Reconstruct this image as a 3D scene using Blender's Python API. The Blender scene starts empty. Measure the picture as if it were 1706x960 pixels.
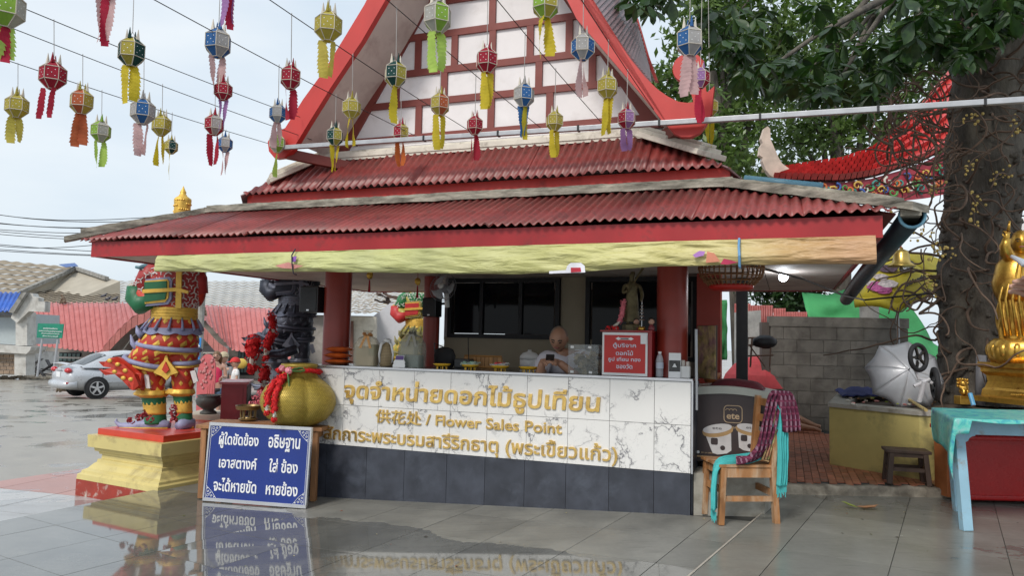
import bpy,bmesh,math,random
from mathutils import Vector,Matrix,noise
sc=bpy.context.scene
R=math.radians
PI=math.pi
# ---------------------------------------------------------------- camera
CAMZ,PITCH,ROLL,FPX=1.4,R(4.0),0.022,1232.0
cd=bpy.data.cameras.new('camera');cam=bpy.data.objects.new('camera',cd);sc.collection.objects.link(cam)
cd.sensor_width=36;cd.lens=FPX/1706*36;cd.clip_start=.05;cd.clip_end=3000
cam.matrix_world=Matrix.Translation((0,0,CAMZ)) @ Matrix.Rotation(PI/2+PITCH,4,'X') @ Matrix.Rotation(ROLL,4,'Z')
sc.camera=cam
# ---------------------------------------------------------------- world, sun, exposure
w=bpy.data.worlds.new('World');sc.world=w;w.use_nodes=True
nt=w.node_tree;N=nt.nodes;LK=nt.links
for n in list(N): N.remove(n)
SUN_EL,SUN_AZ=R(43),R(212)
sky=N.new('ShaderNodeTexSky');sky.sky_type='NISHITA';sky.sun_disc=False;sky.sun_elevation=SUN_EL;sky.sun_rotation=SUN_AZ
sky.air_density=1.2;sky.dust_density=2.5
tc=N.new('ShaderNodeTexCoord');mp=N.new('ShaderNodeMapping');mp.inputs['Scale'].default_value=(1,1,3.2)
nz=N.new('ShaderNodeTexNoise');nz.inputs['Scale'].default_value=1.7;nz.inputs['Detail'].default_value=7;nz.inputs['Roughness'].default_value=.5
cr=N.new('ShaderNodeValToRGB');cr.color_ramp.elements[0].position=.36;cr.color_ramp.elements[1].position=.66
cr.color_ramp.elements[0].color=(4.6,5.4,6.2,1);cr.color_ramp.elements[1].color=(6.1,6.5,6.8,1)
mx=N.new('ShaderNodeMix');mx.data_type='RGBA';mx.inputs[0].default_value=.88
bg=N.new('ShaderNodeBackground');bg.inputs[1].default_value=.1
out=N.new('ShaderNodeOutputWorld')
LK.new(tc.outputs['Generated'],mp.inputs[0]);LK.new(mp.outputs[0],nz.inputs['Vector']);LK.new(nz.outputs[0],cr.inputs[0])
LK.new(sky.outputs[0],mx.inputs[6]);LK.new(cr.outputs[0],mx.inputs[7]);LK.new(mx.outputs[2],bg.inputs[0]);LK.new(bg.outputs[0],out.inputs[0])
sd=bpy.data.lights.new('sun','SUN');sd.energy=1.5;sd.angle=R(14);sd.color=(1,.95,.88)
so=bpy.data.objects.new('sun',sd);sc.collection.objects.link(so)
sdir=Vector((math.sin(SUN_AZ)*math.cos(SUN_EL),math.cos(SUN_AZ)*math.cos(SUN_EL),math.sin(SUN_EL)))
so.rotation_euler=sdir.to_track_quat('Z','Y').to_euler()
sc.view_settings.view_transform='Standard';sc.view_settings.look='None';sc.view_settings.gamma=1;sc.view_settings.exposure=0.62
random.seed(7)
# ---------------------------------------------------------------- measured points and the kiosk's own frame
_q=(Matrix.Rotation(PI/2+PITCH,3,'X') @ Matrix.Rotation(ROLL,3,'Z'))
def ray(px,py): return _q @ Vector(((px-853)/FPX,(480-py)/FPX,-1))
def aty(px,py,y):
    d=ray(px,py);return Vector((0,0,CAMZ)) + d*(y/d.y)
def atz(px,py,z):
    d=ray(px,py);return Vector((0,0,CAMZ)) + d*((z-CAMZ)/d.z)
TH=R(20.4)
KE=Vector((math.cos(TH),-math.sin(TH),0));KB=Vector((math.sin(TH),math.cos(TH),0));KO=Vector((1.50,6.16,0))
KM=Matrix.Translation(KO) @ Matrix.Rotation(-TH,4,'Z')      # local x along the counter, y inwards, z up
def K(s,t,z): return KO + KE*s + KB*t + Vector((0,0,z))
# ---------------------------------------------------------------- object helpers
col=sc.collection
def tag(o,label=None,cat=None,group=None,kind=None):
    if label: o['label']=label
    if cat: o['category']=cat
    if group: o['group']=group
    if kind: o['kind']=kind
    return o
def thing(name,label,cat,loc=(0,0,0),rz=0,group=None):
    o=bpy.data.objects.new(name,None);col.objects.link(o);o.empty_display_size=.1
    o.matrix_world=Matrix.Translation(Vector(loc)) @ Matrix.Rotation(rz,4,'Z')
    o.rotation_mode='XYZ'
    return tag(o,label,cat,group)
WORLD={}
def mw(o):                                                        # matrix_world without a depsgraph update
    m=o.matrix_basis.copy()
    return (mw(o.parent) @ m) if o.parent else m
class MB:
    """collects shapes in world coordinates (or under matrix M) and links them as one mesh"""
    def __init__(s,M=None): s.v=[];s.f=[];s.mi=[];s.M=M or Matrix.Identity(4);s.cur=0;s.sm=[];s.smooth=False
    def add(s,vs,fs):
        n=len(s.v);s.v += [s.M @ Vector(p) for p in vs]
        for f in fs: s.f.append([i+n for i in f]);s.mi.append(s.cur);s.sm.append(s.smooth)
        return s
    def box(s,c,d,rot=None,bev=0):
        x,y,z=d[0]/2,d[1]/2,d[2]/2
        if bev:
            bm=bmesh.new();bmesh.ops.create_cube(bm,size=1,matrix=Matrix.Diagonal((d[0],d[1],d[2],1)))
            bmesh.ops.bevel(bm,geom=bm.edges[:],offset=bev,segments=2,affect='EDGES',profile=.6)
            vs=[v.co.copy() for v in bm.verts];bm.verts.index_update();fs=[[v.index for v in f.verts] for f in bm.faces];bm.free()
        else:
            vs=[Vector(p) for p in [(-x,-y,-z),(x,-y,-z),(x,y,-z),(-x,y,-z),(-x,-y,z),(x,-y,z),(x,y,z),(-x,y,z)]]
            fs=[(0,3,2,1),(4,5,6,7),(0,1,5,4),(1,2,6,5),(2,3,7,6),(3,0,4,7)]
        if rot is not None: vs=[rot @ v for v in vs]
        c=Vector(c);return s.add([v+c for v in vs],fs)
    def bar(s,a,b,wd,ht=None,up=(0,0,1),bev=0):
        a=Vector(a);b=Vector(b);d=b-a;L=d.length;y=d.normalized();upv=Vector(up)
        if abs(y.dot(upv)) > .98: upv=Vector((1,0,0))
        x=y.cross(upv).normalized();z=x.cross(y)
        return s.box((a+b)/2,(wd,L,ht or wd),Matrix((x,y,z)).transposed(),bev)
    def tube(s,pts,r,n=8,cap=True,closed=False):
        pts=[Vector(p) for p in pts];m=len(pts);rs=r if isinstance(r,(list,tuple)) else [r]*m
        vs=[];prev=None
        for i,p in enumerate(pts):
            if closed: t=pts[(i+1) % m]-pts[i-1]
            else: t=pts[min(i+1,m-1)]-pts[max(i-1,0)]
            t.normalize()
            if prev is None:
                a=t.cross(Vector((0,0,1)));
                if a.length < .01: a=t.cross(Vector((1,0,0)))
            else: a=prev-t*prev.dot(t)
            a.normalize();prev=a;b2=t.cross(a)
            for k in range(n):
                an=2*PI*k/n;vs.append(p+(a*math.cos(an)+b2*math.sin(an))*rs[i])
        fs=[]
        for i in range(m if closed else m-1):
            j=(i+1) % m
            for k in range(n): fs.append((i*n+k,i*n+(k+1) % n,j*n+(k+1) % n,j*n+k))
        if cap and not closed: fs.append(tuple(range(n-1,-1,-1)));fs.append(tuple((m-1)*n+k for k in range(n)))
        return s.add(vs,fs)
    def lathe(s,prof,c=(0,0,0),n=20,axis=None,sx=1,sy=1,fn=None,close=True):
        """prof: (radius, height) list; fn(angle, i) scales the radius"""
        c=Vector(c);Q=Vector((0,0,1)).rotation_difference(Vector(axis).normalized()).to_matrix() if axis is not None else None
        vs=[]
        for i,(r,h) in enumerate(prof):
            for k in range(n):
                an=2*PI*k/n;q=r*(fn(an,i) if fn else 1)
                v=Vector((q*math.cos(an)*sx,q*math.sin(an)*sy,h))
                vs.append((Q @ v if Q else v)+c)
        fs=[]
        for i in range(len(prof)-1):
            for k in range(n): fs.append((i*n+k,i*n+(k+1) % n,(i+1)*n+(k+1) % n,(i+1)*n+k))
        if close: fs.append(tuple(range(n-1,-1,-1)));fs.append(tuple((len(prof)-1)*n+k for k in range(n)))
        return s.add(vs,fs)
    def prism(s,poly,o,ax,ay,depth):
        """poly of (a,b) in the plane o + a*ax + b*ay, pushed along the Vector depth"""
        o=Vector(o);ax=Vector(ax);ay=Vector(ay);dp=Vector(depth);n=len(poly)
        vs=[o+ax*a+ay*b for a,b in poly];vs += [v+dp for v in vs]
        fs=[tuple(range(n)),tuple(range(2*n-1,n-1,-1))]+[(i,i+n,(i+1) % n+n,(i+1) % n) for i in range(n)]
        return s.add(vs,fs)
    def grid(s,nu,nv,fn,closeu=False):
        vs=[fn(i/(nu-1 if not closeu else nu),j/(nv-1)) for j in range(nv) for i in range(nu)]
        fs=[(j*nu+i,j*nu+(i+1) % nu,(j+1)*nu+(i+1) % nu,(j+1)*nu+i) for j in range(nv-1) for i in range(nu if closeu else nu-1)]
        return s.add(vs,fs)
    def ball(s,c,r,n=10,sc3=(1,1,1),jit=0):
        m=max(4,n//2+1);c=Vector(c);vs=[c+Vector((0,0,-r*sc3[2]))];fs=[]
        for j in range(1,m):
            ph=PI*j/m
            for k in range(n):
                an=2*PI*k/n;q=r*(1+(random.uniform(-jit,jit) if jit else 0))
                vs.append(c+Vector((q*math.sin(ph)*math.cos(an)*sc3[0],q*math.sin(ph)*math.sin(an)*sc3[1],-q*math.cos(ph)*sc3[2])))
        vs.append(c+Vector((0,0,r*sc3[2])))
        for k in range(n):
            fs.append((0,1+(k+1) % n,1+k))
            for j in range(m-2): a=1+j*n;fs.append((a+k,a+(k+1) % n,a+n+(k+1) % n,a+n+k))
            a=1+(m-2)*n;fs.append((a+k,a+(k+1) % n,len(vs)-1))
        return s.add(vs,fs)
    def quad(s,a,b,c,d): return s.add([a,b,c,d],[(0,1,2,3)])
    def build(s,name,m,parent=None,label=None,kind=None,smooth=None,thick=0):
        me=bpy.data.meshes.new(name)
        inv=mw(parent).inverted() if parent else Matrix.Identity(4)
        if not parent and s.v:                                    # origin at the base centre of the thing
            xs=[v.x for v in s.v];ys=[v.y for v in s.v];zs=[v.z for v in s.v]
            org=Vector(((min(xs)+max(xs))/2,(min(ys)+max(ys))/2,min(zs)));inv=Matrix.Translation(-org)
        me.from_pydata([inv @ v for v in s.v],[],s.f)
        ms=m if isinstance(m,(list,tuple)) else [m]
        for x in ms: me.materials.append(x)
        if len(ms) > 1: me.polygons.foreach_set('material_index',s.mi)
        sm=s.sm if smooth is None else [smooth]*len(s.f)
        me.polygons.foreach_set('use_smooth',sm)
        me.update()
        o=bpy.data.objects.new(name,me);col.objects.link(o)
        if parent: o.parent=parent
        else: o.location=org if s.v else (0,0,0)
        if label: o['label']=label
        if kind: o['kind']=kind
        if thick:
            md=o.modifiers.new('t','SOLIDIFY');md.thickness=thick;md.offset=0
        return o
def autosmooth(o,ang=40):
    o.data.polygons.foreach_set('use_smooth',[True]*len(o.data.polygons))
    try: o.data.set_sharp_from_angle(angle=R(ang))
    except Exception: pass
    return o
def copy_tree(o,parent=None):
    c=o.copy();col.objects.link(c);c.parent=parent
    for ch in list(o.children): copy_tree(ch,c)
    return c
def skin(name,nodes,edges,m,parent=None,lev=2,root=0):
    """one continuous surface grown over joints: nodes = [(pos, rx, ry)]"""
    me=bpy.data.meshes.new(name)
    inv=mw(parent).inverted() if parent else Matrix.Identity(4)
    me.from_pydata([inv @ Vector(n[0]) for n in nodes],edges,[])
    o=bpy.data.objects.new(name,me);col.objects.link(o)
    if parent: o.parent=parent
    md=o.modifiers.new('skin','SKIN');md.use_smooth_shade=True
    for i,n in enumerate(nodes):
        sv=me.skin_vertices[0].data[i];sv.radius=(n[1],n[2] if len(n) > 2 else n[1]);sv.use_root=(i == root)
    ss=o.modifiers.new('sub','SUBSURF');ss.levels=lev;ss.render_levels=lev
    me.materials.append(m)
    return o
def bake(o):
    """turn modifiers into plain mesh"""
    dg=bpy.context.evaluated_depsgraph_get();ev=o.evaluated_get(dg)
    me=bpy.data.meshes.new_from_object(ev);old=o.data;o.modifiers.clear();o.data=me;me.name=old.name
    return o
_txt={}
def text(name,body,m,parent,o,ax,ay,width=None,height=None,size=1,ext=.004,off=0,align='CENTER',raise_=0,label=None,shear=0,res=3):
    """lettering as mesh, laid on the plane o + x*ax + y*ay (unit vectors), fitted to width / height"""
    cu=bpy.data.curves.new(name,'FONT');cu.body=body;cu.size=1;cu.offset=off;cu.extrude=.05;cu.resolution_u=res;cu.shear=shear
    t=bpy.data.objects.new(name,cu);col.objects.link(t)
    dg=bpy.context.evaluated_depsgraph_get();me=bpy.data.meshes.new_from_object(t.evaluated_get(dg))
    bpy.data.objects.remove(t);bpy.data.curves.remove(cu)
    xs=[v.co.x for v in me.vertices];ys=[v.co.y for v in me.vertices]
    x0,x1,y0,y1=min(xs),max(xs),min(ys),max(ys)
    fy=height/(y1-y0) if height else (width/(x1-x0) if width else size)
    fx=width/(x1-x0) if width else fy
    cx={'CENTER': (x0+x1)/2,'LEFT': x0,'RIGHT': x1}[align];cy=(y0+y1)/2
    ax=Vector(ax).normalized();ay=Vector(ay).normalized();az=ax.cross(ay);o=Vector(o)
    inv=mw(parent).inverted() if parent else Matrix.Identity(4)
    for v in me.vertices:
        v.co=inv @ (o+ax*((v.co.x-cx)*fx)+ay*((v.co.y-cy)*fy)+az*(raise_+(v.co.z+.05)/.1*ext))
    me.materials.clear();me.materials.append(m)
    ob=bpy.data.objects.new(name,me);col.objects.link(ob);ob.parent=parent
    if label: ob['label']=label
    return ob
# ---------------------------------------------------------------- material helpers
def newmat(name):
    m=bpy.data.materials.new(name);m.use_nodes=True;t=m.node_tree
    return m,t,t.nodes['Principled BSDF'],t.nodes,t.links
def c4(c): return (c[0],c[1],c[2],1)
def nnoise(n,l,vec,scale,detail=4,rough=.55,dist=0):
    x=n.new('ShaderNodeTexNoise');x.inputs['Scale'].default_value=scale;x.inputs['Detail'].default_value=detail
    x.inputs['Roughness'].default_value=rough;x.inputs['Distortion'].default_value=dist
    if vec: l.new(vec,x.inputs['Vector'])
    return x
def nramp(n,l,fac,stops,interp='LINEAR'):
    x=n.new('ShaderNodeValToRGB');x.color_ramp.interpolation=interp;e=x.color_ramp.elements
    while len(e) < len(stops): e.new(.5)
    for i,(p,c) in enumerate(stops): e[i].position=p;e[i].color=c4(c) if len(c) == 3 else c
    if fac: l.new(fac,x.inputs[0])
    return x
def nmix(n,l,fac,a,b,mode='MIX'):
    x=n.new('ShaderNodeMix');x.data_type='RGBA';x.blend_type=mode
    for i,v in ((0,fac),(6,a),(7,b)):
        if v is None: continue
        if isinstance(v,(int,float)): x.inputs[i].default_value=v
        elif isinstance(v,(tuple,list)): x.inputs[i].default_value=c4(v)
        else: l.new(v,x.inputs[i])
    return x.outputs[2]
def nbump(n,l,h,strength,dist=.01,prev=None):
    x=n.new('ShaderNodeBump');x.inputs['Strength'].default_value=strength;x.inputs['Distance'].default_value=dist;l.new(h,x.inputs['Height'])
    if prev: l.new(prev,x.inputs['Normal'])
    return x.outputs[0]
def obco(n,l,scale=None,world=False):
    t=n.new('ShaderNodeTexCoord')
    if world:
        g=n.new('ShaderNodeNewGeometry');src=g.outputs['Position']
    else: src=t.outputs['Object']
    if scale:
        m=n.new('ShaderNodeMapping');m.inputs['Scale'].default_value=scale;l.new(src,m.inputs[0]);return m.outputs[0]
    return src
def pm(name,c,rough=.6,metal=0,var=.18,vs=6,bump=.15,bs=60,dirt=None,dirt_amt=.5,ds=3,scale=None,world=False,spec=None,bd=.004,coat=0,trans=0,sub=0,stretch=None,randobj=0):
    """painted / plain surface: tone variation, fine relief, optional patches of dirt or wear"""
    m,t,p,n,l=newmat(name);v=obco(n,l,stretch or scale,world)
    n1=nnoise(n,l,v,vs,5);d=[max(0,x*(1-var)) for x in c];b=[min(1,x*(1+var)) for x in c]
    r1=nramp(n,l,n1.outputs[0],[(.3,d),(.7,b)]);cc=r1.outputs[0]
    if randobj:
        oi=n.new('ShaderNodeObjectInfo');hs=n.new('ShaderNodeHueSaturation');ma=n.new('ShaderNodeMapRange')
        ma.inputs[3].default_value=1-randobj;ma.inputs[4].default_value=1+randobj;l.new(oi.outputs['Random'],ma.inputs[0]);l.new(ma.outputs[0],hs.inputs['Value']);l.new(cc,hs.inputs['Color']);cc=hs.outputs[0]
    rr=None
    if dirt:
        n2=nnoise(n,l,v,ds,8,.65,.3);r2=nramp(n,l,n2.outputs[0],[(max(0,.62-dirt_amt*.25),(0,0,0)),(.72,(1,1,1))]);cc=nmix(n,l,r2.outputs[0],cc,dirt)
    l.new(cc,p.inputs['Base Color'])
    n3=nnoise(n,l,v,vs*2.3,3);mr=n.new('ShaderNodeMapRange');mr.inputs[3].default_value=max(.02,rough-.12);mr.inputs[4].default_value=min(1,rough+.12);l.new(n3.outputs[0],mr.inputs[0]);l.new(mr.outputs[0],p.inputs['Roughness'])
    p.inputs['Metallic'].default_value=metal
    if spec is not None: p.inputs['Specular IOR Level'].default_value=spec
    if coat: p.inputs['Coat Weight'].default_value=coat;p.inputs['Coat Roughness'].default_value=.08
    if trans: p.inputs['Transmission Weight'].default_value=trans
    if sub: p.inputs['Subsurface Weight'].default_value=sub;p.inputs['Subsurface Radius'].default_value=(.02,.01,.006);p.inputs['Subsurface Scale'].default_value=.5
    if bump:
        n4=nnoise(n,l,v,bs,4);l.new(nbump(n,l,n4.outputs[0],bump,bd),p.inputs['Normal'])
    return m
def emit(name,c,s):
    m,t,p,n,l=newmat(name);p.inputs['Base Color'].default_value=c4(c);p.inputs['Emission Color'].default_value=c4(c);p.inputs['Emission Strength'].default_value=s;return m
# ================================================================ materials
RED=pm('red_paint',(.52,.03,.022),.45,var=.1,vs=3,bump=.05,dirt=(.3,.02,.015),dirt_amt=.2,ds=5)
CRIMSON=pm('crimson_paint',(.36,.014,.018),.4,var=.14,vs=3,bump=.05,dirt=(.22,.02,.02),dirt_amt=.3,ds=6)
BARGE=pm('barge_red',(.5,.034,.028),.5,var=.1,vs=3,bump=.08,dirt=(.42,.06,.05),dirt_amt=.2)
COLRED=pm('column_red',(.27,.032,.02),.38,var=.2,vs=2.5,bump=.05,bs=30)
BROWN=pm('brown_timber',(.2,.04,.03),.55,var=.12,vs=5,bump=.1)
WALLW=pm('white_plaster',(.8,.77,.77),.8,var=.05,vs=4,bump=.1,dirt=(.66,.62,.6),dirt_amt=.35,ds=2.2)
SOFF=pm('soffit_board',(.6,.53,.48),.7,var=.12,vs=2,bump=.05,dirt=(.42,.33,.3),dirt_amt=.4)
CREAM=pm('cream_moulding',(.68,.63,.54),.75,var=.1,vs=9,bump=.3,bs=40,dirt=(.3,.26,.21),dirt_amt=.3,ds=7)
MOSS=pm('weathered_concrete',(.5,.46,.38),.9,var=.25,vs=9,bump=.5,bs=70,dirt=(.05,.045,.035),dirt_amt=1.4,ds=4,stretch=(1,1,4),bd=.01)
GRAYC=pm('grey_concrete',(.3,.29,.27),.88,var=.2,vs=5,bump=.4,bs=60,dirt=(.12,.12,.1),dirt_amt=.7,ds=3,bd=.008)
TRIM=pm('steel_trim',(.62,.62,.64),.3,metal=.8,var=.08,bump=0)
STEELG=pm('galvanised',(.4,.41,.43),.42,metal=.35,var=.12,vs=10,bump=.05)
BLACKP=pm('black_plastic',(.015,.015,.017),.35,var=.2,bump=.05)
DARKM=pm('dark_metal',(.03,.03,.032),.4,metal=.5,var=.2,bump=.05)
WHITEP=pm('white_plastic',(.75,.75,.74),.35,var=.05,bump=0)
GOLD=pm('gold_paint',(.62,.37,.07),.32,metal=.8,var=.22,vs=9,bump=.25,bs=40,dirt=(.35,.17,.03),dirt_amt=.6,ds=9)
BEIGE=pm('beige_wall',(.3,.26,.19),.8,var=.08,vs=3,bump=.1)
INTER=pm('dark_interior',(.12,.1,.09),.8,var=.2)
WOOD=pm('worn_wood',(.36,.17,.07),.6,var=.35,vs=14,bump=.3,bs=40,dirt=(.16,.08,.04),dirt_amt=.8,ds=7,stretch=(1,1,.25))
DWOOD=pm('dark_wood',(.07,.04,.028),.6,var=.3,vs=14,bump=.3,bs=40,stretch=(1,1,.3))
def corrugated_mat(name,c,c2,d):
    m,t,p,n,l=newmat(name);v=obco(n,l,world=True)
    a=nnoise(n,l,v,1.6,5);b=nnoise(n,l,v,14,6,.7)
    x=nramp(n,l,a.outputs[0],[(.35,c),(.65,c2)]);y=nramp(n,l,b.outputs[0],[(.48,(0,0,0)),(.7,(.8,.8,.8))])
    oi=n.new('ShaderNodeObjectInfo');hs=n.new('ShaderNodeHueSaturation');ma=n.new('ShaderNodeMapRange');ma.inputs[3].default_value=.82;ma.inputs[4].default_value=1.15
    l.new(oi.outputs['Random'],ma.inputs[0]);l.new(ma.outputs[0],hs.inputs['Value']);l.new(nmix(n,l,y.outputs[0],x.outputs[0],d),hs.inputs['Color']);l.new(hs.outputs[0],p.inputs['Base Color'])
    p.inputs['Roughness'].default_value=.42;l.new(nbump(n,l,b.outputs[0],.15,.004),p.inputs['Normal']);return m
CORR=corrugated_mat('corrugated_red',(.21,.034,.03),(.29,.052,.046),(.1,.035,.03))
CORR2=corrugated_mat('corrugated_pale_red',(.4,.11,.1),(.48,.16,.15),(.28,.08,.07))
TILEROOF=corrugated_mat('purple_roof_tile',(.2,.12,.13),(.28,.17,.18),(.08,.05,.05))
def marble():
    m,t,p,n,l=newmat('white_marble');v=obco(n,l)
    oi=n.new('ShaderNodeObjectInfo');ml=n.new('ShaderNodeVectorMath');ml.operation='SCALE';ml.inputs[3].default_value=37
    cb=n.new('ShaderNodeCombineXYZ');
    for i in range(3): l.new(oi.outputs['Random'],cb.inputs[i])
    l.new(cb.outputs[0],ml.inputs[0]);ad=n.new('ShaderNodeVectorMath');l.new(v,ad.inputs[0]);l.new(ml.outputs[0],ad.inputs[1])
    d=nnoise(n,l,ad.outputs[0],4.5,5,.62);sc_=n.new('ShaderNodeVectorMath');sc_.operation='SCALE';sc_.inputs[3].default_value=.42;l.new(d.outputs['Color'],sc_.inputs[0])
    a2=n.new('ShaderNodeVectorMath');l.new(ad.outputs[0],a2.inputs[0]);l.new(sc_.outputs[0],a2.inputs[1])
    vo=n.new('ShaderNodeTexVoronoi');vo.feature='DISTANCE_TO_EDGE';vo.inputs['Scale'].default_value=3.3;l.new(a2.outputs[0],vo.inputs['Vector'])
    msk=nnoise(n,l,ad.outputs[0],3.2,3);mk=nramp(n,l,msk.outputs[0],[(.42,(0,0,0)),(.6,(1,1,1))])
    vn=nramp(n,l,vo.outputs['Distance'],[(0,(1,1,1)),(.012,(.55,.55,.55)),(.035,(.1,.1,.1)),(.09,(0,0,0))])
    f=nmix(n,l,1.0,vn.outputs[0],mk.outputs[0],'MULTIPLY')
    vo2=n.new('ShaderNodeTexVoronoi');vo2.feature='DISTANCE_TO_EDGE';vo2.inputs['Scale'].default_value=8;l.new(a2.outputs[0],vo2.inputs['Vector'])
    v2=nramp(n,l,vo2.outputs['Distance'],[(0,(.4,.4,.4)),(.02,(0,0,0))]);f2=nmix(n,l,1,v2.outputs[0],mk.outputs[0],'MULTIPLY')
    base=nmix(n,l,f,(.76,.75,.73),(.1,.1,.12));base=nmix(n,l,f2,base,(.25,.25,.27))
    l.new(base,p.inputs['Base Color']);p.inputs['Roughness'].default_value=.14;return m
MARBLE=marble()
SLATE=pm('slate_tile',(.042,.047,.062),.38,var=.3,vs=5,bump=.15,bs=25,dirt=(.075,.085,.11),dirt_amt=.4,ds=3,randobj=.15)
def glassy(name,c,rough=.05,alpha=1.0,trans=0):
    m,t,p,n,l=newmat(name);p.inputs['Base Color'].default_value=c4(c);p.inputs['Roughness'].default_value=rough;p.inputs['Alpha'].default_value=alpha;p.inputs['Transmission Weight'].default_value=trans;return m
WGLASS=glassy('dark_window_glass',(.004,.005,.008),.05);WGLASS.node_tree.nodes['Principled BSDF'].inputs['Specular IOR Level'].default_value=.14
CLEAR=glassy('clear_film',(.85,.87,.88),.12,.28)
WFRAME=pm('window_frame',(.006,.007,.011),.6,var=.1,bump=0)
# ================================================================ ground
LEFTZ=-.19
def zf(x,y):
    return LEFTZ*max(0,min(1,(1.5-x)/3.4))
def zlot(x,y):
    if y < 23: return -.4-.3*max(0,(y-9)/14)
    return -.7-1.35*min(1,(y-23)/34)
def floor_mat(name,c1,c2,wet_lo=.05,dry=.42,line=None,puddle=.5):
    """polished stone tile with dry and rain-wet patches"""
    m,t,p,n,l=newmat(name);v=obco(n,l,world=True)
    a=nnoise(n,l,v,2.2,7,.6);g=nnoise(n,l,v,30,5,.6);st=nnoise(n,l,None,5,5,.6);mpp=n.new('ShaderNodeMapping');mpp.inputs['Scale'].default_value=(.6,6,1);mpp.inputs['Rotation'].default_value=(0,0,.55);l.new(v,mpp.inputs[0]);l.new(mpp.outputs[0],st.inputs['Vector'])
    base=nramp(n,l,a.outputs[0],[(.3,c1),(.7,c2)]).outputs[0]
    base=nmix(n,l,.25,base,nramp(n,l,g.outputs[0],[(.3,c1),(.7,c2)]).outputs[0]);sm=nramp(n,l,st.outputs[0],[(.55,(0,0,0)),(.7,(.35,.35,.35))])
    base=nmix(n,l,sm.outputs[0],base,[x*.62 for x in c1])
    oi=n.new('ShaderNodeObjectInfo');hs=n.new('ShaderNodeHueSaturation');ma=n.new('ShaderNodeMapRange');ma.inputs[3].default_value=.9;ma.inputs[4].default_value=1.1
    l.new(oi.outputs['Random'],ma.inputs[0]);l.new(ma.outputs[0],hs.inputs['Value']);l.new(base,hs.inputs['Color'])
    # wet mask: noise plus how far the spot lies from the dry strip under the eaves
    pn=nnoise(n,l,v,.9,5,.6,.4);wm=pn.outputs[0]
    if line:
        sx=n.new('ShaderNodeSeparateXYZ');l.new(v,sx.inputs[0]);nx,ny,dd,k=line
        m1=n.new('ShaderNodeMath');m1.operation='MULTIPLY';m1.inputs[1].default_value=nx*k;l.new(sx.outputs[0],m1.inputs[0])
        m2=n.new('ShaderNodeMath');m2.operation='MULTIPLY_ADD';m2.inputs[1].default_value=ny*k;l.new(sx.outputs[1],m2.inputs[0]);l.new(m1.outputs[0],m2.inputs[2])
        m3=n.new('ShaderNodeMath');m3.operation='ADD';m3.inputs[1].default_value=-dd*k;l.new(m2.outputs[0],m3.inputs[0])
        m3b=n.new('ShaderNodeClamp');m3b.inputs[1].default_value=-.35;m3b.inputs[2].default_value=.3;l.new(m3.outputs[0],m3b.inputs[0])
        m4=n.new('ShaderNodeMath');m4.operation='ADD';l.new(m3b.outputs[0],m4.inputs[0]);l.new(wm,m4.inputs[1]);wm=m4.outputs[0]
    wr=nramp(n,l,wm,[(puddle-.012,(0,0,0)),(puddle+.012,(1,1,1))])
    dr=n.new('ShaderNodeMapRange');dr.inputs[3].default_value=dry-.12;dr.inputs[4].default_value=dry+.1;l.new(a.outputs[0],dr.inputs[0])
    rm=n.new('ShaderNodeMix');rm.data_type='FLOAT';l.new(wr.outputs[0],rm.inputs[0]);l.new(dr.outputs[0],rm.inputs[2]);rm.inputs[3].default_value=wet_lo;l.new(rm.outputs[0],p.inputs['Roughness'])
    dk=nmix(n,l,wr.outputs[0],hs.outputs[0],nmix(n,l,1,hs.outputs[0],(.72,.72,.72),'MULTIPLY'));l.new(dk,p.inputs['Base Color'])
    p.inputs['Specular IOR Level'].default_value=.55
    bw=nnoise(n,l,v,2.5,2);l.new(nbump(n,l,bw.outputs[0],.02,.02),p.inputs['Normal'])
    cw=n.new('ShaderNodeMath');cw.operation='MULTIPLY';cw.inputs[1].default_value=.18;l.new(wr.outputs[0],cw.inputs[0]);l.new(cw.outputs[0],p.inputs['Coat Weight']);p.inputs['Coat Roughness'].default_value=.02;p.inputs['Coat IOR'].default_value=1.6
    return m
pa,pb=atz(505,856,-.19),atz(1180,950,0);dv=(pb-pa).normalized();nn_=Vector((dv.y,-dv.x,0));nn_=nn_ if nn_.y < 0 else -nn_
FLOORA=floor_mat('wet_grey_tile',(.135,.134,.122),(.26,.255,.23),line=(nn_.x,nn_.y,nn_.dot(pa),1.1),puddle=.54)
FLOORB=floor_mat('damp_grey_tile',(.16,.16,.14),(.23,.225,.2),wet_lo=.13,dry=.24,puddle=.62)
FLOORW=floor_mat('white_pavement_tile',(.42,.42,.42),(.52,.51,.5),wet_lo=.06,dry=.3,puddle=.5)
FLOORP=floor_mat('pink_pavement_tile',(.42,.2,.17),(.5,.27,.23),wet_lo=.1,dry=.35,puddle=.5)
ASPH=floor_mat('rain_wet_lot',(.24,.215,.18),(.36,.33,.28),wet_lo=.12,dry=.35,puddle=.55)
GROUT=pm('grout',(.05,.05,.045),.8)
def struct(name,mb,m,parent=None):
    o=mb.build(name,m,parent);o['kind']='structure';return o
m_=MB()
ys=[-20,3,6,9,12,15,18,21,23,30,57,80,400];xs=[-400,-80,-40,-20,-10,-5,0,5,10,20,40,80,400]
m_.add([Vector((x,y,zlot(x,y)-.02)) for y in ys for x in xs],[(j*13+i,j*13+i+1,(j+1)*13+i+1,(j+1)*13+i) for j in range(12) for i in range(12)])
struct('ground',m_,ASPH)
def clip(poly,p,nrm):                                           # keep the side nrm points to
    o=[]
    for i in range(len(poly)):
        a,b=poly[i],poly[(i+1) % len(poly)];da,db=(a-p).dot(nrm),(b-p).dot(nrm)
        if da >= 0: o.append(a)
        if (da >= 0) != (db >= 0): o.append(a+(b-a)*(da/(da-db)))
    return o
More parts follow.
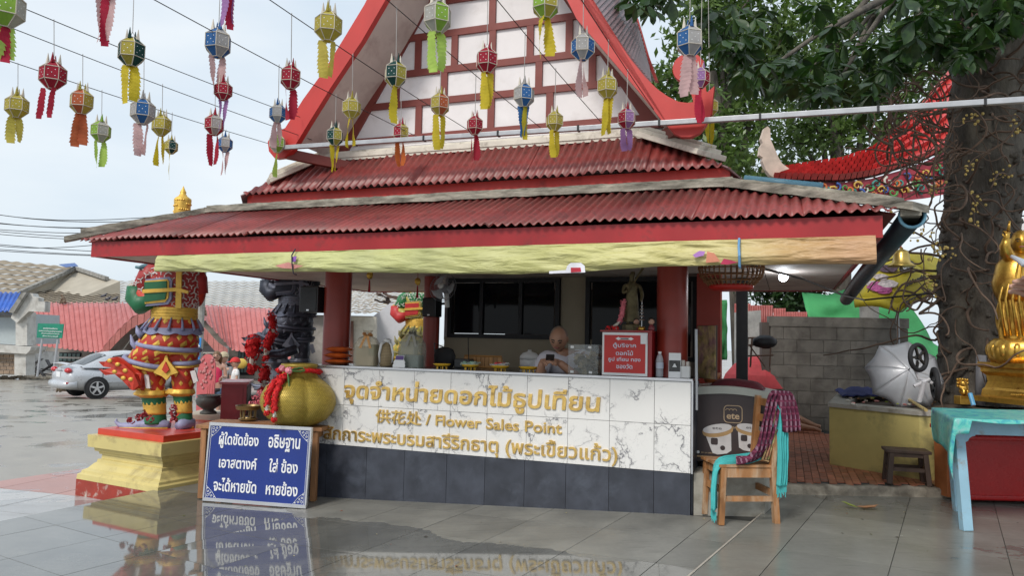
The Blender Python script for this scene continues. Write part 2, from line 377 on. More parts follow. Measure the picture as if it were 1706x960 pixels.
E1a,E1b=atz(0,869,-.19),atz(340,800,-.19);d1=(E1b-E1a);d1.z=0;d1.normalize();n1=Vector((d1.y,-d1.x,0))      # terrace edge, n to the right
E2a,E2b=Vector((1.13,4.57,0)),Vector((2.62,7.07,0));d2=(E2b-E2a).normalized();n2=Vector((d2.y,-d2.x,0))
TS=.66;TD=d2;TN=n2;T0=Vector((1.54,4.58,0))
def clean(poly):
    o=[]
    for p in poly:
        if not o or (p-o[-1]).length > .004: o.append(p)
    if len(o) > 2 and (o[0]-o[-1]).length < .004: o.pop()
    return o
def parea(p): return abs(sum(p[i].x*p[(i+1) % len(p)].y-p[(i+1) % len(p)].x*p[i].y for i in range(len(p))))/2
def tiles(parent,zfn,clips,rng,m,ts=TS,t0=T0,td=TD,tn=TN,gap=.0025,h=.012,name='tile'):
    k=0
    for i in range(*rng[0]):
        for j in range(*rng[1]):
            poly=[t0+tn*((i+a)*ts+(gap if a == 0 else -gap))+td*((j+b)*ts+(gap if b == 0 else -gap)) for a,b in ((0,0),(1,0),(1,1),(0,1))]
            for p,n in clips:
                if len(poly) > 2: poly=clip(poly,p,n)
            poly=clean(poly) if len(poly) > 2 else poly
            if len(poly) < 3 or parea(poly) < .004: continue
            if poly[0].x-poly[1].x == 0 and False: continue
            c=sum(poly,Vector())/len(poly)
            if c.y < 1.5 or abs(c.x) > 9: continue
            nf=len(poly);mb=MB();dz=random.uniform(-.0008,.0008)
            top=[Vector((p.x,p.y,zfn(p.x,p.y)+dz)) for p in poly];bot=[p-Vector((0,0,h)) for p in top]
            ar=sum(top[q].x*top[(q+1) % nf].y-top[(q+1) % nf].x*top[q].y for q in range(nf))
            if ar < 0: top.reverse();bot.reverse()
            mb.add(top+bot,[tuple(range(nf))]+[(q,q+nf,(q+1) % nf+nf,(q+1) % nf) for q in range(nf)])
            mb.build(name,m,parent);k += 1
    return k
# terrace slab: side faces and grout under the tiles
def slab(name,poly,zfn,drop,m,off=-.012):
    mb=MB();nf=len(poly)
    bm=bmesh.new();vs=[bm.verts.new((p.x,p.y,0)) for p in poly];bm.faces.new(vs)
    for xx in [x*.5 for x in range(-20,21)]:
        bmesh.ops.bisect_plane(bm,geom=bm.verts[:]+bm.edges[:]+bm.faces[:],plane_co=(xx,0,0),plane_no=(1,0,0))
    for v in bm.verts: v.co.z=zfn(v.co.x,v.co.y)+off
    bm.normal_update()
    if bm.faces[:][0].normal.z < 0: bmesh.ops.reverse_faces(bm,faces=bm.faces[:])
    be=[e for e in bm.edges if e.is_boundary];r=bmesh.ops.extrude_edge_only(bm,edges=be)
    for v in r['geom']:
        if isinstance(v,bmesh.types.BMVert): v.co.z=drop
    bm.verts.index_update();mb.add([v.co.copy() for v in bm.verts],[[v.index for v in f.verts] for f in bm.faces]);bm.free()
    return struct(name,mb,m)
far=11.5
A_poly=[E1a-d1*6,E1a+d1*((far-E1a.y)/d1.y),E2b+d2*((far-E2b.y)/d2.y)*0+Vector((0,0,0)),E2b,E2a-d2*7]
A_poly=[E1a-d1*6,E1a+d1*((far-E1a.y)/d1.y),Vector((6.2,far,0)),E2b,E2a-d2*7]
terr=slab('terrace_floor',[Vector((p.x,p.y,0)) for p in A_poly],zf,-.5,GROUT)
cl=K(0,-.004,0);kbn=-KB
tiles(terr,lambda x,y: zf(x,y),[(E1a,n1),(E2a,-n2),(cl,-KB)],((-14,3),(-8,9)),FLOORA)
tiles(terr,lambda x,y: zf(x,y),[(E1a,n1),(cl,KB),(K(-3.72,0,0),-KE)],((-14,-2),(0,9)),FLOORA)
B_poly=[E2a-d2*7,E2b,Vector((2.66,7.09,0)),Vector((9,7.09,0)),Vector((9,-1.4,0))]
def zb(x,y): return .014
pav=slab('raised_pavement',B_poly,zb,-.3,GROUT)
tiles(pav,zb,[(E2a+n2*.004,n2),(Vector((0,7.085,0)),Vector((0,-1,0)))],((-1,11),(-8,6)),FLOORB)
mb=MB();mb.bar(Vector((E2a.x,E2a.y,.004))-d2*7-n2*.006,Vector((E2b.x,E2b.y,.004))-n2*.006,.012,.03);struct('pavement_edge_strip',mb,pm('pale_edge',(.4,.36,.3),.7))
# lower pavement: white and pink tiles left of the terrace
zl=lambda x,y: -.385
wa,wb=atz(0,814,-.385),atz(130,827,-.385);dw=(wb-wa);dw.z=0;dw.normalize();nw=Vector((dw.y,-dw.x,0));nw=nw if nw.y < 0 else -nw
ka,kb=atz(0,802,-.385),atz(105,786,-.385);dk_=(kb-ka);dk_.z=0;dk_.normalize();nk=Vector((dk_.y,-dk_.x,0));nk=nk if nk.y < 0 else -nk
xp=Vector((-3.3,11.6,0))
P_poly=[ka-dk_*8,ka+dk_*4.2,Vector((-2.2,12.4,0)),E1a+d1*6+n1*.3,E1a-d1*6+n1*.3]
low=slab('lower_pavement',[Vector((p.x,p.y,0)) for p in P_poly],zl,-.6,GROUT)
for nm,m,cc in (('white_tile',FLOORW,[(E1a,-n1),(wa,nw)]),('pink_tile',FLOORP,[(E1a,-n1),(wa,-nw),(ka,nk),(Vector((0,12.3,0)),Vector((0,-1,0)))])):
    tiles(low,zl,cc,((-9,3),(-3,14)),m,ts=.8,t0=wa,td=Vector((-dw.y,dw.x,0)),tn=dw,name=nm,gap=.004)
# ================================================================ kiosk
kio=thing('flower_kiosk','red roofed flower sales kiosk with half timbered white gable and open counter','kiosk',KO,-TH)
kb_=lambda: MB(KM)
def kbuild(mb,name,m,**k): return mb.build(name,m,kio,**k)
# --- columns and walls
for s,t,r in ((-3.66,.32,.14),(-.2,.3,.135)):
    mb=kb_();mb.smooth=True;mb.lathe([(r+.02,-.2),(r+.02,.02),(r,.05),(r,2.14)],(s,t,0),28);o=kbuild(mb,'column',COLRED);autosmooth(o)
mb=kb_();mb.smooth=True;mb.lathe([(.1,-.1),(.1,2.14)],(-3.28,1.75,0),20);o=kbuild(mb,'column',COLRED);autosmooth(o)
mb=kb_();mb.box((-.02,1.75,1.02),(.24,.2,2.24));kbuild(mb,'pillar',COLRED)
mb=kb_();mb.box((.28,2.3,1.02),(.12,.12,2.24));kbuild(mb,'post',DARKM)
mb=kb_()
mb.box((-1.72,2.0,.61),(2.95,.12,1.62));mb.box((-1.56,2.0,1.78),(.3,.12,.72));kbuild(mb,'back_wall',BEIGE)
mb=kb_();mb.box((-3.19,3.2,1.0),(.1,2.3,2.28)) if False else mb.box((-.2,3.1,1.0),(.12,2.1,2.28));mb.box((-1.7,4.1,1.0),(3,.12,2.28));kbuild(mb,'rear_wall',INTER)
def window(s0,s1,z0,z1,t,muls,trans=None):
    fr=kb_();fw=.05
    fr.box((s0+fw/2,t,(z0+z1)/2),(fw,.07,z1-z0));fr.box((s1-fw/2,t,(z0+z1)/2),(fw,.07,z1-z0))
    fr.box(((s0+s1)/2,t,z0+fw/2),(s1-s0-2*fw,.07,fw));fr.box(((s0+s1)/2,t,z1-fw/2),(s1-s0-2*fw,.07,fw))
    for q in muls: fr.box((q,t,(z0+z1)/2),(.045,.06,z1-z0-2*fw))
    f=kbuild(fr,'window',WFRAME)
    b=[s0+fw]+list(muls)+[s1-fw]
    for i in range(len(b)-1):
        g=kb_();g.box(((b[i]+b[i+1])/2,t+.01,(z0+z1)/2),(b[i+1]-b[i]-.05,.012,z1-z0-2*fw-.01));g.build('pane',WGLASS,f)
    return f
window(-3.14,-1.72,1.41,2.13,1.93,(-2.7,-2.2))
window(-1.41,-.16,1.2,2.13,1.93,(-.85,))
mb=kb_();mb.box((-3.18,2.05,1.76),(.05,.2,.76));kbuild(mb,'window_post',STEELG)
# --- lower roof: fascia, soffit, corrugated sheets, hips
SL,SR,TF,TB,ZE=-5.72,1.34,-.9,4.3,2.28
def corr(name,s0,s1,bot,top,m,pitch=.074,amp=.013,nper=8,rows=2,lim=None):
    """corrugated sheet between s0..s1; bot(s), top(s) give (t, z)"""
    n=max(3,int((s1-s0)/pitch*nper));mb=kb_();vs=[];fs=[]
    for j in range(rows):
        for i in range(n+1):
            s=s0+(s1-s0)*i/n;b_,a_=bot(s),top(s);f=j/(rows-1)
            vs.append((s,b_[0]+(a_[0]-b_[0])*f,b_[1]+(a_[1]-b_[1])*f+amp*math.cos(2*PI*s/pitch)))
    for j in range(rows-1):
        for i in range(n): fs.append((j*(n+1)+i,j*(n+1)+i+1,(j+1)*(n+1)+i+1,(j+1)*(n+1)+i))
    mb.add(vs,fs);o=kbuild(mb,name,m,smooth=True,thick=.006);return o
bL,bR=-5.78,1.42;tLs,tRs=-5.12,.32;TT,ZT=0.0,2.69
def botf(s): return (TF-.07,ZE+.012)
def topf(s):
    f=1.0
    if s < tLs: f=(s-bL)/(tLs-bL)
    if s > tRs: f=(bR-s)/(bR-tRs)
    f=max(0.02,min(1,f));return (TF-.07+(TT-TF+.07)*f,ZE+.012+(ZT-ZE)*f)
edges=[bL]+[bL+.42+i*.78 for i in range(9)]+[bR]
for i in range(len(edges)-1):
    if edges[i+1] <= edges[i]: continue
    o=corr('roof_sheet',edges[i]-.03,min(edges[i+1]+.02,bR),botf,topf,CORR)
    o.location.z += .009*(i % 2)
mb=kb_()
mb.box(((SL+SR)/2,TF,2.2),(SR-SL,.03,.148));kbuild(mb,'fascia_board',CRIMSON)
mb=kb_();mb.box((SR-.015,(TF+TB)/2+.02,2.2),(.03,TB-TF-.03,.146));kbuild(mb,'fascia_board',CRIMSON)
mb=kb_();mb.box((SL+.015,(TF+TB)/2+.02,2.2),(.03,TB-TF-.03,.146));kbuild(mb,'fascia_board',CRIMSON)
mb=kb_();mb.box(((SL+SR)/2,TB,2.2),(SR-SL-.07,.03,.146));kbuild(mb,'fascia_board',CRIMSON)
# soffit boards
ns=9
for i in range(ns):
    a=SL+.03+(SR-SL-.06)*i/ns;b=SL+.03+(SR-SL-.06)*(i+1)/ns
    mb=kb_();mb.box(((a+b)/2,(TF+TB)/2,2.148),(b-a-.008,TB-TF-.04,.012));kbuild(mb,'soffit_board',SOFF)
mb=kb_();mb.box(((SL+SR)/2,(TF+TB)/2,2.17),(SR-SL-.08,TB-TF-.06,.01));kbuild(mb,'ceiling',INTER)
# side roof slopes
def slope(name,pts,m,**k):
    mb=kb_();mb.add(pts,[tuple(range(len(pts)))]);return kbuild(mb,name,m,thick=.012,**k)
slope('side_roof',[(bR,TF,ZE),(bR,TB,ZE),(tRs,3.5,ZT),(tRs,TT,ZT)],CORR)
slope('side_roof',[(bL,TF,ZE),(tLs,TT,ZT),(tLs,3.5,ZT),(bL,TB,ZE)],CORR)
slope('rear_roof',[(bR,TB,ZE),(bL,TB,ZE),(tLs,3.5,ZT),(tRs,3.5,ZT)],CORR)
# mossy concrete cap along hips and upper edge, two stepped courses
HL,HR=Vector((-6.0,-.99,2.30)),Vector((1.56,-.95,2.31));UL,UR=Vector((-5.14,-.03,2.71)),Vector((.33,-.03,2.715))
def moss_bar(a,b,wd,ht,dz,seg=26,amp=.006):
    a=Vector(a);b=Vector(b);d=b-a;x=d.cross(Vector((0,0,1))).normalized();mb=kb_()
    def fn(u,v):
        p=a+d*v;an=int(round(u*4)) % 4;cx=[(-1,-1),(1,-1),(1,1),(-1,1)][an]
        q=p+x*(cx[0]*wd/2)+Vector((0,0,dz+cx[1]*ht/2));nn=noise.noise_vector(q*9)*amp+noise.noise_vector(q*31)*amp*.5;return q+nn
    mb.grid(4,seg,fn,closeu=True);n=len(mb.v);mb.f.append([3,2,1,0]);mb.f.append([n-4,n-3,n-2,n-1]);mb.mi += [0,0];mb.sm += [False,False]
    return kbuild(mb,'roof_cap',MOSS)
moss_bar(HL,UL,.17,.05,.0,30);moss_bar(HL+Vector((.1,.09,.05)),UL+Vector((.02,.06,.0)),.12,.05,.035,30)
moss_bar(UL-Vector((.04,0,0)),UR+Vector((.05,0,0)),.14,.045,0,90);moss_bar(UL+Vector((0,.06,.0)),UR+Vector((0,.06,.0)),.1,.045,.045,90)
moss_bar(UR,HR,.2,.055,.0,26);moss_bar(UR+Vector((0,.09,0)),HR+Vector((-.12,.12,.03)),.16,.05,.045,26)
moss_bar(HR+Vector((-.06,0,-.02)),HR+Vector((-.02,.45,-.02)),.12,.06,0,8)
# --- red band and upper skirt roof
mb=kb_();mb.box((-2.2,.12,2.79),(5.0,.05,.2));mb.box((.28,1.8,2.79),(.05,3.35,.2));mb.box((-4.68,1.8,2.79),(.05,3.35,.2));kbuild(mb,'red_band',RED)
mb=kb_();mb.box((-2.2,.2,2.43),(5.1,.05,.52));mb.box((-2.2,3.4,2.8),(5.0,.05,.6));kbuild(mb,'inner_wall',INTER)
uL,uR=-4.66,.24;cL,cR=-4.16,-.42;UT,UZ=.45,3.3
def b2(s): return (0.0,2.885)
def t2(s):
    f=1.0
    if s < cL: f=(s-uL+.03)/(cL-uL+.03)
    if s > cR: f=(uR+.03-s)/(uR+.03-cR)
    f=max(.03,min(1,f));return (UT*f,2.885+(UZ-2.885)*f)
ed=[uL]+[uL+.33+.56*i for i in range(8)]+[uR]
ed=[x for x in ed if x < uR-.1]+[uR]
for i in range(len(ed)-1):
    o=corr('roof_sheet',ed[i]-.02,min(ed[i+1]+.02,uR),b2,t2,CORR,pitch=.082,amp=.016)
    o.location.z += .01*(i % 2)
slope('side_roof',[(uR+.05,0,2.87),(uR+.05+.18,.25,2.74),(uR+.23,3.4,2.74),(cR,3.2,3.3),(cR,UT,3.3)],TILEROOF)
slope('side_roof',[(uL-.05,0,2.87),(cL,UT,3.3),(cL,3.2,3.3),(uL-.2,3.4,2.74),(uL-.2,.25,2.74)],TILEROOF)
# cream cornice
mb=kb_();mb.box(((cL+cR)/2,.5,3.345),(cR-cL+.02,.16,.05));mb.box(((cL+cR)/2,.53,3.385),(cR-cL-.03,.14,.03));mb.box(((cL+cR)/2,.47,3.305),(cR-cL,.08,.028));kbuild(mb,'cornice',CREAM)
def hipledge(a,b):
    a=Vector(a);b=Vector(b)
    for wd,ht,dz,sh in ((.4,.05,.02,0),(.3,.04,.063,0),(.2,.03,.1,0)):
        mb=kb_();c=a+(b-a)*(1-sh);mb.bar(a+Vector((0,0,dz)),c+Vector((0,0,dz))-(b-a).normalized()*(.5-wd)*.15,wd,ht,bev=.008);kbuild(mb,'hip_moulding',CREAM)
hipledge((cR-.03,.52,3.3),(.16,.14,2.99));hipledge((cL+.03,.52,3.3),(-4.5,.14,2.99))
# --- gable: wall, timber lattice, barge boards, roof
AP=(-2.13,6.15);sl=1.61
PZ=3.4
mb=kb_();hw=(AP[1]-PZ)/sl
mb.prism([(AP[0]-hw,PZ),(AP[0]+hw,PZ),(AP[0],AP[1])],(0,.6,0),(1,0,0),(0,0,1),(0,.08,0));kbuild(mb,'gable_wall',WALLW)
def batten(s0,z0,s1,z1,wd=.075,d=.035):
    mb=kb_();a=Vector((s0,.6-d/2-.001,z0));b=Vector((s1,.6-d/2-.001,z1));mb.bar(a,b,wd if abs(z1-z0) < .01 or True else wd,d,up=(0,1,0));kbuild(mb,'timber_batten',BROWN)
HB=[3.525,3.9,4.23,4.62,4.98,5.34,5.7]
for i,z in enumerate(HB):
    h2=(AP[1]-z)/sl;mb=kb_();mb.box((AP[0],.6-.014,z),(2*h2,.028,.07));kbuild(mb,'timber_batten',BROWN)
rows=[(-2.92,-2.09,-1.46),(-2.63,-2.1,-1.58,-1.03,-3.2),(-2.95,-2.52,-2.09,-1.68,-1.27),(-2.7,-2.1,-1.5),(-2.5,-2.1,-1.72),(-2.1,)]
for i,rw in enumerate(rows):
    z0,z1=HB[i]+.035,(HB[i+1]-.035 if i+1 < len(HB) else HB[i]+.3)
    for s in rw:
        if abs(s-AP[0]) > (AP[1]-z0)/sl-.02: continue
        zz=min(z1,AP[1]-abs(s-AP[0])*sl)
        mb=kb_();mb.box((s,.6-.013,(z0+zz)/2),(.072,.026,zz-z0));kbuild(mb,'timber_batten',BROWN)
# sloping brown rafters on the gable wall
for sg in (-1,1):
    mb=kb_();w2=.19;hw2=(AP[1]-3.42)/sl
    p=[(AP[0]+sg*(hw2-.04),3.42),(AP[0]+sg*(hw2+w2),3.42),(AP[0],AP[1]+w2*sl),(AP[0],AP[1]-.065)]
    mb.prism(p if sg > 0 else p[::-1],(0,.6-.03,0),(1,0,0),(0,0,1),(0,.029,0));kbuild(mb,'rafter',BROWN)
def kpx(pts,t):
    o=[]
    for x,y in pts:
        d=ray(x,y);C_=Vector((0,0,CAMZ));k=(t-(C_-KO).dot(KB))/d.dot(KB);p=C_+d*k;q=p-KO;o.append((q.dot(KE),p.z))
    return o
BT=-.1
Lout=kpx([(475,213),(505,165),(540,117),(575,60),(607,7)],BT);Lin=kpx([(640,3),(603,67),(550,147),(517,200),(491,243)],BT)
tipL=kpx([(487,250),(474,262),(458,264),(448,252),(446,236),(455,222)],BT)
left=Lout+[(-2.13,6.62),(-2.13,6.2)]+Lin+tipL
mb=kb_();mb.prism(left,(0,BT,0),(1,0,0),(0,0,1),(0,.07,0));kbuild(mb,'barge_board',BARGE)
Rin=kpx([(960,30),(1030,112),(1075,165),(1102,200)],BT)
Rbot=kpx([(1112,210),(1122,222),(1135,228),(1150,228),(1165,221),(1176,208),(1184,190),(1187,168),(1190,143),(1180,152),(1172,163),(1160,169),(1145,171),(1130,169),(1112,160),(1095,148),(1075,128),(1050,97),(1016,50),(985,5)],BT)
right=[(-2.13,6.62),(-2.13,6.2)][::-1]+Rin+Rbot
mb=kb_();mb.prism(right,(0,BT,0),(1,0,0),(0,0,1),(0,.07,0));kbuild(mb,'barge_board',BARGE)
# scroll disc of the right barge end
dc=kpx([(1146,112)],BT)[0]
mb=kb_();mb.lathe([(.125,0),(.13,.01),(.13,.05),(.125,.06)],(dc[0],BT+.06,dc[1]),30,axis=(0,-1,0));kbuild(mb,'barge_scroll',BARGE)
mb=kb_();pp=kpx([(1152,88),(1172,100),(1176,150),(1188,165),(1186,190),(1160,190),(1150,150)],BT);mb.prism(pp,(0,BT+.012,0),(1,0,0),(0,0,1),(0,.04,0));kbuild(mb,'barge_scroll',BARGE)
# soffit under the gable overhang
def ruled(name,A,B,m,th=.012):
    mb=kb_();n=len(A);mb.add(list(A)+list(B),[(i,i+1,i+1+n,i+n) for i in range(n-1)]);return kbuild(mb,name,m,thick=th)
A_=[(-2.13,BT+.05,6.3)]+[(s,BT+.05,z+.03) for s,z in Lin];B_=[(-2.13,.66,6.3)]+[(s,.66,z+.03) for s,z in Lin]
ruled('gable_soffit',A_,B_,SOFF)
A2=[(-2.13,BT+.05,6.3)]+[(s,BT+.05,z+.03) for s,z in Rin];B2=[(-2.13,.66,6.3)]+[(s,.66,z+.03) for s,z in Rin]
ruled('gable_soffit',A2,B2,SOFF)
mb=kb_();mb.bar((-4.1,-.05,3.27),(-3.55,.5,3.2),.07,.1);kbuild(mb,'bracket',BROWN)
mb=kb_();mb.bar((-.1,.0,3.24),(-.3,.5,3.3),.1,.12);kbuild(mb,'bracket',BROWN)
# main roof with a rear gable flaring out beyond the front one
Ro=kpx([(980,-2),(1016,50),(1050,97),(1078,131)],BT)
Rb=kpx([(1030,-40),(1052,15),(1066,60),(1078,108)],2.2)
def rows_roof(A,ta,B,tb,m,n=26,name='roof_tile_course'):
    def pl(P,f):
        x=f*(len(P)-1);i=min(int(x),len(P)-2);g=x-i;return (P[i][0]+(P[i+1][0]-P[i][0])*g,P[i][1]+(P[i+1][1]-P[i][1])*g)
    for k in range(n):
        a0,a1=pl(A,k/n),pl(A,(k+1.15)/n if k < n-1 else 1);c0,c1=pl(B,k/n),pl(B,(k+1.15)/n if k < n-1 else 1)
        mb=kb_();u=.02;mb.add([(a0[0],ta,a0[1]),(c0[0],tb,c0[1]),(c1[0]+u,tb,c1[1]),(a1[0]+u,ta,a1[1])],[(0,1,2,3)]);kbuild(mb,name,m,thick=.014)
rows_roof([(-2.13,6.65)]+Ro,BT+.08,[(-2.0,6.75)]+Rb,2.2,TILEROOF,30)
ruled('roof_slope',[(-2.13,BT+.08,6.65)]+[(s-.0,BT+.08,z) for s,z in Lout[::-1]],[(-2.13,3.2,6.65)]+[(s,3.2,z) for s,z in Lout[::-1]],TILEROOF)
bg_=kpx([(1030,-60),(1046,0),(1062,28),(1080,90),(1096,134),(1090,134),(1058,90),(1046,50),(1010,-40)],2.2)
mb=kb_();mb.prism(bg_,(0,2.2,0),(1,0,0),(0,0,1),(0,.08,0));kbuild(mb,'rear_barge_board',BARGE)
st=kpx([(1046,40),(1054,38),(1068,80),(1090,132),(1084,132),(1060,82)],2.1)
mb=kb_();mb.prism(st,(0,2.1,0),(1,0,0),(0,0,1),(0,.06,0));kbuild(mb,'verge_mortar',MOSS)
mb=kb_();mb.box((-2.1,1.9,3.1),(3.5,2.6,.7));kbuild(mb,'upper_wall',WALLW)
# ================================================================ counter
cou=thing('sales_counter','long sales counter faced with white marble tiles above dark slate tiles with gold lettering','counter',KO,-TH)
def cbuild(mb,name,m,**k): return mb.build(name,m,cou,**k)
CS=-3.74;CT=1.107
mb=kb_();mb.box((CS/2,.26,.42),(-CS-.02,.48,1.3));cbuild(mb,'counter_body',GRAYC)
mb=kb_();mb.box((CS/2,.27,CT-.012),(-CS+.02,.58,.024),bev=.004);cbuild(mb,'counter_top',pm('counter_granite',(.07,.07,.075),.2,var=.3,vs=20,bump=0))
mb=kb_();mb.box((CS/2,-.022,CT-.01),(-CS+.03,.012,.02));mb.box((.012,-.016,.715),(.014,.014,.76));cbuild(mb,'edge_trim',TRIM)
cs=[CS,-3.33,-2.94,-2.56,-2.18,-1.81,-1.43,-1.05,-.68,-.3,0]
g=.0018
def facetile(name,s0,s1,z0,z1,m,t=-.012):
    mb=kb_();mb.box(((s0+s1)/2,t/2+random.uniform(-.0006,.0006),(z0+z1)/2),(s1-s0-g*2,-t,z1-z0-g*2));return cbuild(mb,name,m)
for i in range(len(cs)-1):
    facetile('marble_tile',cs[i],cs[i+1],.725,CT-.022,MARBLE);facetile('marble_tile',cs[i],cs[i+1],.335,.725,MARBLE)
ds=[CS,-3.5,-3.05,-2.64,-2.2,-1.82,-1.44,-1.06,-.68,-.3,.0]
for i in range(len(ds)-1): facetile('slate_tile',ds[i],ds[i+1],-.28,.335,SLATE)
mb=kb_();mb.box((.006,.26,.42),(.012,.46,1.3));cbuild(mb,'end_panel',SLATE)
GOLDM=pm('polished_gold',(.85,.55,.17),.22,metal=.75,var=.25,vs=14,bump=.12,bs=9,bd=.02)
def ctext(name,body,s,z,wd,ht,off=.004,**k): return text(name,body,GOLDM,cou,K(s,-.012,z),KE,(0,0,1),width=wd,height=ht,ext=.016,off=off,**k)
ctext('gold_lettering','จุดจำหน่ายดอกไม้ธูปเทียน',-2.04,.862,2.56,.245,off=.02,shear=.06)
ctext('gold_lettering','供花处 / Flower Sales Point',-2.03,.64,1.86,.13,off=.01)
ctext('gold_lettering','สักการะพระบรมสารีริกธาตุ (พระเขี้ยวแก้ว)',-2.07,.435,2.93,.19,off=.011)
# ================================================================ people helpers
SKIN1=pm('skin_tan',(.36,.19,.12),.5,var=.08,vs=8,bump=.05,sub=.05)
SKIN2=pm('skin_light',(.52,.3,.22),.5,var=.08,vs=8,bump=.05,sub=.05)
HAIRD=pm('hair_dark',(.02,.015,.012),.5,var=.3,bump=.3,bs=90)
HAIRB=pm('hair_brown',(.16,.09,.045),.5,var=.3,bump=.3,bs=90)
HAIRG=pm('hair_stubble',(.2,.15,.12),.7,var=.2)
EYED=pm('eye_dark',(.02,.015,.012),.25,bump=0);LIP=pm('lip',(.3,.1,.08),.45,bump=0);EYEW=pm('eye_white',(.6,.56,.52),.3,bump=0)
def head_mesh(parent,c,h,yaw,tilt,skinm,hair=None,hairlen=0,nod=0,eyes='open'):
    """head of height h centred at c; yaw 0 faces -Y; nod lowers the chin"""
    M=Matrix.Translation(c) @ Matrix.Rotation(yaw,4,'Z') @ Matrix.Rotation(tilt,4,'Y') @ Matrix.Rotation(nod,4,'X')
    mb=MB(M);mb.smooth=True;n,m=28,20;hh=h/2;vs=[Vector((0,0,-hh))];fs=[]
    def g(x,a,s): return math.exp(-((x-a)/s)**2)
    for j in range(1,m):
        ph=PI*j/m;z=-math.cos(ph)
        for k in range(n):
            an=2*PI*k/n;x=math.sin(an)*math.sin(ph);y=-math.cos(an)*math.sin(ph)          # an 0 = front
            wx=.72*(1-.26*max(0,-z)**1.3);wy=.9*(1-.12*max(0,-z));X,Y,Z_=x*wx,y*wy,z
            if y < 0:
                fr=-y
                Y -= .17*g(X,0,.11)*g(z,-.12,.17)*fr                                       # nose
                Y -= .05*g(X,0,.3)*g(z,.14,.08)*fr                                         # brow
                Y += .08*(g(X,.27,.13)+g(X,-.27,.13))*g(z,.02,.09)                         # eye hollows
                Y -= .05*g(X,0,.2)*g(z,-.45,.08);Y += .03*g(X,0,.2)*g(z,-.33,.05);Y -= .07*g(X,0,.2)*g(z,-.82,.18)
                Y -= .03*(g(X,.42,.16)+g(X,-.42,.16))*g(z,-.15,.16)
            else: Y *= 1.0+.1*g(z,.25,.5)
            vs.append(Vector((X*hh,Y*hh,Z_*hh)))
    vs.append(Vector((0,0,hh)))
    for k in range(n):
        fs.append((0,1+(k+1) % n,1+k))
        for j in range(m-2): a=1+j*n;fs.append((a+k,a+(k+1) % n,a+n+(k+1) % n,a+n+k))
        a=1+(m-2)*n;fs.append((a+k,a+(k+1) % n,len(vs)-1))
    mb.add(vs,fs);o=mb.build('head',skinm,parent)
    for s in (-1,1):
        e=MB(M);e.smooth=True;e.ball((s*.72*hh,.06*hh,-.02*hh),.16*hh,10,(.4,.8,1.5));e.build('ear',skinm,parent)
        if h > .2:
            e=MB(M);e.smooth=True
            if eyes == 'open': e.ball((s*.27*hh,-.79*hh,.03*hh),.085*hh,10,(1.2,.5,.6));e.build('eye',EYED,parent)
            else: e.tube([(s*.17*hh,-.8*hh,.02*hh),(s*.27*hh,-.83*hh,-.01*hh),(s*.38*hh,-.76*hh,.02*hh)],.045*hh,6);e.build('eyelid',EYED,parent)
            e=MB(M);e.tube([(s*.13*hh,-.87*hh,.17*hh),(s*.27*hh,-.85*hh,.22*hh),(s*.42*hh,-.73*hh,.17*hh)],.045*hh,6);e.build('eyebrow',HAIRD,parent)
    e=MB(M);e.smooth=True;e.ball((0,-.86*hh,-.42*hh),.19*hh,10,(1.3,.4,.35));e.build('mouth',LIP,parent)
    if hair:
        e=MB(M);e.smooth=True
        e.grid(20,10,lambda u,v: Vector((math.sin(u*2*PI)*math.sin(v*1.75+.02)*.79*hh,-math.cos(u*2*PI)*math.sin(v*1.75+.02)*(.9 if math.cos(u*2*PI) > .2 else 1.02)*hh*.98+.06*hh,(math.cos(v*1.75)+.06+(.35*max(0,math.cos(u*2*PI))*v))*hh)),closeu=True)
        e.build('hair',hair,parent)
        if hairlen:
            e=MB(M);e.smooth=True
            for k in range(9):
                a=(k-4)*.32;e.tube([(math.sin(a)*.7*hh,.6*hh*math.cos(a),.3*hh),(math.sin(a)*.8*hh,.78*hh,-.4*hh),(math.sin(a)*.7*hh,.8*hh,-hairlen)],[.22*hh,.2*hh,.05*hh],7)
            e.build('hair_length',hair,parent)
    return M
def hand(parent,w,d,nrm,size,skinm,curl=.6,thumb=1,name='hand'):
    """palm at wrist w pointing along d with back of hand nrm; four fingers and a thumb"""
    d=Vector(d).normalized();nrm=Vector(nrm);nrm=(nrm-d*nrm.dot(d)).normalized();sd_=d.cross(nrm)
    mb=MB();mb.smooth=True;w=Vector(w);pl=size*.52;mb.tube([w-d*size*.08,w,w+d*pl*.5,w+d*pl],[size*.13,size*.15,size*.2,size*.17],10)
    for v in mb.v:
        q=(v-w).dot(nrm);v -= nrm*q*.45
    for i,ln in enumerate((.42,.48,.44,.34)):
        off=(i-1.5)*size*.115;p=w+d*pl*.9+sd_*off;dd=d.copy();pts=[p]
        for k in range(3):
            ca=curl*(k+.6);q=(d*math.cos(ca)-nrm*math.sin(ca));p=p+q*ln*size*(.42,.33,.25)[k];pts.append(p)
        mb.tube(pts,[size*.055,size*.052,size*.046,size*.035],7)
    p=w+d*pl*.25+sd_*(-thumb)*size*.16;q=(d*.7-sd_*thumb*.6-nrm*.3).normalized()
    mb.tube([p,p+q*size*.18,p+(q*.8+d*.3)*size*.34],[size*.07,size*.06,size*.045],7)
    return mb.build(name,skinm,parent)
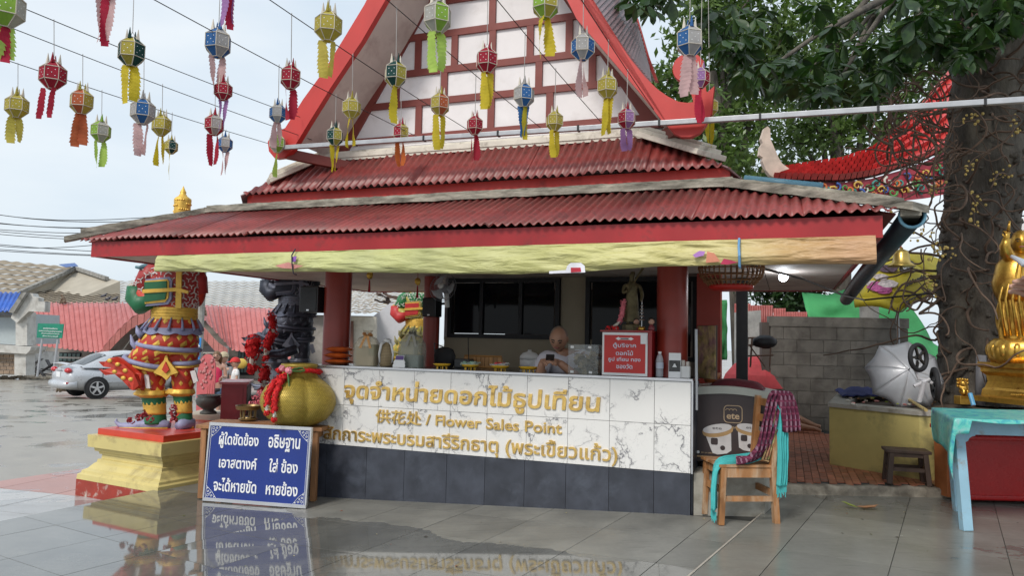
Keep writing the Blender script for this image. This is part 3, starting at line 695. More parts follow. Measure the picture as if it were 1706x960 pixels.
# ================================================================ awning roll
def awn():
    o=thing('rolled_awning','long rolled pale green vinyl banner hung under the front eave, orange at its right end','awning',KO,-TH)
    m,t,p,n,l=newmat('printed_vinyl');v=obco(n,l);sx=n.new('ShaderNodeSeparateXYZ');l.new(v,sx.inputs[0])
    mr=n.new('ShaderNodeMapRange');mr.inputs[1].default_value=-4.87;mr.inputs[2].default_value=1.3;ns_=nnoise(n,l,v,1.5,2)
    ad=n.new('ShaderNodeMath');ad.operation='MULTIPLY_ADD';ad.inputs[1].default_value=.3;l.new(ns_.outputs[0],ad.inputs[0]);l.new(sx.outputs[0],ad.inputs[2]);l.new(ad.outputs[0],mr.inputs[0])
    r=nramp(n,l,mr.outputs[0],[(0,(.5,.5,.22)),(.35,(.58,.6,.26)),(.7,(.55,.52,.2)),(.86,(.55,.46,.18)),(.93,(.5,.28,.12)),(1,(.5,.22,.12))])
    nn=nnoise(n,l,v,3,5);cc=nmix(n,l,.25,r.outputs[0],nramp(n,l,nn.outputs[0],[(.4,(.35,.36,.12)),(.65,(.62,.62,.35))]).outputs[0])
    l.new(cc,p.inputs['Base Color']);p.inputs['Roughness'].default_value=.48
    st=n.new('ShaderNodeMapping');st.inputs['Scale'].default_value=(1.2,5,7);st.inputs['Rotation'].default_value=(0,.25,0);l.new(v,st.inputs[0]);wn=nnoise(n,l,st.outputs[0],2.2,4,.5,.6);l.new(nbump(n,l,wn.outputs[0],.9,.05),p.inputs['Normal'])
    top=kpx([(262,428),(1459,395)],-.95);bot=kpx([(262,453),(520,453),(700,455),(850,457),(965,453),(1100,444),(1250,441),(1459,440)],-.95)
    def lerp(P,s):
        for i in range(len(P)-1):
            if s <= P[i+1][0] or i == len(P)-2: f=(s-P[i][0])/(P[i+1][0]-P[i][0]);return P[i][1]+(P[i+1][1]-P[i][1])*f
    s0,s1=top[0][0],top[1][0];mb=MB(KM)
    def fn(u,v):
        s=s0+(s1-s0)*v;zt,zb_=lerp(top,s)+.012,lerp(bot,s);h=zt-zb_;a=u*2*PI;w=noise.noise(Vector((s*2.5,math.sin(a)*1.2,math.cos(a))))*.014+noise.noise(Vector((s*5+math.cos(a)*2.5,a*1.2,1)))*.012+noise.noise(Vector((s*14+a*3,a*3,4)))*.002
        zc=(zt+zb_)/2;cz=math.cos(a)*h/2;return Vector((s,-.945+math.sin(a)*(.014+.02*(1-math.cos(a)))*-1+w*1.3,zc+cz+w*.4))
    mb.grid(28,220,fn,closeu=True);ro=mb.build('banner_roll',m,o,smooth=True)
    def patch(px,c,rough=.5,name='printed_patch',t=-1.0,th=.003):
        mb=MB(KM);mb.prism(kpx(px,t),(0,t,0),(1,0,0),(0,0,1),(0,th,0));mb.build(name,pm('print_'+name,c,rough,bump=0),ro)
    patch([(915,452),(943,450),(945,443),(951,438),(968,438),(974,443),(975,454),(915,456)],(.72,.72,.78),name='folded_white_print')
    patch([(951,446),(967,446),(968,453),(951,454)],(.42,.01,.03),name='red_print',t=-1.004)
    patch([(486,428),(494,427),(492,436),(486,437)],(.3,.12,.5),name='violet_print')
    patch([(458,443),(480,437),(492,441),(505,443),(490,448),(470,447)],(.6,.25,.22),name='pink_print')
    patch([(1154,425),(1165,418),(1175,419),(1172,426),(1158,429)],(.4,.18,.5),name='purple_print')
    patch([(1178,419),(1190,422),(1200,436),(1176,438)],(.55,.2,.12),name='orange_print')
    patch([(1206,431),(1230,437),(1212,441),(1200,440)],(.45,.02,.08),name='crimson_print')
    for px,c,wd in ((487,(.03,.03,.05),2),(1231,(.15,.35,.6),3)):
        a=kpx([(px,418 if px < 500 else 401),(px+1,455 if px < 500 else 442)],-1.0);mb=MB(KM)
        mb.tube([(a[0][0],-.96,a[0][1]+.02),(a[0][0],-1.005,a[0][1]-.04),(a[1][0],-1.018,(a[0][1]+a[1][1])/2-.02),(a[1][0],-.99,a[1][1]-.006),(a[1][0],-.95,a[1][1]-.01)],.006*wd/2,6);mb.build('tie_cord',pm('cord',c,.6,bump=0),o)
awn()
# ================================================================ blue sign on the floor
BLUE=pm('sign_blue',(.012,.035,.22),.3,var=.08,vs=3,bump=0);WHT=pm('sign_white',(.78,.79,.8),.45,var=.04,bump=0)
bl,br=atz(340,832,-.165),atz(508,845,-.165);sx_=(br-bl);sw=sx_.length;sx_.normalize();up_=(Vector((0,0,1))+Vector((-sx_.y,sx_.x,0))*.07).normalized();shh=.70;snn=sx_.cross(up_)
sg=thing('floor_sign','blue enamel sign with three lines of white Thai lettering standing on the wet floor','sign',(bl+br)/2-Vector((0,0,.025)),math.atan2(sx_.y,sx_.x))
SM=Matrix.Translation(bl) @ Matrix(((sx_.x,-snn.x,up_.x,0),(sx_.y,-snn.y,up_.y,0),(sx_.z,-snn.z,up_.z,0),(0,0,0,1)))      # x along, y back, z up the board
mb=MB(SM);mb.box((sw/2,.012,shh/2),(sw,.022,shh));mb.build('board',BLUE,sg)
mb=MB(SM)
for a,b in (((0,.0,0),(sw,0,0)),((0,0,shh),(sw,0,shh))):
    if a[2]: mb.build('frame',TRIM,sg);mb=MB(SM)
    mb.bar((a[0]-.012,.008,a[2]),(b[0]+.012,.008,b[2]),.03,.03)
mb2=MB(SM);mb2.bar((-.006,.008,.012),(-.006,.008,shh-.012),.03,.016);mb2.build('frame',TRIM,sg);mb2=MB(SM);mb2.bar((sw+.006,.008,.012),(sw+.006,.008,shh-.012),.03,.016)
mb.build('frame',TRIM,sg);mb2.build('frame',TRIM,sg)
mb=MB(SM);q=.014
for (x0,z0,x1,z1) in ((q,q,sw-q,q),(q,shh-q,sw-q,shh-q),(q,q,q,shh-q),(sw-q,q,sw-q,shh-q)): mb.bar((x0,-.0012,z0),(x1,-.0012,z1),.004,.002,up=(0,1,0)) if False else mb.box(((x0+x1)/2,-.0015,(z0+z1)/2),(abs(x1-x0)+.003,.002,abs(z1-z0)+.003))
for cx,cz,ax,az in ((q,q,1,1),(sw-q,q,-1,1),(q,shh-q,1,-1),(sw-q,shh-q,-1,-1)):
    for k,(u,v,r) in enumerate(((.022,.022,.017),(.058,.02,.012),(.02,.058,.012),(.088,.012,.007),(.012,.088,.007),(.045,.045,.009))):
        pts=[(cx+ax*(u+math.cos(t*.7)*r*(1-t/14)),-.002,cz+az*(v+math.sin(t*.7)*r*(1-t/14))) for t in range(11)];mb.tube(pts,.0026,4)
    mb.tube([(cx,-.002,cz+az*.11),(cx+ax*.05,-.002,cz+az*.07),(cx+ax*.07,-.002,cz+az*.05),(cx+ax*.11,-.002,cz)],.0022,4)
mb.build('corner_ornament',WHT,sg)
for body,ln,wd,c in (('ผู้ใดขัดข้อง',0,.40,.30),('อธิษฐาน',0,.31,.755),('เอาสตางค์',1,.38,.31),('ใส่ ข้อง',1,.28,.765),('จะได้หายขัด',2,.43,.30),('หายข้อง',2,.31,.765)):
    hgt={0: .145,1: .12,2: .12}[ln] if body not in ('เอาสตางค์',) else .1
    text('white_lettering',body,WHT,sg,SM @ Vector((c*sw,-.001,(.555,.35,.145)[ln])),sx_,up_,width=wd*sw,height=hgt*1.05,ext=.002,off=.02)
for f in (.23,.78):
    mb=MB(SM);mb.box((f*sw,.03,-.02),(.05,.05,.035));mb.build('foot',DWOOD,sg)
# ================================================================ wooden table with the gold basket
tz=.53;rl=atz(546,823,-.17)
tb=thing('offering_table','worn brown wooden table behind the blue sign carrying the gold basket','table',(rl.x-.6,rl.y-.12,-.18),-.03)
TB_=mw(tb)
mb=MB(TB_);mb.box((-.0,.05,tz+.17-.02),(1.22,.52,.035),bev=.005);mb.build('tabletop',WOOD,tb)
for x,y in ((.54,-.16),(.54,.26),(-.54,-.16),(-.54,.26)):
    mb=MB(TB_);mb.bar((x,y,0),(x,y,tz+.13),.065,.055,bev=.004);mb.build('leg',WOOD,tb)
for a,b in (((-.51,-.16),(.51,-.16)),((-.51,.26),(.51,.26)),((.54,-.13),(.54,.23)),((-.54,-.13),(-.54,.23))):
    mb=MB(TB_);mb.bar((a[0],a[1],tz+.1),(b[0],b[1],tz+.1),.03,.07);mb.build('apron',WOOD,tb)
mb=MB(TB_);mb.bar((.51,-.16,tz-.02),(.40,-.16,tz+.09),.03,.04);mb.build('brace',WOOD,tb)
def weave(name,c1,c2,sc_=1,metal=.3):
    m,t,p,n,l=newmat(name);v=obco(n,l);s=n.new('ShaderNodeSeparateXYZ');l.new(v,s.inputs[0])
    at=n.new('ShaderNodeMath');at.operation='ARCTAN2';l.new(s.outputs[1],at.inputs[0]);l.new(s.outputs[0],at.inputs[1])
    cb=n.new('ShaderNodeCombineXYZ');l.new(at.outputs[0],cb.inputs[0]);l.new(s.outputs[2],cb.inputs[1]);mpg=n.new('ShaderNodeMapping');mpg.inputs['Scale'].default_value=(9*sc_,34*sc_,1);l.new(cb.outputs[0],mpg.inputs[0])
    bk=n.new('ShaderNodeTexBrick');bk.inputs['Scale'].default_value=1;bk.inputs['Mortar Size'].default_value=.07;bk.inputs['Mortar Smooth'].default_value=.8;bk.inputs['Brick Width'].default_value=.5;bk.inputs['Row Height'].default_value=.4
    bk.inputs['Color1'].default_value=c4(c1);bk.inputs['Color2'].default_value=c4([x*.8 for x in c1]);bk.inputs['Mortar'].default_value=c4(c2);l.new(mpg.outputs[0],bk.inputs['Vector'])
    l.new(bk.outputs[0],p.inputs['Base Color']);p.inputs['Roughness'].default_value=.42;p.inputs['Metallic'].default_value=metal
    inv=n.new('ShaderNodeMath');inv.operation='SUBTRACT';inv.inputs[0].default_value=1;l.new(bk.outputs['Fac'],inv.inputs[1]);l.new(nbump(n,l,inv.outputs[0],.8,.008),p.inputs['Normal']);return m
GW=weave('gold_weave',(.62,.46,.08),(.2,.13,.02))
bp=Vector((aty(495,706,rl.y-.2).x,rl.y-.2,tz))
bk_=thing('gold_basket','big four lobed gold woven basket with red garlands on the wooden table','basket',bp)
def lob(an,i): return 1+(.2*abs(math.cos(2*an+.5))**.55-.13)*(1 if 1 < i < 9 else .15)
prof=[(.2,0),(.22,.012),(.3,.06),(.36,.14),(.385,.22),(.375,.3),(.33,.38),(.26,.44),(.2,.48),(.175,.52),(.175,.56),(.19,.585),(.19,.61),(.17,.615),(.15,.58)]
mb=MB(Matrix.Translation(bp));mb.smooth=True;mb.lathe([(r*.91,h*.96) for r,h in prof],(0,0,0),72,fn=lob);mb.build('woven_body',GW,bk_)
for k in range(4):
    an=PI/4+k*PI/2+.25-.5;an=(PI/2*(k)+PI/4)-.25;mb=MB(Matrix.Translation(bp));mb.tube([(r*.91*lob(an,i)*math.cos(an),r*.91*lob(an,i)*math.sin(an),h*.96) for i,(r,h) in enumerate(prof[1:9],1)],.006,6);mb.build('rib',pm('dark_gold',(.3,.2,.03),.5,metal=.3),bk_)
GRED=pm('garland_red',(.62,.012,.015),.75,var=.35,vs=40,bump=.3);GWHT=pm('jasmine_white',(.7,.68,.6),.7,var=.15,vs=40);GPNK=pm('garland_pink',(.75,.2,.25),.7,var=.3,vs=30)
def petals(mb,p,r,n,s=.011,flat=1):
    p=Vector(p)
    for i in range(n):
        d=Vector((random.gauss(0,1),random.gauss(0,1),random.gauss(0,1))).normalized();q=p+d*r*random.uniform(.75,1);a=d.cross(Vector((random.random(),random.random(),1))).normalized()*s*random.uniform(.7,1.3);b=d.cross(a).normalized()*s*random.uniform(.7,1.3)
        mb.add([q+a*.2-b,q+a+d*s*.6,q+b-a*.2+d*s*.2,q-a+d*s*.5],[(0,1,2,3)])
def garland(name,pts,r,label,m=None,par=None,tassel=True,n=14,grp=None):
    o=thing(name,label,'garland',pts[0],0,grp) if par is None else par
    mb=MB();P=[Vector(p) for p in pts];L_=sum((P[i+1]-P[i]).length for i in range(len(P)-1));k=max(3,int(L_/r/.8))
    mb.smooth=True
    def at(f):
        x=f*L_
        for i in range(len(P)-1):
            d=(P[i+1]-P[i]).length
            if x <= d or i == len(P)-2: return P[i]+(P[i+1]-P[i])*(x/d)
            x -= d
    mb.tube([at(i/k) for i in range(k+1)],[r*random.uniform(.65,.85) for _ in range(k+1)],8)
    for i in range(k+1): petals(mb,at(i/k),r,n,r*.38)
    mb.build('flowers',m or GRED,o)
    if tassel:
        e=P[-1]
        mb=MB();mb.tube([e,e-Vector((0,0,r*1.6))],[r*.45,r*.35],6);petals(mb,e-Vector((0,0,r)),r*.6,10,r*.3);mb.build('white_buds',GWHT,o)
        mb=MB();petals(mb,e-Vector((0,0,r*2.1)),r*.8,24,r*.35);mb.ball(e-Vector((0,0,r*2.1)),r*.6,8);mb.build('tassel',m or GRED,o)
    return o
BP=Matrix.Translation(bp)
ring=[bp+Vector((math.cos(a)*.2,math.sin(a)*.2,.515-.02*math.sin(a))) for a in [x*PI/9-2.0 for x in range(17)]]
garland('garland',ring,.026,'red flower garland wound round the neck of the gold basket',tassel=False,n=10,m=GRED)
for dx,zz,ex in ((-.13,.16,-.2),(-.07,.1,-.13)):
    garland('garland',[bp+Vector((-.06,-.2,.5)),bp+Vector((dx-.02,-.31,.42)),bp+Vector((ex+.02,-.375,.3)),bp+Vector((ex+.03,-.4,zz+.06))],.034,'longer red garland hanging down the front of the gold basket' if zz < .12 else 'shorter red garland on the left of the gold basket front')
rb=thing('ribbon_bow','green and pink gauze bow tied to the neck of the gold basket','bow',bp+Vector((-.04,-.21,.5)))
GRN=pm('green_gauze',(.12,.3,.1),.6,var=.3);PNK=pm('pink_gauze',(.7,.25,.3),.6,var=.3)
def loopr(mb,c,d,ln,wd):
    c=Vector(c);d=Vector(d);u=Vector((0,0,1));mb.grid(9,3,lambda a,b: c+d*ln*math.sin(a*PI)*(1)+u*wd*(math.cos(a*PI))*.6*math.sin(a*PI+.2)+Vector((0,-1,0))*(b-.5)*wd+u*(b-.5)*wd*.4)
mb=MB();loopr(mb,bp+Vector((-.04,-.23,.52)),(1,-.1,.15),.16,.05);loopr(mb,bp+Vector((-.04,-.23,.5)),(.25,-.3,-1),.16,.06);mb.build('green_loops',GRN,rb,thick=.002)
mb=MB();mb.ball(bp+Vector((-.03,-.24,.53)),.035,10,jit=.2);mb.ball(bp+Vector((-.1,-.23,.55)),.03,10,jit=.2);mb.build('pink_knot',PNK,rb)
# brass footed tray left of the basket
BRASS=pm('dark_brass',(.22,.15,.06),.4,metal=.6,var=.3,bump=.1)
q0=aty(413,707,rl.y+.1);q0.z=tz
tr=thing('brass_tray','dark brass footed tray at the left end of the wooden table','tray',q0)
mb=MB(Matrix.Translation(q0));mb.smooth=True;mb.lathe([(.09,0),(.095,.012),(.07,.02),(.065,.03)],n=24);autosmooth(mb.build('base',BRASS,tr))
mb=MB(Matrix.Translation(q0));mb.smooth=True;mb.lathe([(.09,.1),(.12,.105),(.125,.13),(.13,.145),(.12,.145),(.11,.125),(.0,.12)],n=28);autosmooth(mb.build('dish',BRASS,tr))
for k in range(7):
    a=k*2*PI/7;mb=MB(Matrix.Translation(q0));mb.tube([(math.cos(a)*.07,math.sin(a)*.07,.025),(math.cos(a)*.075,math.sin(a)*.075,.105)],[.011,.008],6);mb.build('leg',BRASS,tr)
fl=thing('flower_pile','pile of pink and red garlands heaped behind the brass tray','flowers',q0+Vector((-.02,.4,0)))
mb=MB()
for i in range(40): petals(mb,q0+Vector((random.uniform(-.1,.25),random.uniform(.3,.6),.1+random.random()*.15)),.03,12,.014)
mb.build('flowers',GPNK,fl)
# ================================================================ things on the counter
def ct(px,t=.2):                                                 # a spot on the counter top under pixel column px
    s=kpx([(px,612)],t)[0][0];return K(s,t,CT)
def M_(p,rz=-TH): return Matrix.Translation(p) @ Matrix.Rotation(rz,4,'Z')
ORP=pm('orange_foil',(.5,.1,.02),.22,var=.25,vs=12,bump=.5,bs=18,bd=.02)
for i,lb in enumerate(('lowest of the three orange foil packets stacked beside the left column','middle one of the three stacked orange foil packets','topmost orange foil packet of the stack beside the left column')):
    p=ct(564,.16)+Vector((random.uniform(-.008,.008),0,.002+i*.062));o=thing('foil_packet',lb,'packet',p,-TH+random.uniform(-.06,.06),'orange foil packets on the counter')
    mb=MB(mw(o));mb.smooth=True
    mb.grid(13,9,lambda u,v: Vector(((u-.5)*.27,(v-.5)*.18,.03+.027*(1-abs(2*u-1)**4)*(1-abs(2*v-1)**4)+.004*noise.noise(Vector((u*6,v*6,i))))))
    mb.grid(13,9,lambda u,v: Vector(((.5-u)*.27,(v-.5)*.18,.03-.027*(1-abs(2*u-1)**4)*(1-abs(2*v-1)**4))))
    mb.build('wrapper',ORP,o)
FILM1=glassy('hamper_film',(.62,.56,.42),.15,.42);FILM2=glassy('hamper_film_green',(.4,.42,.36),.15,.45)
def bow(o,c,m,r=.05,tails=.12):
    mb=MB()
    for k in range(9):
        a=random.uniform(0,2*PI);d=Vector((math.cos(a),math.sin(a)*.6-.2,random.uniform(-.1,.8))).normalized();loopr(mb,c,d,r*random.uniform(.8,1.2),r*.55)
    for s in (-1,1): mb.grid(2,6,lambda u,v: Vector(c)+Vector((s*(.01+v*.04)+(u-.5)*.025,-.04-.05*v,-tails*v)))
    return mb.build('ribbon_bow',m,o,thick=.0015)
def hamper(px,t,w,d,h,film,inner,ribbon,label):
    p=ct(px,t);o=thing('gift_hamper',label,'gift hamper',p,-TH);M=mw(o)
    for (x,y,z,a,b,c,m) in inner: mb=MB(M);mb.box((x,y,z+c/2+.002),(a,b,c),bev=.006);mb.build('gift_box',m,o)
    mb=MB(M);mb.smooth=True
    pr=[(1,0),(1.03,.15),(1.04,.45),(.98,.68),(.75,.82),(.35,.9),(.16,.93),(.2,.98),(.42,1.08)]
    def fn(u,v):
        i=v*(len(pr)-1);k=min(int(i),len(pr)-2);f=i-k;r=pr[k][0]*(1-f)+pr[k+1][0]*f;z=pr[k][1]*(1-f)+pr[k+1][1]*f;a=u*2*PI
        e=4 if z < .7 else 2.4;q=(abs(math.cos(a))**e+abs(math.sin(a))**e)**(-1/e)*r*(1+.05*noise.noise(Vector((a*2.2,z*4,px))) + (.12*math.sin(a*9) if z > .8 else 0))
        return Vector((math.cos(a)*q*w/2,math.sin(a)*q*d/2,z*h))
    mb.grid(40,26,fn,closeu=True);mb.build('clear_wrap',film,o)
    bow(o,p+Vector((0,-.03,h*.9)),ribbon)
    return o
KH=pm('khaki_box',(.5,.42,.25),.5);OLV=pm('olive_box',(.3,.32,.18),.5);TEAL=pm('grey_teal_box',(.16,.22,.22),.5);TAN=pm('tan_box',(.6,.48,.3),.55)
hamper(611,.2,.26,.17,.33,FILM1,[(0,0,0,.2,.1,.1,TAN),(-.03,0,.102,.14,.1,.09,KH),(.07,.01,.102,.06,.1,.11,OLV)],pm('orange_ribbon',(.75,.38,.14),.4),'clear wrapped gift hamper with an orange ribbon bow')
hamper(686,.2,.25,.17,.36,FILM2,[(0,0,0,.2,.12,.12,TEAL),(-.03,0,.122,.14,.1,.13,KH)],pm('grey_ribbon',(.35,.34,.3),.4),'clear wrapped gift hamper with a grey bow beside the purple card')
BAM=weave('bamboo_weave',(.55,.42,.24),(.2,.13,.06),.8,0)
p=ct(644,.16);o=thing('bamboo_basket','slim pale bamboo basket with a white ribbon between the two gift hampers','basket',p)
mb=MB(Matrix.Translation(p));mb.smooth=True;mb.lathe([(.06,0),(.068,.02),(.07,.12),(.055,.2),(.035,.235),(.03,.24)],n=20);mb.build('woven_body',BAM,o)
mb=MB(Matrix.Translation(p));mb.smooth=True
for s in (-1,1): mb.tube([(s*.02,-.02,.245),(s*.05,-.06,.22),(s*.068,-.05,.12),(s*.06,-.04,.04)],[.012,.014,.012,.008],6)
mb.ball((0,-.01,.255),.035,10,(1.2,.8,.7),jit=.15);mb.build('white_ribbon',WHITEP,o)
p=ct(664,.05);o=thing('price_card','small white scalloped card with a purple top standing at the front of the counter','card',p,-TH);M=mw(o)
mb=MB(M);mb.prism([(-.065,0),(.065,0),(.068,.02),(.06,.035),(.064,.05),(.05,.07),(.045,.075),(.045,.115),(-.045,.115),(-.045,.075),(-.05,.07),(-.064,.05),(-.06,.035),(-.068,.02)],(0,0,0.002),(1,0,0),(0,.2,1),(0,.006,0));mb.build('card',WHT,o)
mb=MB(M);mb.prism([(-.042,.072),(.042,.072),(.042,.112),(-.042,.112)],(0,-.002,0.002),(1,0,0),(0,.2,1),(0,.0015,0));mb.build('purple_heading',pm('purple_print2',(.1,.05,.2),.5),o)
# footed gold trays
YEL=pm('yellow_plastic',(.72,.42,.02),.3,var=.1,bump=0)
def tray(px,t,label,goods=None,r=.085):
    p=ct(px,t);o=thing('footed_tray',label,'tray',p,-TH,'gold footed trays along the counter');M=mw(o);mb=MB(M);mb.smooth=True
    mb.lathe([(.0,.032),(.8*r,.032),(r,.048),(1.08*r,.05),(r,.042),(.8*r,.026),(0,.026)],n=24,sy=.75);mb.build('dish',YEL,o)
    for k in range(6): a=k*PI/3;mb=MB(M);mb.tube([(math.cos(a)*r*.6,math.sin(a)*r*.45,.028),(math.cos(a)*r*.62,math.sin(a)*r*.47,0)],.005,6);mb.build('leg',YEL,o)
    if goods:
        g2=thing('incense_bundle',goods[1],'incense',p+Vector((0,0,.034)),-TH);mb=MB(mw(g2))
        for i in range(10): a=random.uniform(-.5,.5);c=Vector((random.uniform(-.02,.02),random.uniform(-.03,.03),.014+random.random()*.02));d=Vector((math.cos(a),math.sin(a),random.uniform(-.05,.15)))*.075;mb.tube([c-d,c+d],.006,5)
        mb.build('sticks',pm('goods_a',goods[0],.5,var=.4,vs=30),g2)
        mb=MB(mw(g2));[mb.ball((random.uniform(-.05,.05),random.uniform(-.03,.03),.03),.018,8,jit=.2) for _ in range(5)];mb.build('flowers',pm('goods_b',goods[2],.5,var=.3),g2)
tray(736,.12,'empty gold footed tray nearest the purple card')
tray(783,.14,'gold footed tray with green wrapped incense, second from the left',((.35,.42,.35),'green and white wrapped incense on the second tray',(.25,.4,.3)))
tray(833,.14,'gold footed tray with red wrapped candles in the middle of the counter',((.4,.4,.38),'red and grey wrapped candles on the middle tray',(.55,.05,.05)))
tray(880,.12,'gold footed tray just in front of the seated man')
p=ct(770,.45);o=thing('bamboo_tray','brown bamboo slat tray leaning at the back of the counter','tray',p+Vector((.2,.1,0)),-TH);M=mw(o)
for k in range(9): mb=MB(M);mb.box((-.18+k*.045,0,.065),(.04,.012,.1));mb.build('slat',pm('bamboo_slat',(.35,.17,.05),.5,randobj=.2),o) if k == 0 else mb.build('slat',bpy.data.materials['bamboo_slat'],o)
mb=MB(M);mb.tube([(-.2,0,.01),(.2,0,.01),(.21,0,.06),(.2,0,.12),(-.2,0,.12),(-.21,0,.06)],.012,6,closed=True);mb.build('rim',bpy.data.materials['bamboo_slat'],o)
p=ct(740,.5);o=thing('black_bag','black shoulder bag lying behind the trays near the rear column','bag',p,-TH);M=mw(o)
mb=MB(M);mb.smooth=True;mb.lathe([(.08,0),(.105,.03),(.11,.12),(.09,.18),(.04,.2)],n=20,sx=1.05,sy=.6,fn=lambda a,i: 1+.05*math.sin(a*3+i));mb.build('body',pm('black_cloth',(.012,.012,.014),.8,bump=.4),o)
mb=MB(M);mb.tube([(-.1,0,.1),(-.12,0,.24),(-.02,.02,.2),(.1,0,.02),(.22,-.02,.03)],.008,6);mb.build('strap',BLACKP,o)
p=ct(776,.48);o=thing('black_case','small black case with cables next to the black bag','case',p+Vector((-.02,.02,0)),-TH);mb=MB(mw(o));mb.box((0,0,.045),(.17,.12,.09),bev=.01);mb.build('body',BLACKP,o);mb=MB(mw(o));mb.tube([(.05,0,.09),(.02,.05,.2),(-.05,.2,.3)],.005,6);mb.build('cable',BLACKP,o)
# rice cooker behind
p=K(kpx([(882,600)],1.0)[0][0],1.0,1.1);o=thing('rice_cooker','white rounded electric cooker behind the man on a shelf','cooker',p);mb=MB(Matrix.Translation(p));mb.smooth=True
mb.lathe([(.09,0),(.1,.02),(.1,.09),(.095,.1)],n=24);mb.build('body',WHITEP,o);mb=MB(Matrix.Translation(p));mb.smooth=True;mb.lathe([(.102,.1),(.1,.13),(.07,.165),(.02,.18),(.018,.2)],n=24);mb.build('lid',WHITEP,o)
mb=MB(KM);mb.box((-1.6,1.15,1.08),(2.4,.5,.03));mb.box((-1.6,1.15,.53),(2.3,.44,1.06));o=mb.build('rear_shelf',BEIGE);tag(o,'low beige work shelf inside the kiosk behind the counter','shelf')
# ---- donation box
p=ct(976,.2);o=thing('donation_box','clear acrylic donation box holding banknotes beside the seated man','donation box',p,-TH);M=mw(o)
AC=glassy('acrylic',(.75,.8,.8),.06,.1)
for c,d in (((0,-.1,.13),(.27,.005,.26)),((0,.1,.13),(.27,.005,.26)),((-.135,0,.13),(.005,.195,.26)),((.135,0,.13),(.005,.195,.26)),((0,0,.262),(.28,.21,.005))): mb=MB(M);mb.box(c,d);mb.build('acrylic_panel',AC,o)
NOTE=pm('banknote',(.3,.25,.15),.7,var=.3,vs=20)
mb=MB(M)
for i in range(60):
    c=Vector((random.uniform(-.08,.09),random.uniform(-.06,.06),.01+random.random()**1.3*.17));a=Vector((random.uniform(-1,1),random.uniform(-1,1),random.uniform(-.5,.5))).normalized()*.045;b=a.cross(Vector((random.random(),random.random(),1))).normalized()*.025;mb.grid(4,2,lambda u,v: c+a*(2*u-1)+b*(2*v-1)+Vector((0,0,.01*math.sin(u*PI*1.5))))
mb.build('banknotes',NOTE,o,kind='stuff')
for x,z in ((-.1,.02),(.07,.02),(-.1,.24),(.06,.24)): mb=MB(M);mb.box((x,-.104,z),(.03,.004,.02));mb.build('bracket',WHITEP,o)
# ---- red amulet box with lettering
a0=kpx([(1004,560),(1079,560)],.06);s0,s1=a0[0][0],a0[1][0]
p=K((s0+s1)/2,.06,CT);o=thing('red_prize_box','red box with a white framed panel of pale Thai lettering at the counter right','box',p,-TH-.0);M=mw(o);W2=(s1-s0)
mb=MB(M);mb.box((.015,.2,.19),(W2+.04,.38,.38));mb.build('box_body',pm('deep_red_box',(.3,.012,.015),.35,var=.1),o)
mb=MB(M);mb.box((0,.0,.19),(W2+.0,.012,.37));mb.build('white_border',WHT,o)
mb=MB(M);mb.box((0,-.008,.19),(W2-.035,.006,.325));mb.build('red_panel',pm('sign_red',(.5,.018,.015),.4,var=.08,bump=0),o)
LB=pm('letter_blue',(.62,.68,.8),.5,bump=0)
for i,(body,wd,hg) in enumerate((('ตู้บริจาค',.2,.052),('ดอกไม้',.15,.042),('ธูป เทียน ทอง',.28,.046),('ของวัด',.14,.042))):
    text('lettering',body,LB,o,M @ Vector((0,-.012,(.262,.2,.14,.085)[i])),M.to_3x3() @ Vector((1,0,0)),(0,0,1),width=wd,height=hg,ext=.002,off=.01)
mb=MB(M);mb.prism([(-.08,0),(-.055,.014),(-.04,.008),(.04,.008),(.055,.014),(.08,0),(.055,-.014),(.04,-.008),(-.04,-.008),(-.055,-.014)],(0,-.012,.322),(1,0,0),(0,0,1),(0,.003,0));mb.build('slot_mark',WHT,o)
mb=MB(M);mb.box((0,-.0135,.322),(.07,.002,.008));mb.build('slot',BLACKP,o)
mb=MB(M);mb.box((W2/2-.03,-.013,.32),(.055,.003,.08));mb.build('paper_label',WHT,o)
mb=MB(M);mb.box((.01,.2,.388),(W2+.06,.42,.014));mb.build('lid',pm('lid_red',(.3,.02,.02),.4),o)
bt=p+Vector((0,0,.395))
def onbox(px,t): s=kpx([(px,550)],t)[0][0];return K(s,t,CT+.395)
BRZ=pm('old_bronze',(.12,.1,.05),.5,metal=.5,var=.4,vs=20,bump=.3)
q=onbox(1052,.25);st=thing('bronze_statuette','old bronze standing figure carrying a staff on top of the red box','statue',q);M=Matrix.Translation(q)
mb=MB(M);mb.lathe([(.085,0),(.085,.05),(.07,.06)],n=8);mb.build('plinth',BRZ,st)
nd=[((0,0,.26),.045,.035),((0,0,.34),.05,.035),((0,0,.40),.055,.035),((0,0,.445),.02),((0,0,.49),.032,.034),((.015,0,.535),.022),
      ((-.03,0,.2),.035),((-.03,0,.12),.028),((-.03,0,.07),.02),((-.03,-.03,.068),.016),((.03,0,.2),.035),((.03,0,.12),.028),((.03,0,.07),.02),((.03,-.03,.068),.016),
      ((-.07,0,.4),.02),((-.08,-.02,.33),.017),((-.04,-.05,.36),.013),((.07,0,.4),.02),((.09,-.02,.32),.017),((.075,-.05,.26),.013)]
skin('figure',[(M @ Vector(a[0]),)+tuple(a[1:]) for a in nd],[(0,1),(1,2),(2,3),(3,4),(4,5),(0,6),(6,7),(7,8),(8,9),(0,10),(10,11),(11,12),(12,13),(2,14),(14,15),(15,16),(2,17),(17,18),(18,19)],BRZ,st)
mb=MB(M);mb.lathe([(.075,.08),(.06,.18),(.048,.27)],n=14,sy=.7);mb.build('robe',BRZ,st)
mb=MB(M);mb.tube([(-.05,-.06,.33),(.09,-.04,.56)],[.006,.012],6);mb.build('staff',BRZ,st)
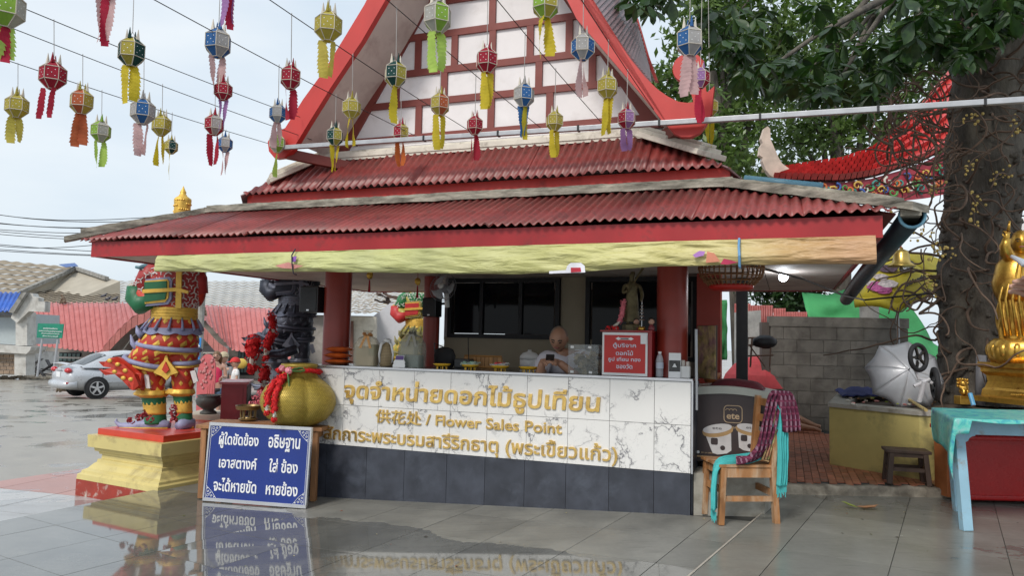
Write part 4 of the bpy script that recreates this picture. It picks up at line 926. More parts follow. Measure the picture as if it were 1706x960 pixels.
q=onbox(1032,.2);g3=garland('garland',[q+Vector((.03,-.03,.26)),q+Vector((.02,-.03,.16)),q+Vector((.0,-.03,.08))],.026,'pink and white jasmine garland hanging on the bronze statuette',m=GPNK,tassel=False)
mb=MB();[mb.tube([q+Vector((0,-.03,.08)),q+Vector((-.03-.02*i,-.05,.05-.01*i)),q+Vector((-.06+.015*i,-.05,.01))],.009,6) for i in range(3)];mb.build('white_strands',GWHT,g3)
o=thing('rose_heads','small heap of dark red flowers at the left corner of the red box','flowers',onbox(1018,.1));mb=MB();[petals(mb,onbox(1012+5*i,.1)+Vector((0,0,.02)),.018,14,.01) for i in range(4)];mb.build('flowers',GRED,o)
q=onbox(1069,.12);o=thing('tiered_umbrella','small silver seven tiered ceremonial umbrella on the red box','ornament',q);M=Matrix.Translation(q);SIL=pm('silver',(.6,.6,.6),.25,metal=.9)
mb=MB(M);mb.smooth=True;mb.lathe([(.035,0),(.03,.03),(.022,.035)],n=14);mb.build('base',GOLD,o);mb=MB(M);mb.tube([(0,0,.03),(0,0,.26)],.003,5);mb.build('stem',SIL,o)
for i in range(6): mb=MB(M);mb.lathe([(.026-.0035*i,.09+i*.03),(.022-.003*i,.1+i*.03),(.002,.108+i*.03)],n=14);mb.build('tier',SIL,o)
for px,lb in ((1060,'left one of two small dolls with dark hair on the red box'),(1085,'right one of two small dolls with dark hair beside the column')):
    q=onbox(px,.22 if px < 1070 else .1);o=thing('doll',lb,'doll',q,0,'dolls on the red box');M=Matrix.Translation(q);mb=MB(M);mb.smooth=True;mb.lathe([(.025,0),(.028,.02),(.018,.05),(.01,.055)],n=12);mb.build('body',pm('doll_body',(.2,.03,.04),.4),o) if px < 1070 else mb.build('body',bpy.data.materials['doll_body'],o)
    mb=MB(M);mb.smooth=True;mb.ball((0,0,.08),.027,12);mb.build('head',SKIN2,o);mb=MB(M);mb.smooth=True;mb.ball((0,.006,.086),.03,12,(1.05,.9,.95));mb.build('hair',HAIRD,o)
BOT=glassy('bottle_plastic',(.75,.82,.88),.08,.35)
def bottle(p,label):
    o=thing('water_bottle',label,'bottle',p);M=Matrix.Translation(p);mb=MB(M);mb.smooth=True
    mb.lathe([(.028,0),(.032,.01),(.032,.05),(.03,.06),(.032,.07),(.032,.15),(.02,.185),(.013,.195),(.013,.205)],n=20);mb.build('body',BOT,o)
    mb=MB(M);mb.lathe([(.0325,.075),(.0325,.125)],n=20,close=False);mb.build('label_band',pm('bottle_label',(.5,.55,.65),.4),o) if 'bottle_label' not in bpy.data.materials else mb.build('label_band',bpy.data.materials['bottle_label'],o)
    mb=MB(M);mb.lathe([(.015,.2),(.015,.218)],n=14);mb.build('cap',WHITEP,o)
bottle(ct(1099,.12),'clear water bottle on the counter between the red box and the folded card')
p=ct(1124,.1);o=thing('leaflet_card','folded white and black leaflet standing near the right end of the counter','card',p,-TH);M=mw(o)
mb=MB(M);mb.box((0,0,.105),(.1,.004,.21),Matrix.Rotation(-.1,3,'X'));mb.build('sheet',WHT,o);mb=MB(M);mb.box((0,.04,.1),(.1,.004,.2),Matrix.Rotation(.2,3,'X'));mb.build('back_sheet',WHT,o)
mb=MB(M);mb.box((0,-.003,.1),(.094,.002,.095),Matrix.Rotation(-.1,3,'X'));mb.build('photo_print',pm('card_print',(.05,.05,.05),.5,var=.6,vs=40),o);mb=MB(M);mb.prism([(-.02,0),(.02,0),(.012,.012),(.004,.03),(-.004,.03),(-.012,.012)],(0,-.006,.09),(1,0,0),(0,0,1),(0,.002,0));mb.build('pagoda_print',WHT,o)
p=ct(1142,.14);o=thing('tissue_cup','white paper napkins in a white holder at the right end of the counter','holder',p,-TH);M=mw(o);mb=MB(M);mb.box((0,0,.05),(.08,.07,.1),bev=.006);mb.build('holder',WHITEP,o);mb=MB(M);mb.smooth=True;mb.tube([(-.02,0,.09),(-.022,0,.15)],.018,10);mb.tube([(.018,0,.09),(.018,0,.14)],.016,10);mb.build('napkin_roll',pm('napkin',(.6,.55,.5),.8),o)
# ================================================================ the man in white
hc=aty(931,565,6.98)
man=thing('person','bald man in a white T-shirt sitting behind the counter looking down at a phone','person',(hc.x+.05,hc.y+.2,0))
SHIRT=pm('white_shirt',(.62,.6,.66),.85,var=.06,vs=5,bump=.35,bs=14,bd=.02)
ch=Vector((hc.x+.09,hc.y+.12,hc.z-.3));hp=aty(914,604,6.62)
lsh=Vector((hc.x-.12,hc.y+.06,hc.z-.165));rsh=Vector((hc.x+.27,hc.y+.1,hc.z-.18));lel=Vector((hc.x-.2,hc.y-.2,hc.z-.42));rel=Vector((hc.x+.27,hc.y-.22,hc.z-.42))
pel=Vector((hc.x+.12,hc.y+.28,.5))
body=skin('body',[(pel,.17,.14),(ch+Vector((.01,.06,-.2)),.165,.12),(ch,.17,.12),(Vector((hc.x+.04,hc.y+.08,hc.z-.14)),.08),(hc+Vector((.0,.035,-.1)),.055),(lsh,.07),(lel,.05),(hp+Vector((-.05,.05,.015)),.033),(rsh,.075),(rel,.052),(hp+Vector((.08,.06,.01)),.035),(pel+Vector((-.1,0,-.04)),.1),(pel+Vector((-.14,-.38,-.02)),.075),(pel+Vector((-.14,-.38,-.42)),.05),(pel+Vector((.1,0,-.04)),.1),(pel+Vector((.12,-.38,-.02)),.075),(pel+Vector((.12,-.38,-.42)),.05)],
      [(0,1),(1,2),(2,3),(3,4),(2,5),(5,6),(6,7),(2,8),(8,9),(9,10),(0,11),(11,12),(12,13),(0,14),(14,15),(15,16)],SKIN1,man)
skin('shirt',[(pel+Vector((0,0,.08)),.185,.155),(ch+Vector((.01,.06,-.2)),.185,.135),(ch,.19,.135),(Vector((hc.x+.05,hc.y+.1,hc.z-.205)),.1,.085),(lsh,.088),(lsh.lerp(lel,.62),.085),(rsh,.092),(rsh.lerp(rel,.62),.088)],[(0,1),(1,2),(2,3),(2,4),(4,5),(2,6),(6,7)],SHIRT,man)
head_mesh(man,hc,.235,-.28,.06,SKIN1,None,nod=.38,eyes='closed')
mb=MB(Matrix.Translation(hc) @ Matrix.Rotation(-.28,4,'Z') @ Matrix.Rotation(.38,4,'X'));mb.smooth=True
mb.grid(20,8,lambda u,v: Vector((math.sin(u*2*PI)*math.sin(v*1.35+.01)*.088,-math.cos(u*2*PI)*math.sin(v*1.35+.01)*.109+.012,(math.cos(v*1.35)+.0)*.1195)),closeu=True);mb.build('stubble',HAIRG,man)
hand(man,hp+Vector((-.055,.045,.015)),(1,-.55,.02),(0,-.3,1),.17,SKIN1,curl=.55,thumb=-1);hand(man,hp+Vector((.085,.05,.015)),(-1,-.5,.02),(0,-.3,1),.17,SKIN1,curl=.55,thumb=1)
ph=thing('phone','dark smartphone held by the seated man','phone',hp+Vector((.01,-.03,.02)));mb=MB(Matrix.Translation(hp+Vector((.01,-.03,.035))) @ Matrix.Rotation(1.0,4,'X'));mb.box((0,0,0),(.075,.01,.13),bev=.004);mb.build('case',BLACKP,ph)
mb=MB();mb.lathe([(.17,.42),(.18,.44),(.17,.46)],(pel.x,pel.y,0),20);mb.lathe([(.14,0),(.03,.02),(.03,.42)],(pel.x,pel.y,0),16);o=mb.build('stool',BLACKP);tag(o,'round black stool under the seated man','stool')
# ================================================================ speakers, fan, camera, hangings
def speaker(px0,px1,py0,py1,t,label):
    a=kpx([(px0,py0),(px1,py1)],t);s0,z1=a[0];s1,z0=a[1];c=K((s0+s1)/2,t+.08,z0)
    o=thing('wall_speaker',label,'speaker',c,-TH);M=mw(o);w_,h_=s1-s0,z1-z0
    mb=MB(M);mb.box((0,0,h_/2),(w_,.17,h_),bev=.012);mb.build('cabinet',BLACKP,o);mb=MB(M);mb.box((0,-.088,h_/2),(w_*.86,.006,h_*.86),bev=.002);mb.build('grille',DARKM,o)
    mb=MB(M);mb.box((0,-.094,h_*.09),(.03,.004,.014));mb.build('badge',TRIM,o);mb=MB(M);mb.bar((0,.08,h_*.7),(.12,.16,h_*.75),.03);mb.build('bracket',DARKM,o)
speaker(500,529,477,521,.18,'black speaker mounted beside the front left column');speaker(704,726,496,528,1.6,'black speaker mounted on the rear left column')
c=K(*[*kpx([(738,479)],1.35)[0][:1],1.35,kpx([(738,479)],1.35)[0][1]]) 
o=thing('wall_fan','grey round wall fan under the awning left of the windows','fan',c,-TH);M=mw(o) @ Matrix.Rotation(-.25,4,'X');FG=pm('fan_grey',(.3,.3,.33),.4)
fr_=.165
for y_,name in ((-.04,'front_guard'),(.03,'rear_guard')):
    mb=MB(M)
    for k in range(36): a=k*PI/18;mb.tube([(math.cos(a)*.03,y_*1.6,math.sin(a)*.03),(math.cos(a)*fr_*.7,y_*1.3,math.sin(a)*fr_*.7),(math.cos(a)*fr_,0,math.sin(a)*fr_)],.0012,3)
    for rr in (.5,1): mb.tube([(math.cos(a)*fr_*rr,y_*(1.4 if rr < 1 else 0),math.sin(a)*fr_*rr) for a in [k*PI/16 for k in range(32)]],.0035 if rr == 1 else .0016,4,closed=True)
    mb.build(name,FG,o)
mb=MB(M);mb.smooth=True;mb.lathe([(.035,.0),(.035,.02),(.0,.03)],(0,-.05,0),16,axis=(0,-1,0));mb.build('hub',WHITEP,o)
for k in range(3):
    a=k*2*PI/3;mb=MB(M);mb.grid(5,4,lambda u,v: Vector((math.cos(a+(v-.5)*1.1*(.4+u))*(.03+u*.11),(v-.5)*.05,math.sin(a+(v-.5)*1.1*(.4+u))*(.03+u*.11))));mb.build('blade',pm('fan_blade',(.45,.47,.5),.3) if 'fan_blade' not in bpy.data.materials else bpy.data.materials['fan_blade'],o,thick=.002,smooth=True)
mb=MB(M);mb.smooth=True;mb.lathe([(.05,.03),(.05,.13),(.03,.15)],(0,0,0),16,axis=(0,1,0));mb.build('motor',FG,o);mb=MB(M);mb.bar((0,.1,-.02),(.02,.14,-.2),.05,.04,bev=.01);mb.build('stem',WHITEP,o);mb=MB(M);mb.tube([(-.0,.1,.04),(-.12,.12,.06)],.014,8);mb.build('mount_arm',TRIM,o)
c0=kpx([(512,458)],-.3)[0];c=K(c0[0],-.3,2.09);o=thing('security_camera','small black dome camera under the soffit near the left column','camera',c);mb=MB(Matrix.Translation(c));mb.smooth=True;mb.ball((0,0,-.0),.035,14);mb.build('dome',BLACKP,o);mb=MB(Matrix.Translation(c));mb.lathe([(.04,.0),(.045,.05)],n=16);mb.build('mount',WHITEP,o)
for px,y0,y1,t,lb in ((615,448,487,.5,'red tassel hanging under the soffit right of the left column'),(695,462,497,.8,'red and gold tassel hanging left of the wall fan')):
    s,z=kpx([(px,y1)],t)[0];c=K(s,t,z);o=thing('hanging_tassel',lb,'tassel',c,0,'tassels under the soffit');M=Matrix.Translation(c);hz=2.14-z
    mb=MB(M)
    for k in range(12): a=k*PI/6;mb.tube([(math.cos(a)*.004,math.sin(a)*.004,.13),(math.cos(a)*.012,math.sin(a)*.012,0)],.003,4)
    mb.build('fringe',pm('tassel_red',(.35,.01,.02),.7) if 'tassel_red' not in bpy.data.materials else bpy.data.materials['tassel_red'],o);mb=MB(M);mb.tube([(0,0,.13),(0,0,hz)],.003,5);mb.build('cord',bpy.data.materials['tassel_red'],o);mb=MB(M);mb.ball((0,0,.18),.035,10,(1,.6,1.2),jit=.1);mb.build('ornament',GOLD,o)
# ================================================================ yaksha pedestal and statues
def frame_mat(o,u): u=Vector(u).normalized();v=Vector((-u.y,u.x,0));return Matrix(((u.x,v.x,0,o[0]),(u.y,v.y,0,o[1]),(0,0,1,o[2] if len(o) > 2 else 0),(0,0,0,1)))
def mould(mb,w,d,prof):
    """square stepped block, prof = (z, inset)"""
    vs=[]
    for z,i in prof: vs += [(i,i,z),(w-i,i,z),(w-i,d-i,z),(i,d-i,z)]
    n=len(prof);fs=[(j*4+k,j*4+(k+1) % 4,j*4+4+(k+1) % 4,j*4+4+k) for j in range(n-1) for k in range(4)]+[(3,2,1,0),tuple((n-1)*4+k for k in range(4))]
    return mb.add(vs,fs)
PY=pm('pedestal_yellow',(.6,.5,.2),.45,var=.08,vs=3,bump=.1,dirt=(.34,.27,.12),dirt_amt=.35,ds=4)
PR=pm('pedestal_red',(.3,.035,.02),.5,var=.15,vs=5,dirt=(.5,.46,.4),dirt_amt=.3,ds=9)
SRED=pm('slab_red',(.55,.05,.025),.35,var=.1)
Pc=Vector((-3.5,7.53,0));Pl=Vector((-4.69,8.17,0));ud=(Pc-Pl);WL=ud.length
ped=thing('statue_pedestal','pale yellow moulded pedestal with a red foot carrying the red guardian statue','pedestal',(Pl.x,Pl.y,-.4),math.atan2(ud.y,ud.x))
PM=frame_mat((Pl.x,Pl.y,0),ud)
mb=MB(PM);mould(mb,WL,1.5,[(-.4,0),(-.215,0)]);mb.build('red_foot',PR,ped)
mb=MB(PM);mould(mb,WL,1.5,[(-.213,.0),(-.16,.005),(-.145,.03),(-.12,.035),(-.1,.075),(-.05,.115),(-.035,.135),(-.005,.14),(.0,.165),(.045,.17),(.05,.15),(.075,.145),(.085,.115),(.125,.11),(.13,.065),(.262,.06)]);mb.build('moulded_body',PY,ped)
mb=MB(PM);mould(mb,WL,1.5,[(.264,.13),(.325,.13),(.33,.135)]);mb.build('top_slab',SRED,ped)
def yaksha(label,cx,cy,sc_,Y,pal,name='guardian_statue',crown=True,grp=None):
    """ornate standing guardian seen from behind; measures in the photograph's pixels around (297,545), scaled"""
    def PP(x,y,dy=0): return aty(cx+sc_*(x-297),cy+sc_*(y-545),Y) + Vector((0,dy*sc_*Y/FPX,0))
    u=sc_*Y/FPX                                                 # metres per reference pixel
    o=thing(name,label,'statue',PP(275,716));mats={}
    def mk(k):
        if k not in mats: mats[k]=pm('statue_%s_%s' % (k,label.split()[0]),pal[k],.5,metal=pal.get('m',0) if k != 'gold' else max(.35,pal.get('m',0)),var=.15,vs=12,bump=.2,bs=50,dirt=[c*.5 for c in pal[k]],dirt_amt=.3,ds=8)
        return mats[k]
    def loft(pts,ry=.8,n=28,name='body',m='red',dy=0,ruff=0,cap=True,wave=None):
        C_=[(PP(p[0],p[1],(p[3] if len(p) > 3 else 0)+dy),p[2]*u) for p in pts]
        mb=MB();mb.smooth=True;K_=len(C_)
        def fn(a,v):
            x=v*(K_-1);i=min(int(x),K_-2);f=x-i;f2=f*f*(3-2*f) if K_ > 2 else f;c=C_[i][0].lerp(C_[i+1][0],f);r=C_[i][1]+(C_[i+1][1]-C_[i][1])*f2;an=a*2*PI
            q=r*(1+(ruff*math.sin(an*10) if ruff else 0));z=wave(an,v)*u if wave else 0
            return c+Vector((math.cos(an)*q,math.sin(an)*q*ry,z))
        mb.grid(n,(K_-1)*5+1,fn,closeu=True);nn2=len(mb.v)
        if cap: mb.f += [list(range(n-1,-1,-1)),[nn2-n+k for k in range(n)]];mb.mi += [0,0];mb.sm += [True,True]
        return mb.build(name,mk(m),o),fn
    def motifs(fn,us,vs_,size,m,name,shape='diamond',rel=.14):
        mb=MB()
        for j,v in enumerate(vs_):
            for i,a in enumerate(us):
                a2=a+(.5*(us[1]-us[0]) if j % 2 else 0);p=fn(a2 % 1,v);t1=(fn((a2+.01) % 1,v)-p);t2=(fn(a2 % 1,min(1,v+.02))-fn(a2 % 1,max(0,v-.02)));
                if t1.length < 1e-6 or t2.length < 1e-6: continue
                t1.normalize();t2.normalize();nr=t1.cross(t2).normalized()
                c_=fn(.5,v)+(fn(0,v)-fn(.5,v))*.5
                if nr.dot(p-c_) < 0: nr=-nr
                s=size*u*(1 if (i+j) % 2 else .72)
                if shape == 'diamond': mb.add([p-t1*s*.7,p-t2*s,p+t1*s*.7,p+t2*s,p+nr*s*rel],[(0,1,4),(1,2,4),(2,3,4),(3,0,4)])
                elif shape == 'Y':
                    for k in range(3):
                        an=PI/2+k*2*PI/3+(PI if (i+j) % 2 else 0);d=t1*math.cos(an)+t2*math.sin(an);mb.bar(p+nr*s*.06,p+nr*s*.06+d*s,s*.28,s*.2,up=nr)
                elif shape == 'leaf': mb.add([p-t1*s*.5,p-t2*s*1.2,p+t1*s*.5,p+t2*s*.6,p+nr*s*rel],[(0,1,4),(1,2,4),(2,3,4),(3,0,4)])
        return mb.build(name,mk(m),o,kind='stuff')
    fr=[x/12 for x in range(12)]
    # torso and limbs as one continuous stone body
    nd=[(PP(284,588),33*u,27*u),(PP(290,545),28*u,24*u),(PP(292,500),30*u,24*u),(PP(294,465),33*u,24*u),(PP(300,438),20*u),(PP(301,405,0),22*u),
          (PP(258,455),20*u),(PP(238,492,-5),17*u),(PP(262,503,-22),12*u),(PP(324,458),15*u),(PP(331,490,5),12*u),(PP(318,508,20),9*u),
          (PP(252,610),24*u,22*u),(PP(250,648),16*u),(PP(256,672),15*u),(PP(260,706),13*u),(PP(303,612),17*u,17*u),(PP(305,655),14*u),(PP(306,708),12*u)]
    skin('body',nd,[(0,1),(1,2),(2,3),(3,4),(4,5),(3,6),(6,7),(7,8),(3,9),(9,10),(10,11),(0,12),(12,13),(13,14),(14,15),(0,16),(16,17),(17,18)],mk('red'),o)
    _,f=loft([(296,438,24),(295,452,42),(294,480,40),(293,505,36),(292,520,34)],.72,name='tunic',m='tunic');motifs(f,[x/20 for x in range(20)],[.1+.095*k for k in range(9)],6.2,'white','tunic_pattern','Y')
    mb=MB();mb.smooth=True;mb.tube([PP(268,446),PP(250,462,-3),PP(238,484,-6)],[17*u,19*u,15*u],14);mb.build('sleeve',mk('tunic'),o)
    mb=MB();mb.smooth=True;mb.tube([PP(232,478,-6),PP(231,496,-6),PP(243,508,-14),PP(262,504,-24)],[16*u,18*u,17*u,11*u],14);mb.build('cuff',mk('green'),o)
    mb=MB();mb.smooth=True;mb.tube([PP(222,483,-6),PP(221,478,-6),PP(252,488,-9)],[3*u,5*u,3*u],8);mb.build('cuff_edge',mk('gold'),o)
    mb=MB();mb.smooth=True;mb.tube([PP(320,448),PP(330,466,3),PP(333,490,6)],[15*u,14*u,11*u],14);mb.build('sleeve',mk('tunic'),o)
    mbw=MB();
    for k in range(26):                                           # white Y figures on the sleeve
        a=random.uniform(PI*.6,PI*1.9);q=random.random();c=PP(266-28*q,448+36*q,-3);r=19*u;p=c+Vector((math.cos(a)*r,-abs(math.sin(a))*r,random.uniform(-4,4)*u));rr=random.random()*PI
        for kk in range(3):
            an=rr+kk*2*PI/3;mbw.bar(p,p+Vector((math.cos(an),0,math.sin(an)))*5.5*u,1.5*u,1*u,up=(0,1,0))
    mbw.build('sleeve_pattern',mk('white'),o,kind='stuff')
    # back panel: green plate in gold and grey frame
    yb=-31
    def plate(poly,m,name,dy,th=3):
        mb=MB();P=[PP(x,y,dy) for x,y in poly];n=len(P);mb.add(P+[q+Vector((0,th*u,0)) for q in P],[tuple(range(n))]+[tuple(range(2*n-1,n-1,-1))]+[(i,i+n,(i+1) % n+n,(i+1) % n) for i in range(n)]);return mb.build(name,mk(m),o)
    plate([(258,468),(297,464),(301,470),(300,500),(294,509),(258,512)],'grey','back_plate_rim',yb-1,6);plate([(258,471),(294,468),(297,472),(296,498),(291,505),(258,508)],'gold','back_plate_edge',yb-3)
    plate([(258,473),(294,471),(294,485),(258,487)],'green','back_plate',yb-5);plate([(258,491),(294,489),(291,501),(258,505)],'green','back_plate',yb-5);plate([(256,485),(312,482),(330,487),(330,492),(310,488),(256,491)],'gold','strap',yb-7)
    plate([(309,450),(318,450),(317,515),(308,515)],'gold','strap',yb-4);
    # belt, pleated skirt and blue grey frills
    for k in range(4): loft([(291,513+k*5,37),(291,518+k*5,37.5)],.8,name='belt_band',m='gold',ruff=0)
    _,f=loft([(291,529,36),(289,541,40),(287,552,45)],.8,name='skirt',m='red');motifs(f,fr,[.3],8,'gold','skirt_pattern','leaf')
    mb=MB();mb.smooth=True
    for k in range(14):
        a=k/14;mb.tube([f(a,.05),f(a,.45)+(f(a,.45)-PP(290,545)).normalized()*3*u,f(a,.95)+(f(a,.95)-PP(287,552)).normalized()*4*u],[1.4*u,1.8*u,2.6*u],6)
    mb.build('skirt_ribs',mk('grey'),o,kind='stuff')
    _,f2=loft([(288,547,44),(288,555,49)],.8,name='frill',m='grey',n=70,wave=lambda an,v: -3.5*v*abs(math.sin(an*5.5)),cap=False)
    # breeches: two big gathered thighs with gold diamonds and grey hems
    _,fa=loft([(285,554,43),(281,570,48),(269,588,47),(251,602,38),(247,613,31)],.8,name='breeches',m='red');motifs(fa,[x/14 for x in range(14)],[.12,.3,.48,.66,.82],8.5,'gold','breeches_pattern')
    _,fb=loft([(309,558,18),(309,590,20),(307,612,17)],1.0,name='breeches',m='red',dy=2);motifs(fb,[x/8 for x in range(8)],[.2,.5,.8],8,'gold','breeches_pattern')
    def band(x0,y0,x1,y1,r,m='grey',w=4,name='hem'):
        mb=MB();mb.smooth=True;c=(PP(x0,y0)+PP(x1,y1))/2;ax=(PP(x1,y1)-PP(x0,y0))/2
        mb.tube([c+ax*1.03*math.cos(t)+Vector((0,ax.length*r*math.sin(t),-3*u*abs(math.sin(t)))) for t in [k*PI/14 for k in range(28)]],w*u,8,closed=True);mb.build(name,mk(m),o)
    band(234,571,330,583,.8);band(236,579,326,588,.8,'gold',1.8);band(212,594,290,612,.85);band(215,601,287,618,.85,'gold',3);band(288,602,329,603,1);band(289,608,328,609,1,'gold',2.5)
    mb=MB();mb.smooth=True;mb.tube([PP(240,582,-20),PP(231,572,-20),PP(228,558,-20)],[6*u,4*u,1*u],8);mb.build('flourish',mk('grey'),o)
    mb=MB();mb.smooth=True;mb.tube([PP(250,560,-25),PP(242,553,-25),PP(240,543,-25)],[7*u,4*u,1*u],8);mb.build('flourish',mk('grey'),o)
    _,fl1=loft([(247,612,30),(246,628,28),(250,645,23),(254,655,20)],.85,name='breeches',m='red');motifs(fl1,[x/9 for x in range(9)],[.2,.5,.8],7.5,'gold','breeches_pattern');_,fl2=loft([(304,610,18),(305,630,18),(305,650,16)],1,name='breeches',m='red');motifs(fl2,[x/7 for x in range(7)],[.3,.7],6.5,'gold','breeches_pattern')
    plate([(291,586),(294,600),(310,620),(298,624),(291,632),(284,626),(270,620),(287,600)],'gold','rear_pendant',-30,5);plate([(291,602),(297,615),(291,621),(285,615)],'red','pendant_inset',-33,3)
    # flame like cloth tail on the left
    for dyv,pts in ((-33,[(250,645),(252,622),(232,604),(214,594),(200,596),(192,602),(184,602),(190,610),(203,612),(188,616),(184,614),(192,624),(210,622),(222,634),(236,648)]),(-41,[(252,640),(246,622),(226,606),(208,602),(220,614),(234,632),(244,648)])):
        mb=MB();P=[PP(x,y,dyv+3*math.sin(x*.2)) for x,y in pts];n=len(P);mb.add(P+[q+Vector((0,9*u,0)) for q in P],[tuple(range(n)),tuple(range(2*n-1,n-1,-1))]+[(i,i+n,(i+1) % n+n,(i+1) % n) for i in range(n)]);mb.build('cloth_tail',mk('red'),o)
    mb=MB();mb.smooth=True
    for x,y in ((206,600),(219,606),(231,616),(214,618),(228,628),(240,630)): mb.ball(PP(x,y,-43),3.4*u,8,(1.3,.5,1))
    mb.build('tail_bosses',mk('gold'),o,kind='stuff')
    for x,s in ((256,1),(331,-1)): plate([(x-5*s,622),(x+3*s,624),(x+6*s,646),(x-1*s,646)] if s > 0 else [(x-4,618),(x+4,616),(x+9,634),(x+2,638)],'white','sash_end',-24,4)
    # calf bands
    for cx_,c0,r0 in ((256,650,20),(304,648,16)):
        loft([(cx_-2,c0+0,r0+4),(cx_-4,c0+7,r0+7),(cx_-1,c0+12,r0)],.95,name='calf_ruff',m='gold',ruff=.05)
        loft([(cx_,c0+10,r0-1),(cx_+1,c0+24,r0-2)],.95,name='calf_band',m='green')
        _,fz=loft([(cx_+1,c0+22,r0-2),(cx_+3,c0+40,r0-3)],.95,name='calf_band',m='gold');motifs(fz,[x/14 for x in range(14)],[.06],5,'gold','calf_spikes','leaf')
        loft([(cx_+3,c0+38,r0-4),(cx_+3,c0+56,r0-2)],.95,name='calf_band',m='green')
    def shoe(x0,x1,y0,y1,toe,dy):
        mb=MB();mb.smooth=True;C2=PP((x0+x1)/2,y1,dy)
        if toe: mb.tube([PP(x1,y1-8,dy),PP(x1-18,y1-10,dy),PP(x0+35,y1-8,dy),PP(x0+14,y1-6,dy),PP(x0+2,y1-9,dy),PP(x0-4,y1-15,dy),PP(x0-2,y1-19,dy)],[7*u,10*u,9*u,7*u,4*u,2.5*u,1*u],12)
        else: mb.tube([PP(x1-2,y1-8,dy),PP((x0+x1)/2,y1-9,dy-10),PP((x0+x1)/2-2,y1-7,dy-26)],[8*u,12*u,7*u],12)
        for v in mb.v: v.z=max(v.z,PP(x0,y1,dy).z)
        mb.build('shoe',mk('grey'),o)
        mb=MB();mb.smooth=True;mb.tube([PP(x0+6,y1-3,dy-8),PP((x0+x1)/2,y1-3,dy-10),PP(x1,y1-3,dy-6)],3*u,8);mb.build('shoe_edge',mk('gold'),o)
    shoe(199,284,700,717,True,-4);shoe(294,323,700,715,False,6)
    if crown:
        loft([(301,372,20),(301,380,25),(301,400,24),(301,420,14)],1,name='head',m='green')
        # tall tiered crown: a base ring, a carved drum, a ring and a pointed finial
        C_=PP(303,362);mb=MB(Matrix.Translation(C_));mb.smooth=True
        mb.lathe([(26*u,-22*u),(22*u,-12*u),(13*u,-2*u),(12*u,2*u),(13.4*u,6*u),(12.6*u,18*u),(13.4*u,28*u),(13*u,31*u),(9.5*u,34*u),(6.5*u,36*u),(6.2*u,38*u),(4.4*u,39*u),(5.2*u,42*u),(4.2*u,44*u),(1.8*u,49*u),(.4*u,53*u)],n=28,fn=lambda a,i: 1+(.05*math.sin(a*8) if 4 < i < 8 else 0))
        mb.build('crown',mk('gold'),o)
        C3=PP(303,362);mb=MB()
        for k in range(40):
            a=k*2.39;h=(6+22*(k % 8)/7)*u;p=C3+Vector((math.cos(a)*13*u,math.sin(a)*13*u,h));mb.ball(p,1.7*u,6)
        mb.build('crown_studs',mk('gold'),o,kind='stuff')
    return o
yaksha('red guardian statue with gold crown and green cuffs standing on the yellow pedestal',297,545,1.0,8.38,
       dict(red=(.5,.035,.015),tunic=(.38,.03,.03),white=(.66,.62,.6),green=(.01,.13,.05),gold=(.72,.45,.08),grey=(.26,.27,.42)))
mb=MB();mb.smooth=True;g0=aty(236,447,8.3);mb.tube([aty(226,445,8.25),aty(232,446,8.25),aty(238,446,8.3),aty(252,444,8.35),aty(275,440,8.5)],[.015,.02,.04,.045,.04],10);o=mb.build('club_tip',pm('club_teal',(.1,.2,.24),.4,var=.3,vs=30));tag(o,'teal wrapped club tip sticking out beside the shoulder of the red guardian','club')
yaksha('black silvered guardian statue hung with red garlands behind the gold basket',497,519,.76,10.2,
       dict(red=(.07,.075,.1),tunic=(.05,.055,.075),white=(.25,.26,.3),green=(.035,.04,.055),gold=(.16,.17,.21),grey=(.1,.11,.15),m=.55),crown=False)
yaksha('green guardian statue with red cuffs seen through the left bay of the kiosk',702,552,.62,13.0,
       dict(red=(.4,.35,.05),tunic=(.02,.16,.05),white=(.66,.65,.6),green=(.5,.03,.03),gold=(.72,.45,.08),grey=(.3,.26,.1)),crown=False)
for cxp,yy,Yd,lb in ((497,655,10.2,'grey block pedestal under the black guardian'),(702,660,13.0,'yellow block pedestal under the green guardian')):
    p=aty(cxp,yy,Yd);mb=MB(Matrix.Translation((p.x-.6,p.y-.6,0)));mould(mb,1.2,1.2,[(-.75,0),(-.5,0),(-.48,.06),(p.z-.1,.1),(p.z-.06,.02),(p.z,.02)]);o=mb.build('statue_pedestal',GRAYC if cxp == 497 else PY);tag(o,lb,'pedestal')
for i,(pts,r,lb) in enumerate((([(452,528),(455,545)],.055,'red garland at the belly of the black guardian'),([(455,555),(447,570),(443,580)],.06,'red garland over the knee of the black guardian'),([(423,568),(420,590)],.09,'large red garland hanging off the knee flourish of the black guardian'),([(441,615),(440,632)],.07,'lowest red garland beside the gold basket'))):
    yv=9.6;garland('garland',[aty(x,y,yv) for x,y in pts],r,lb,n=26)
mb=MB();mb.smooth=True;mb.tube([aty(x,y,9.75) for x,y in ((425,572),(430,584),(445,590),(470,590),(495,582))],[.01,.03,.05,.07,.06],10);o=mb.build('knee_flourish',pm('black_silver',(.07,.075,.1),.35,metal=.6,var=.4,vs=30,bump=.4));tag(o,'curled black knee ornament projecting left from the black guardian','ornament')
g5=thing('small_flowers','dark red flower heads lying on the shoe of the red guardian','flowers',aty(262,700,7.9));mb=MB()
for x,y in ((232,696),(240,690),(250,698),(288,690),(290,700),(289,680),(218,701)): petals(mb,aty(x,y,7.92),.035,16,.02)
mb.build('flower_heads',pm('wilted_red',(.28,.02,.03),.7,var=.4,vs=30),g5,kind='stuff')
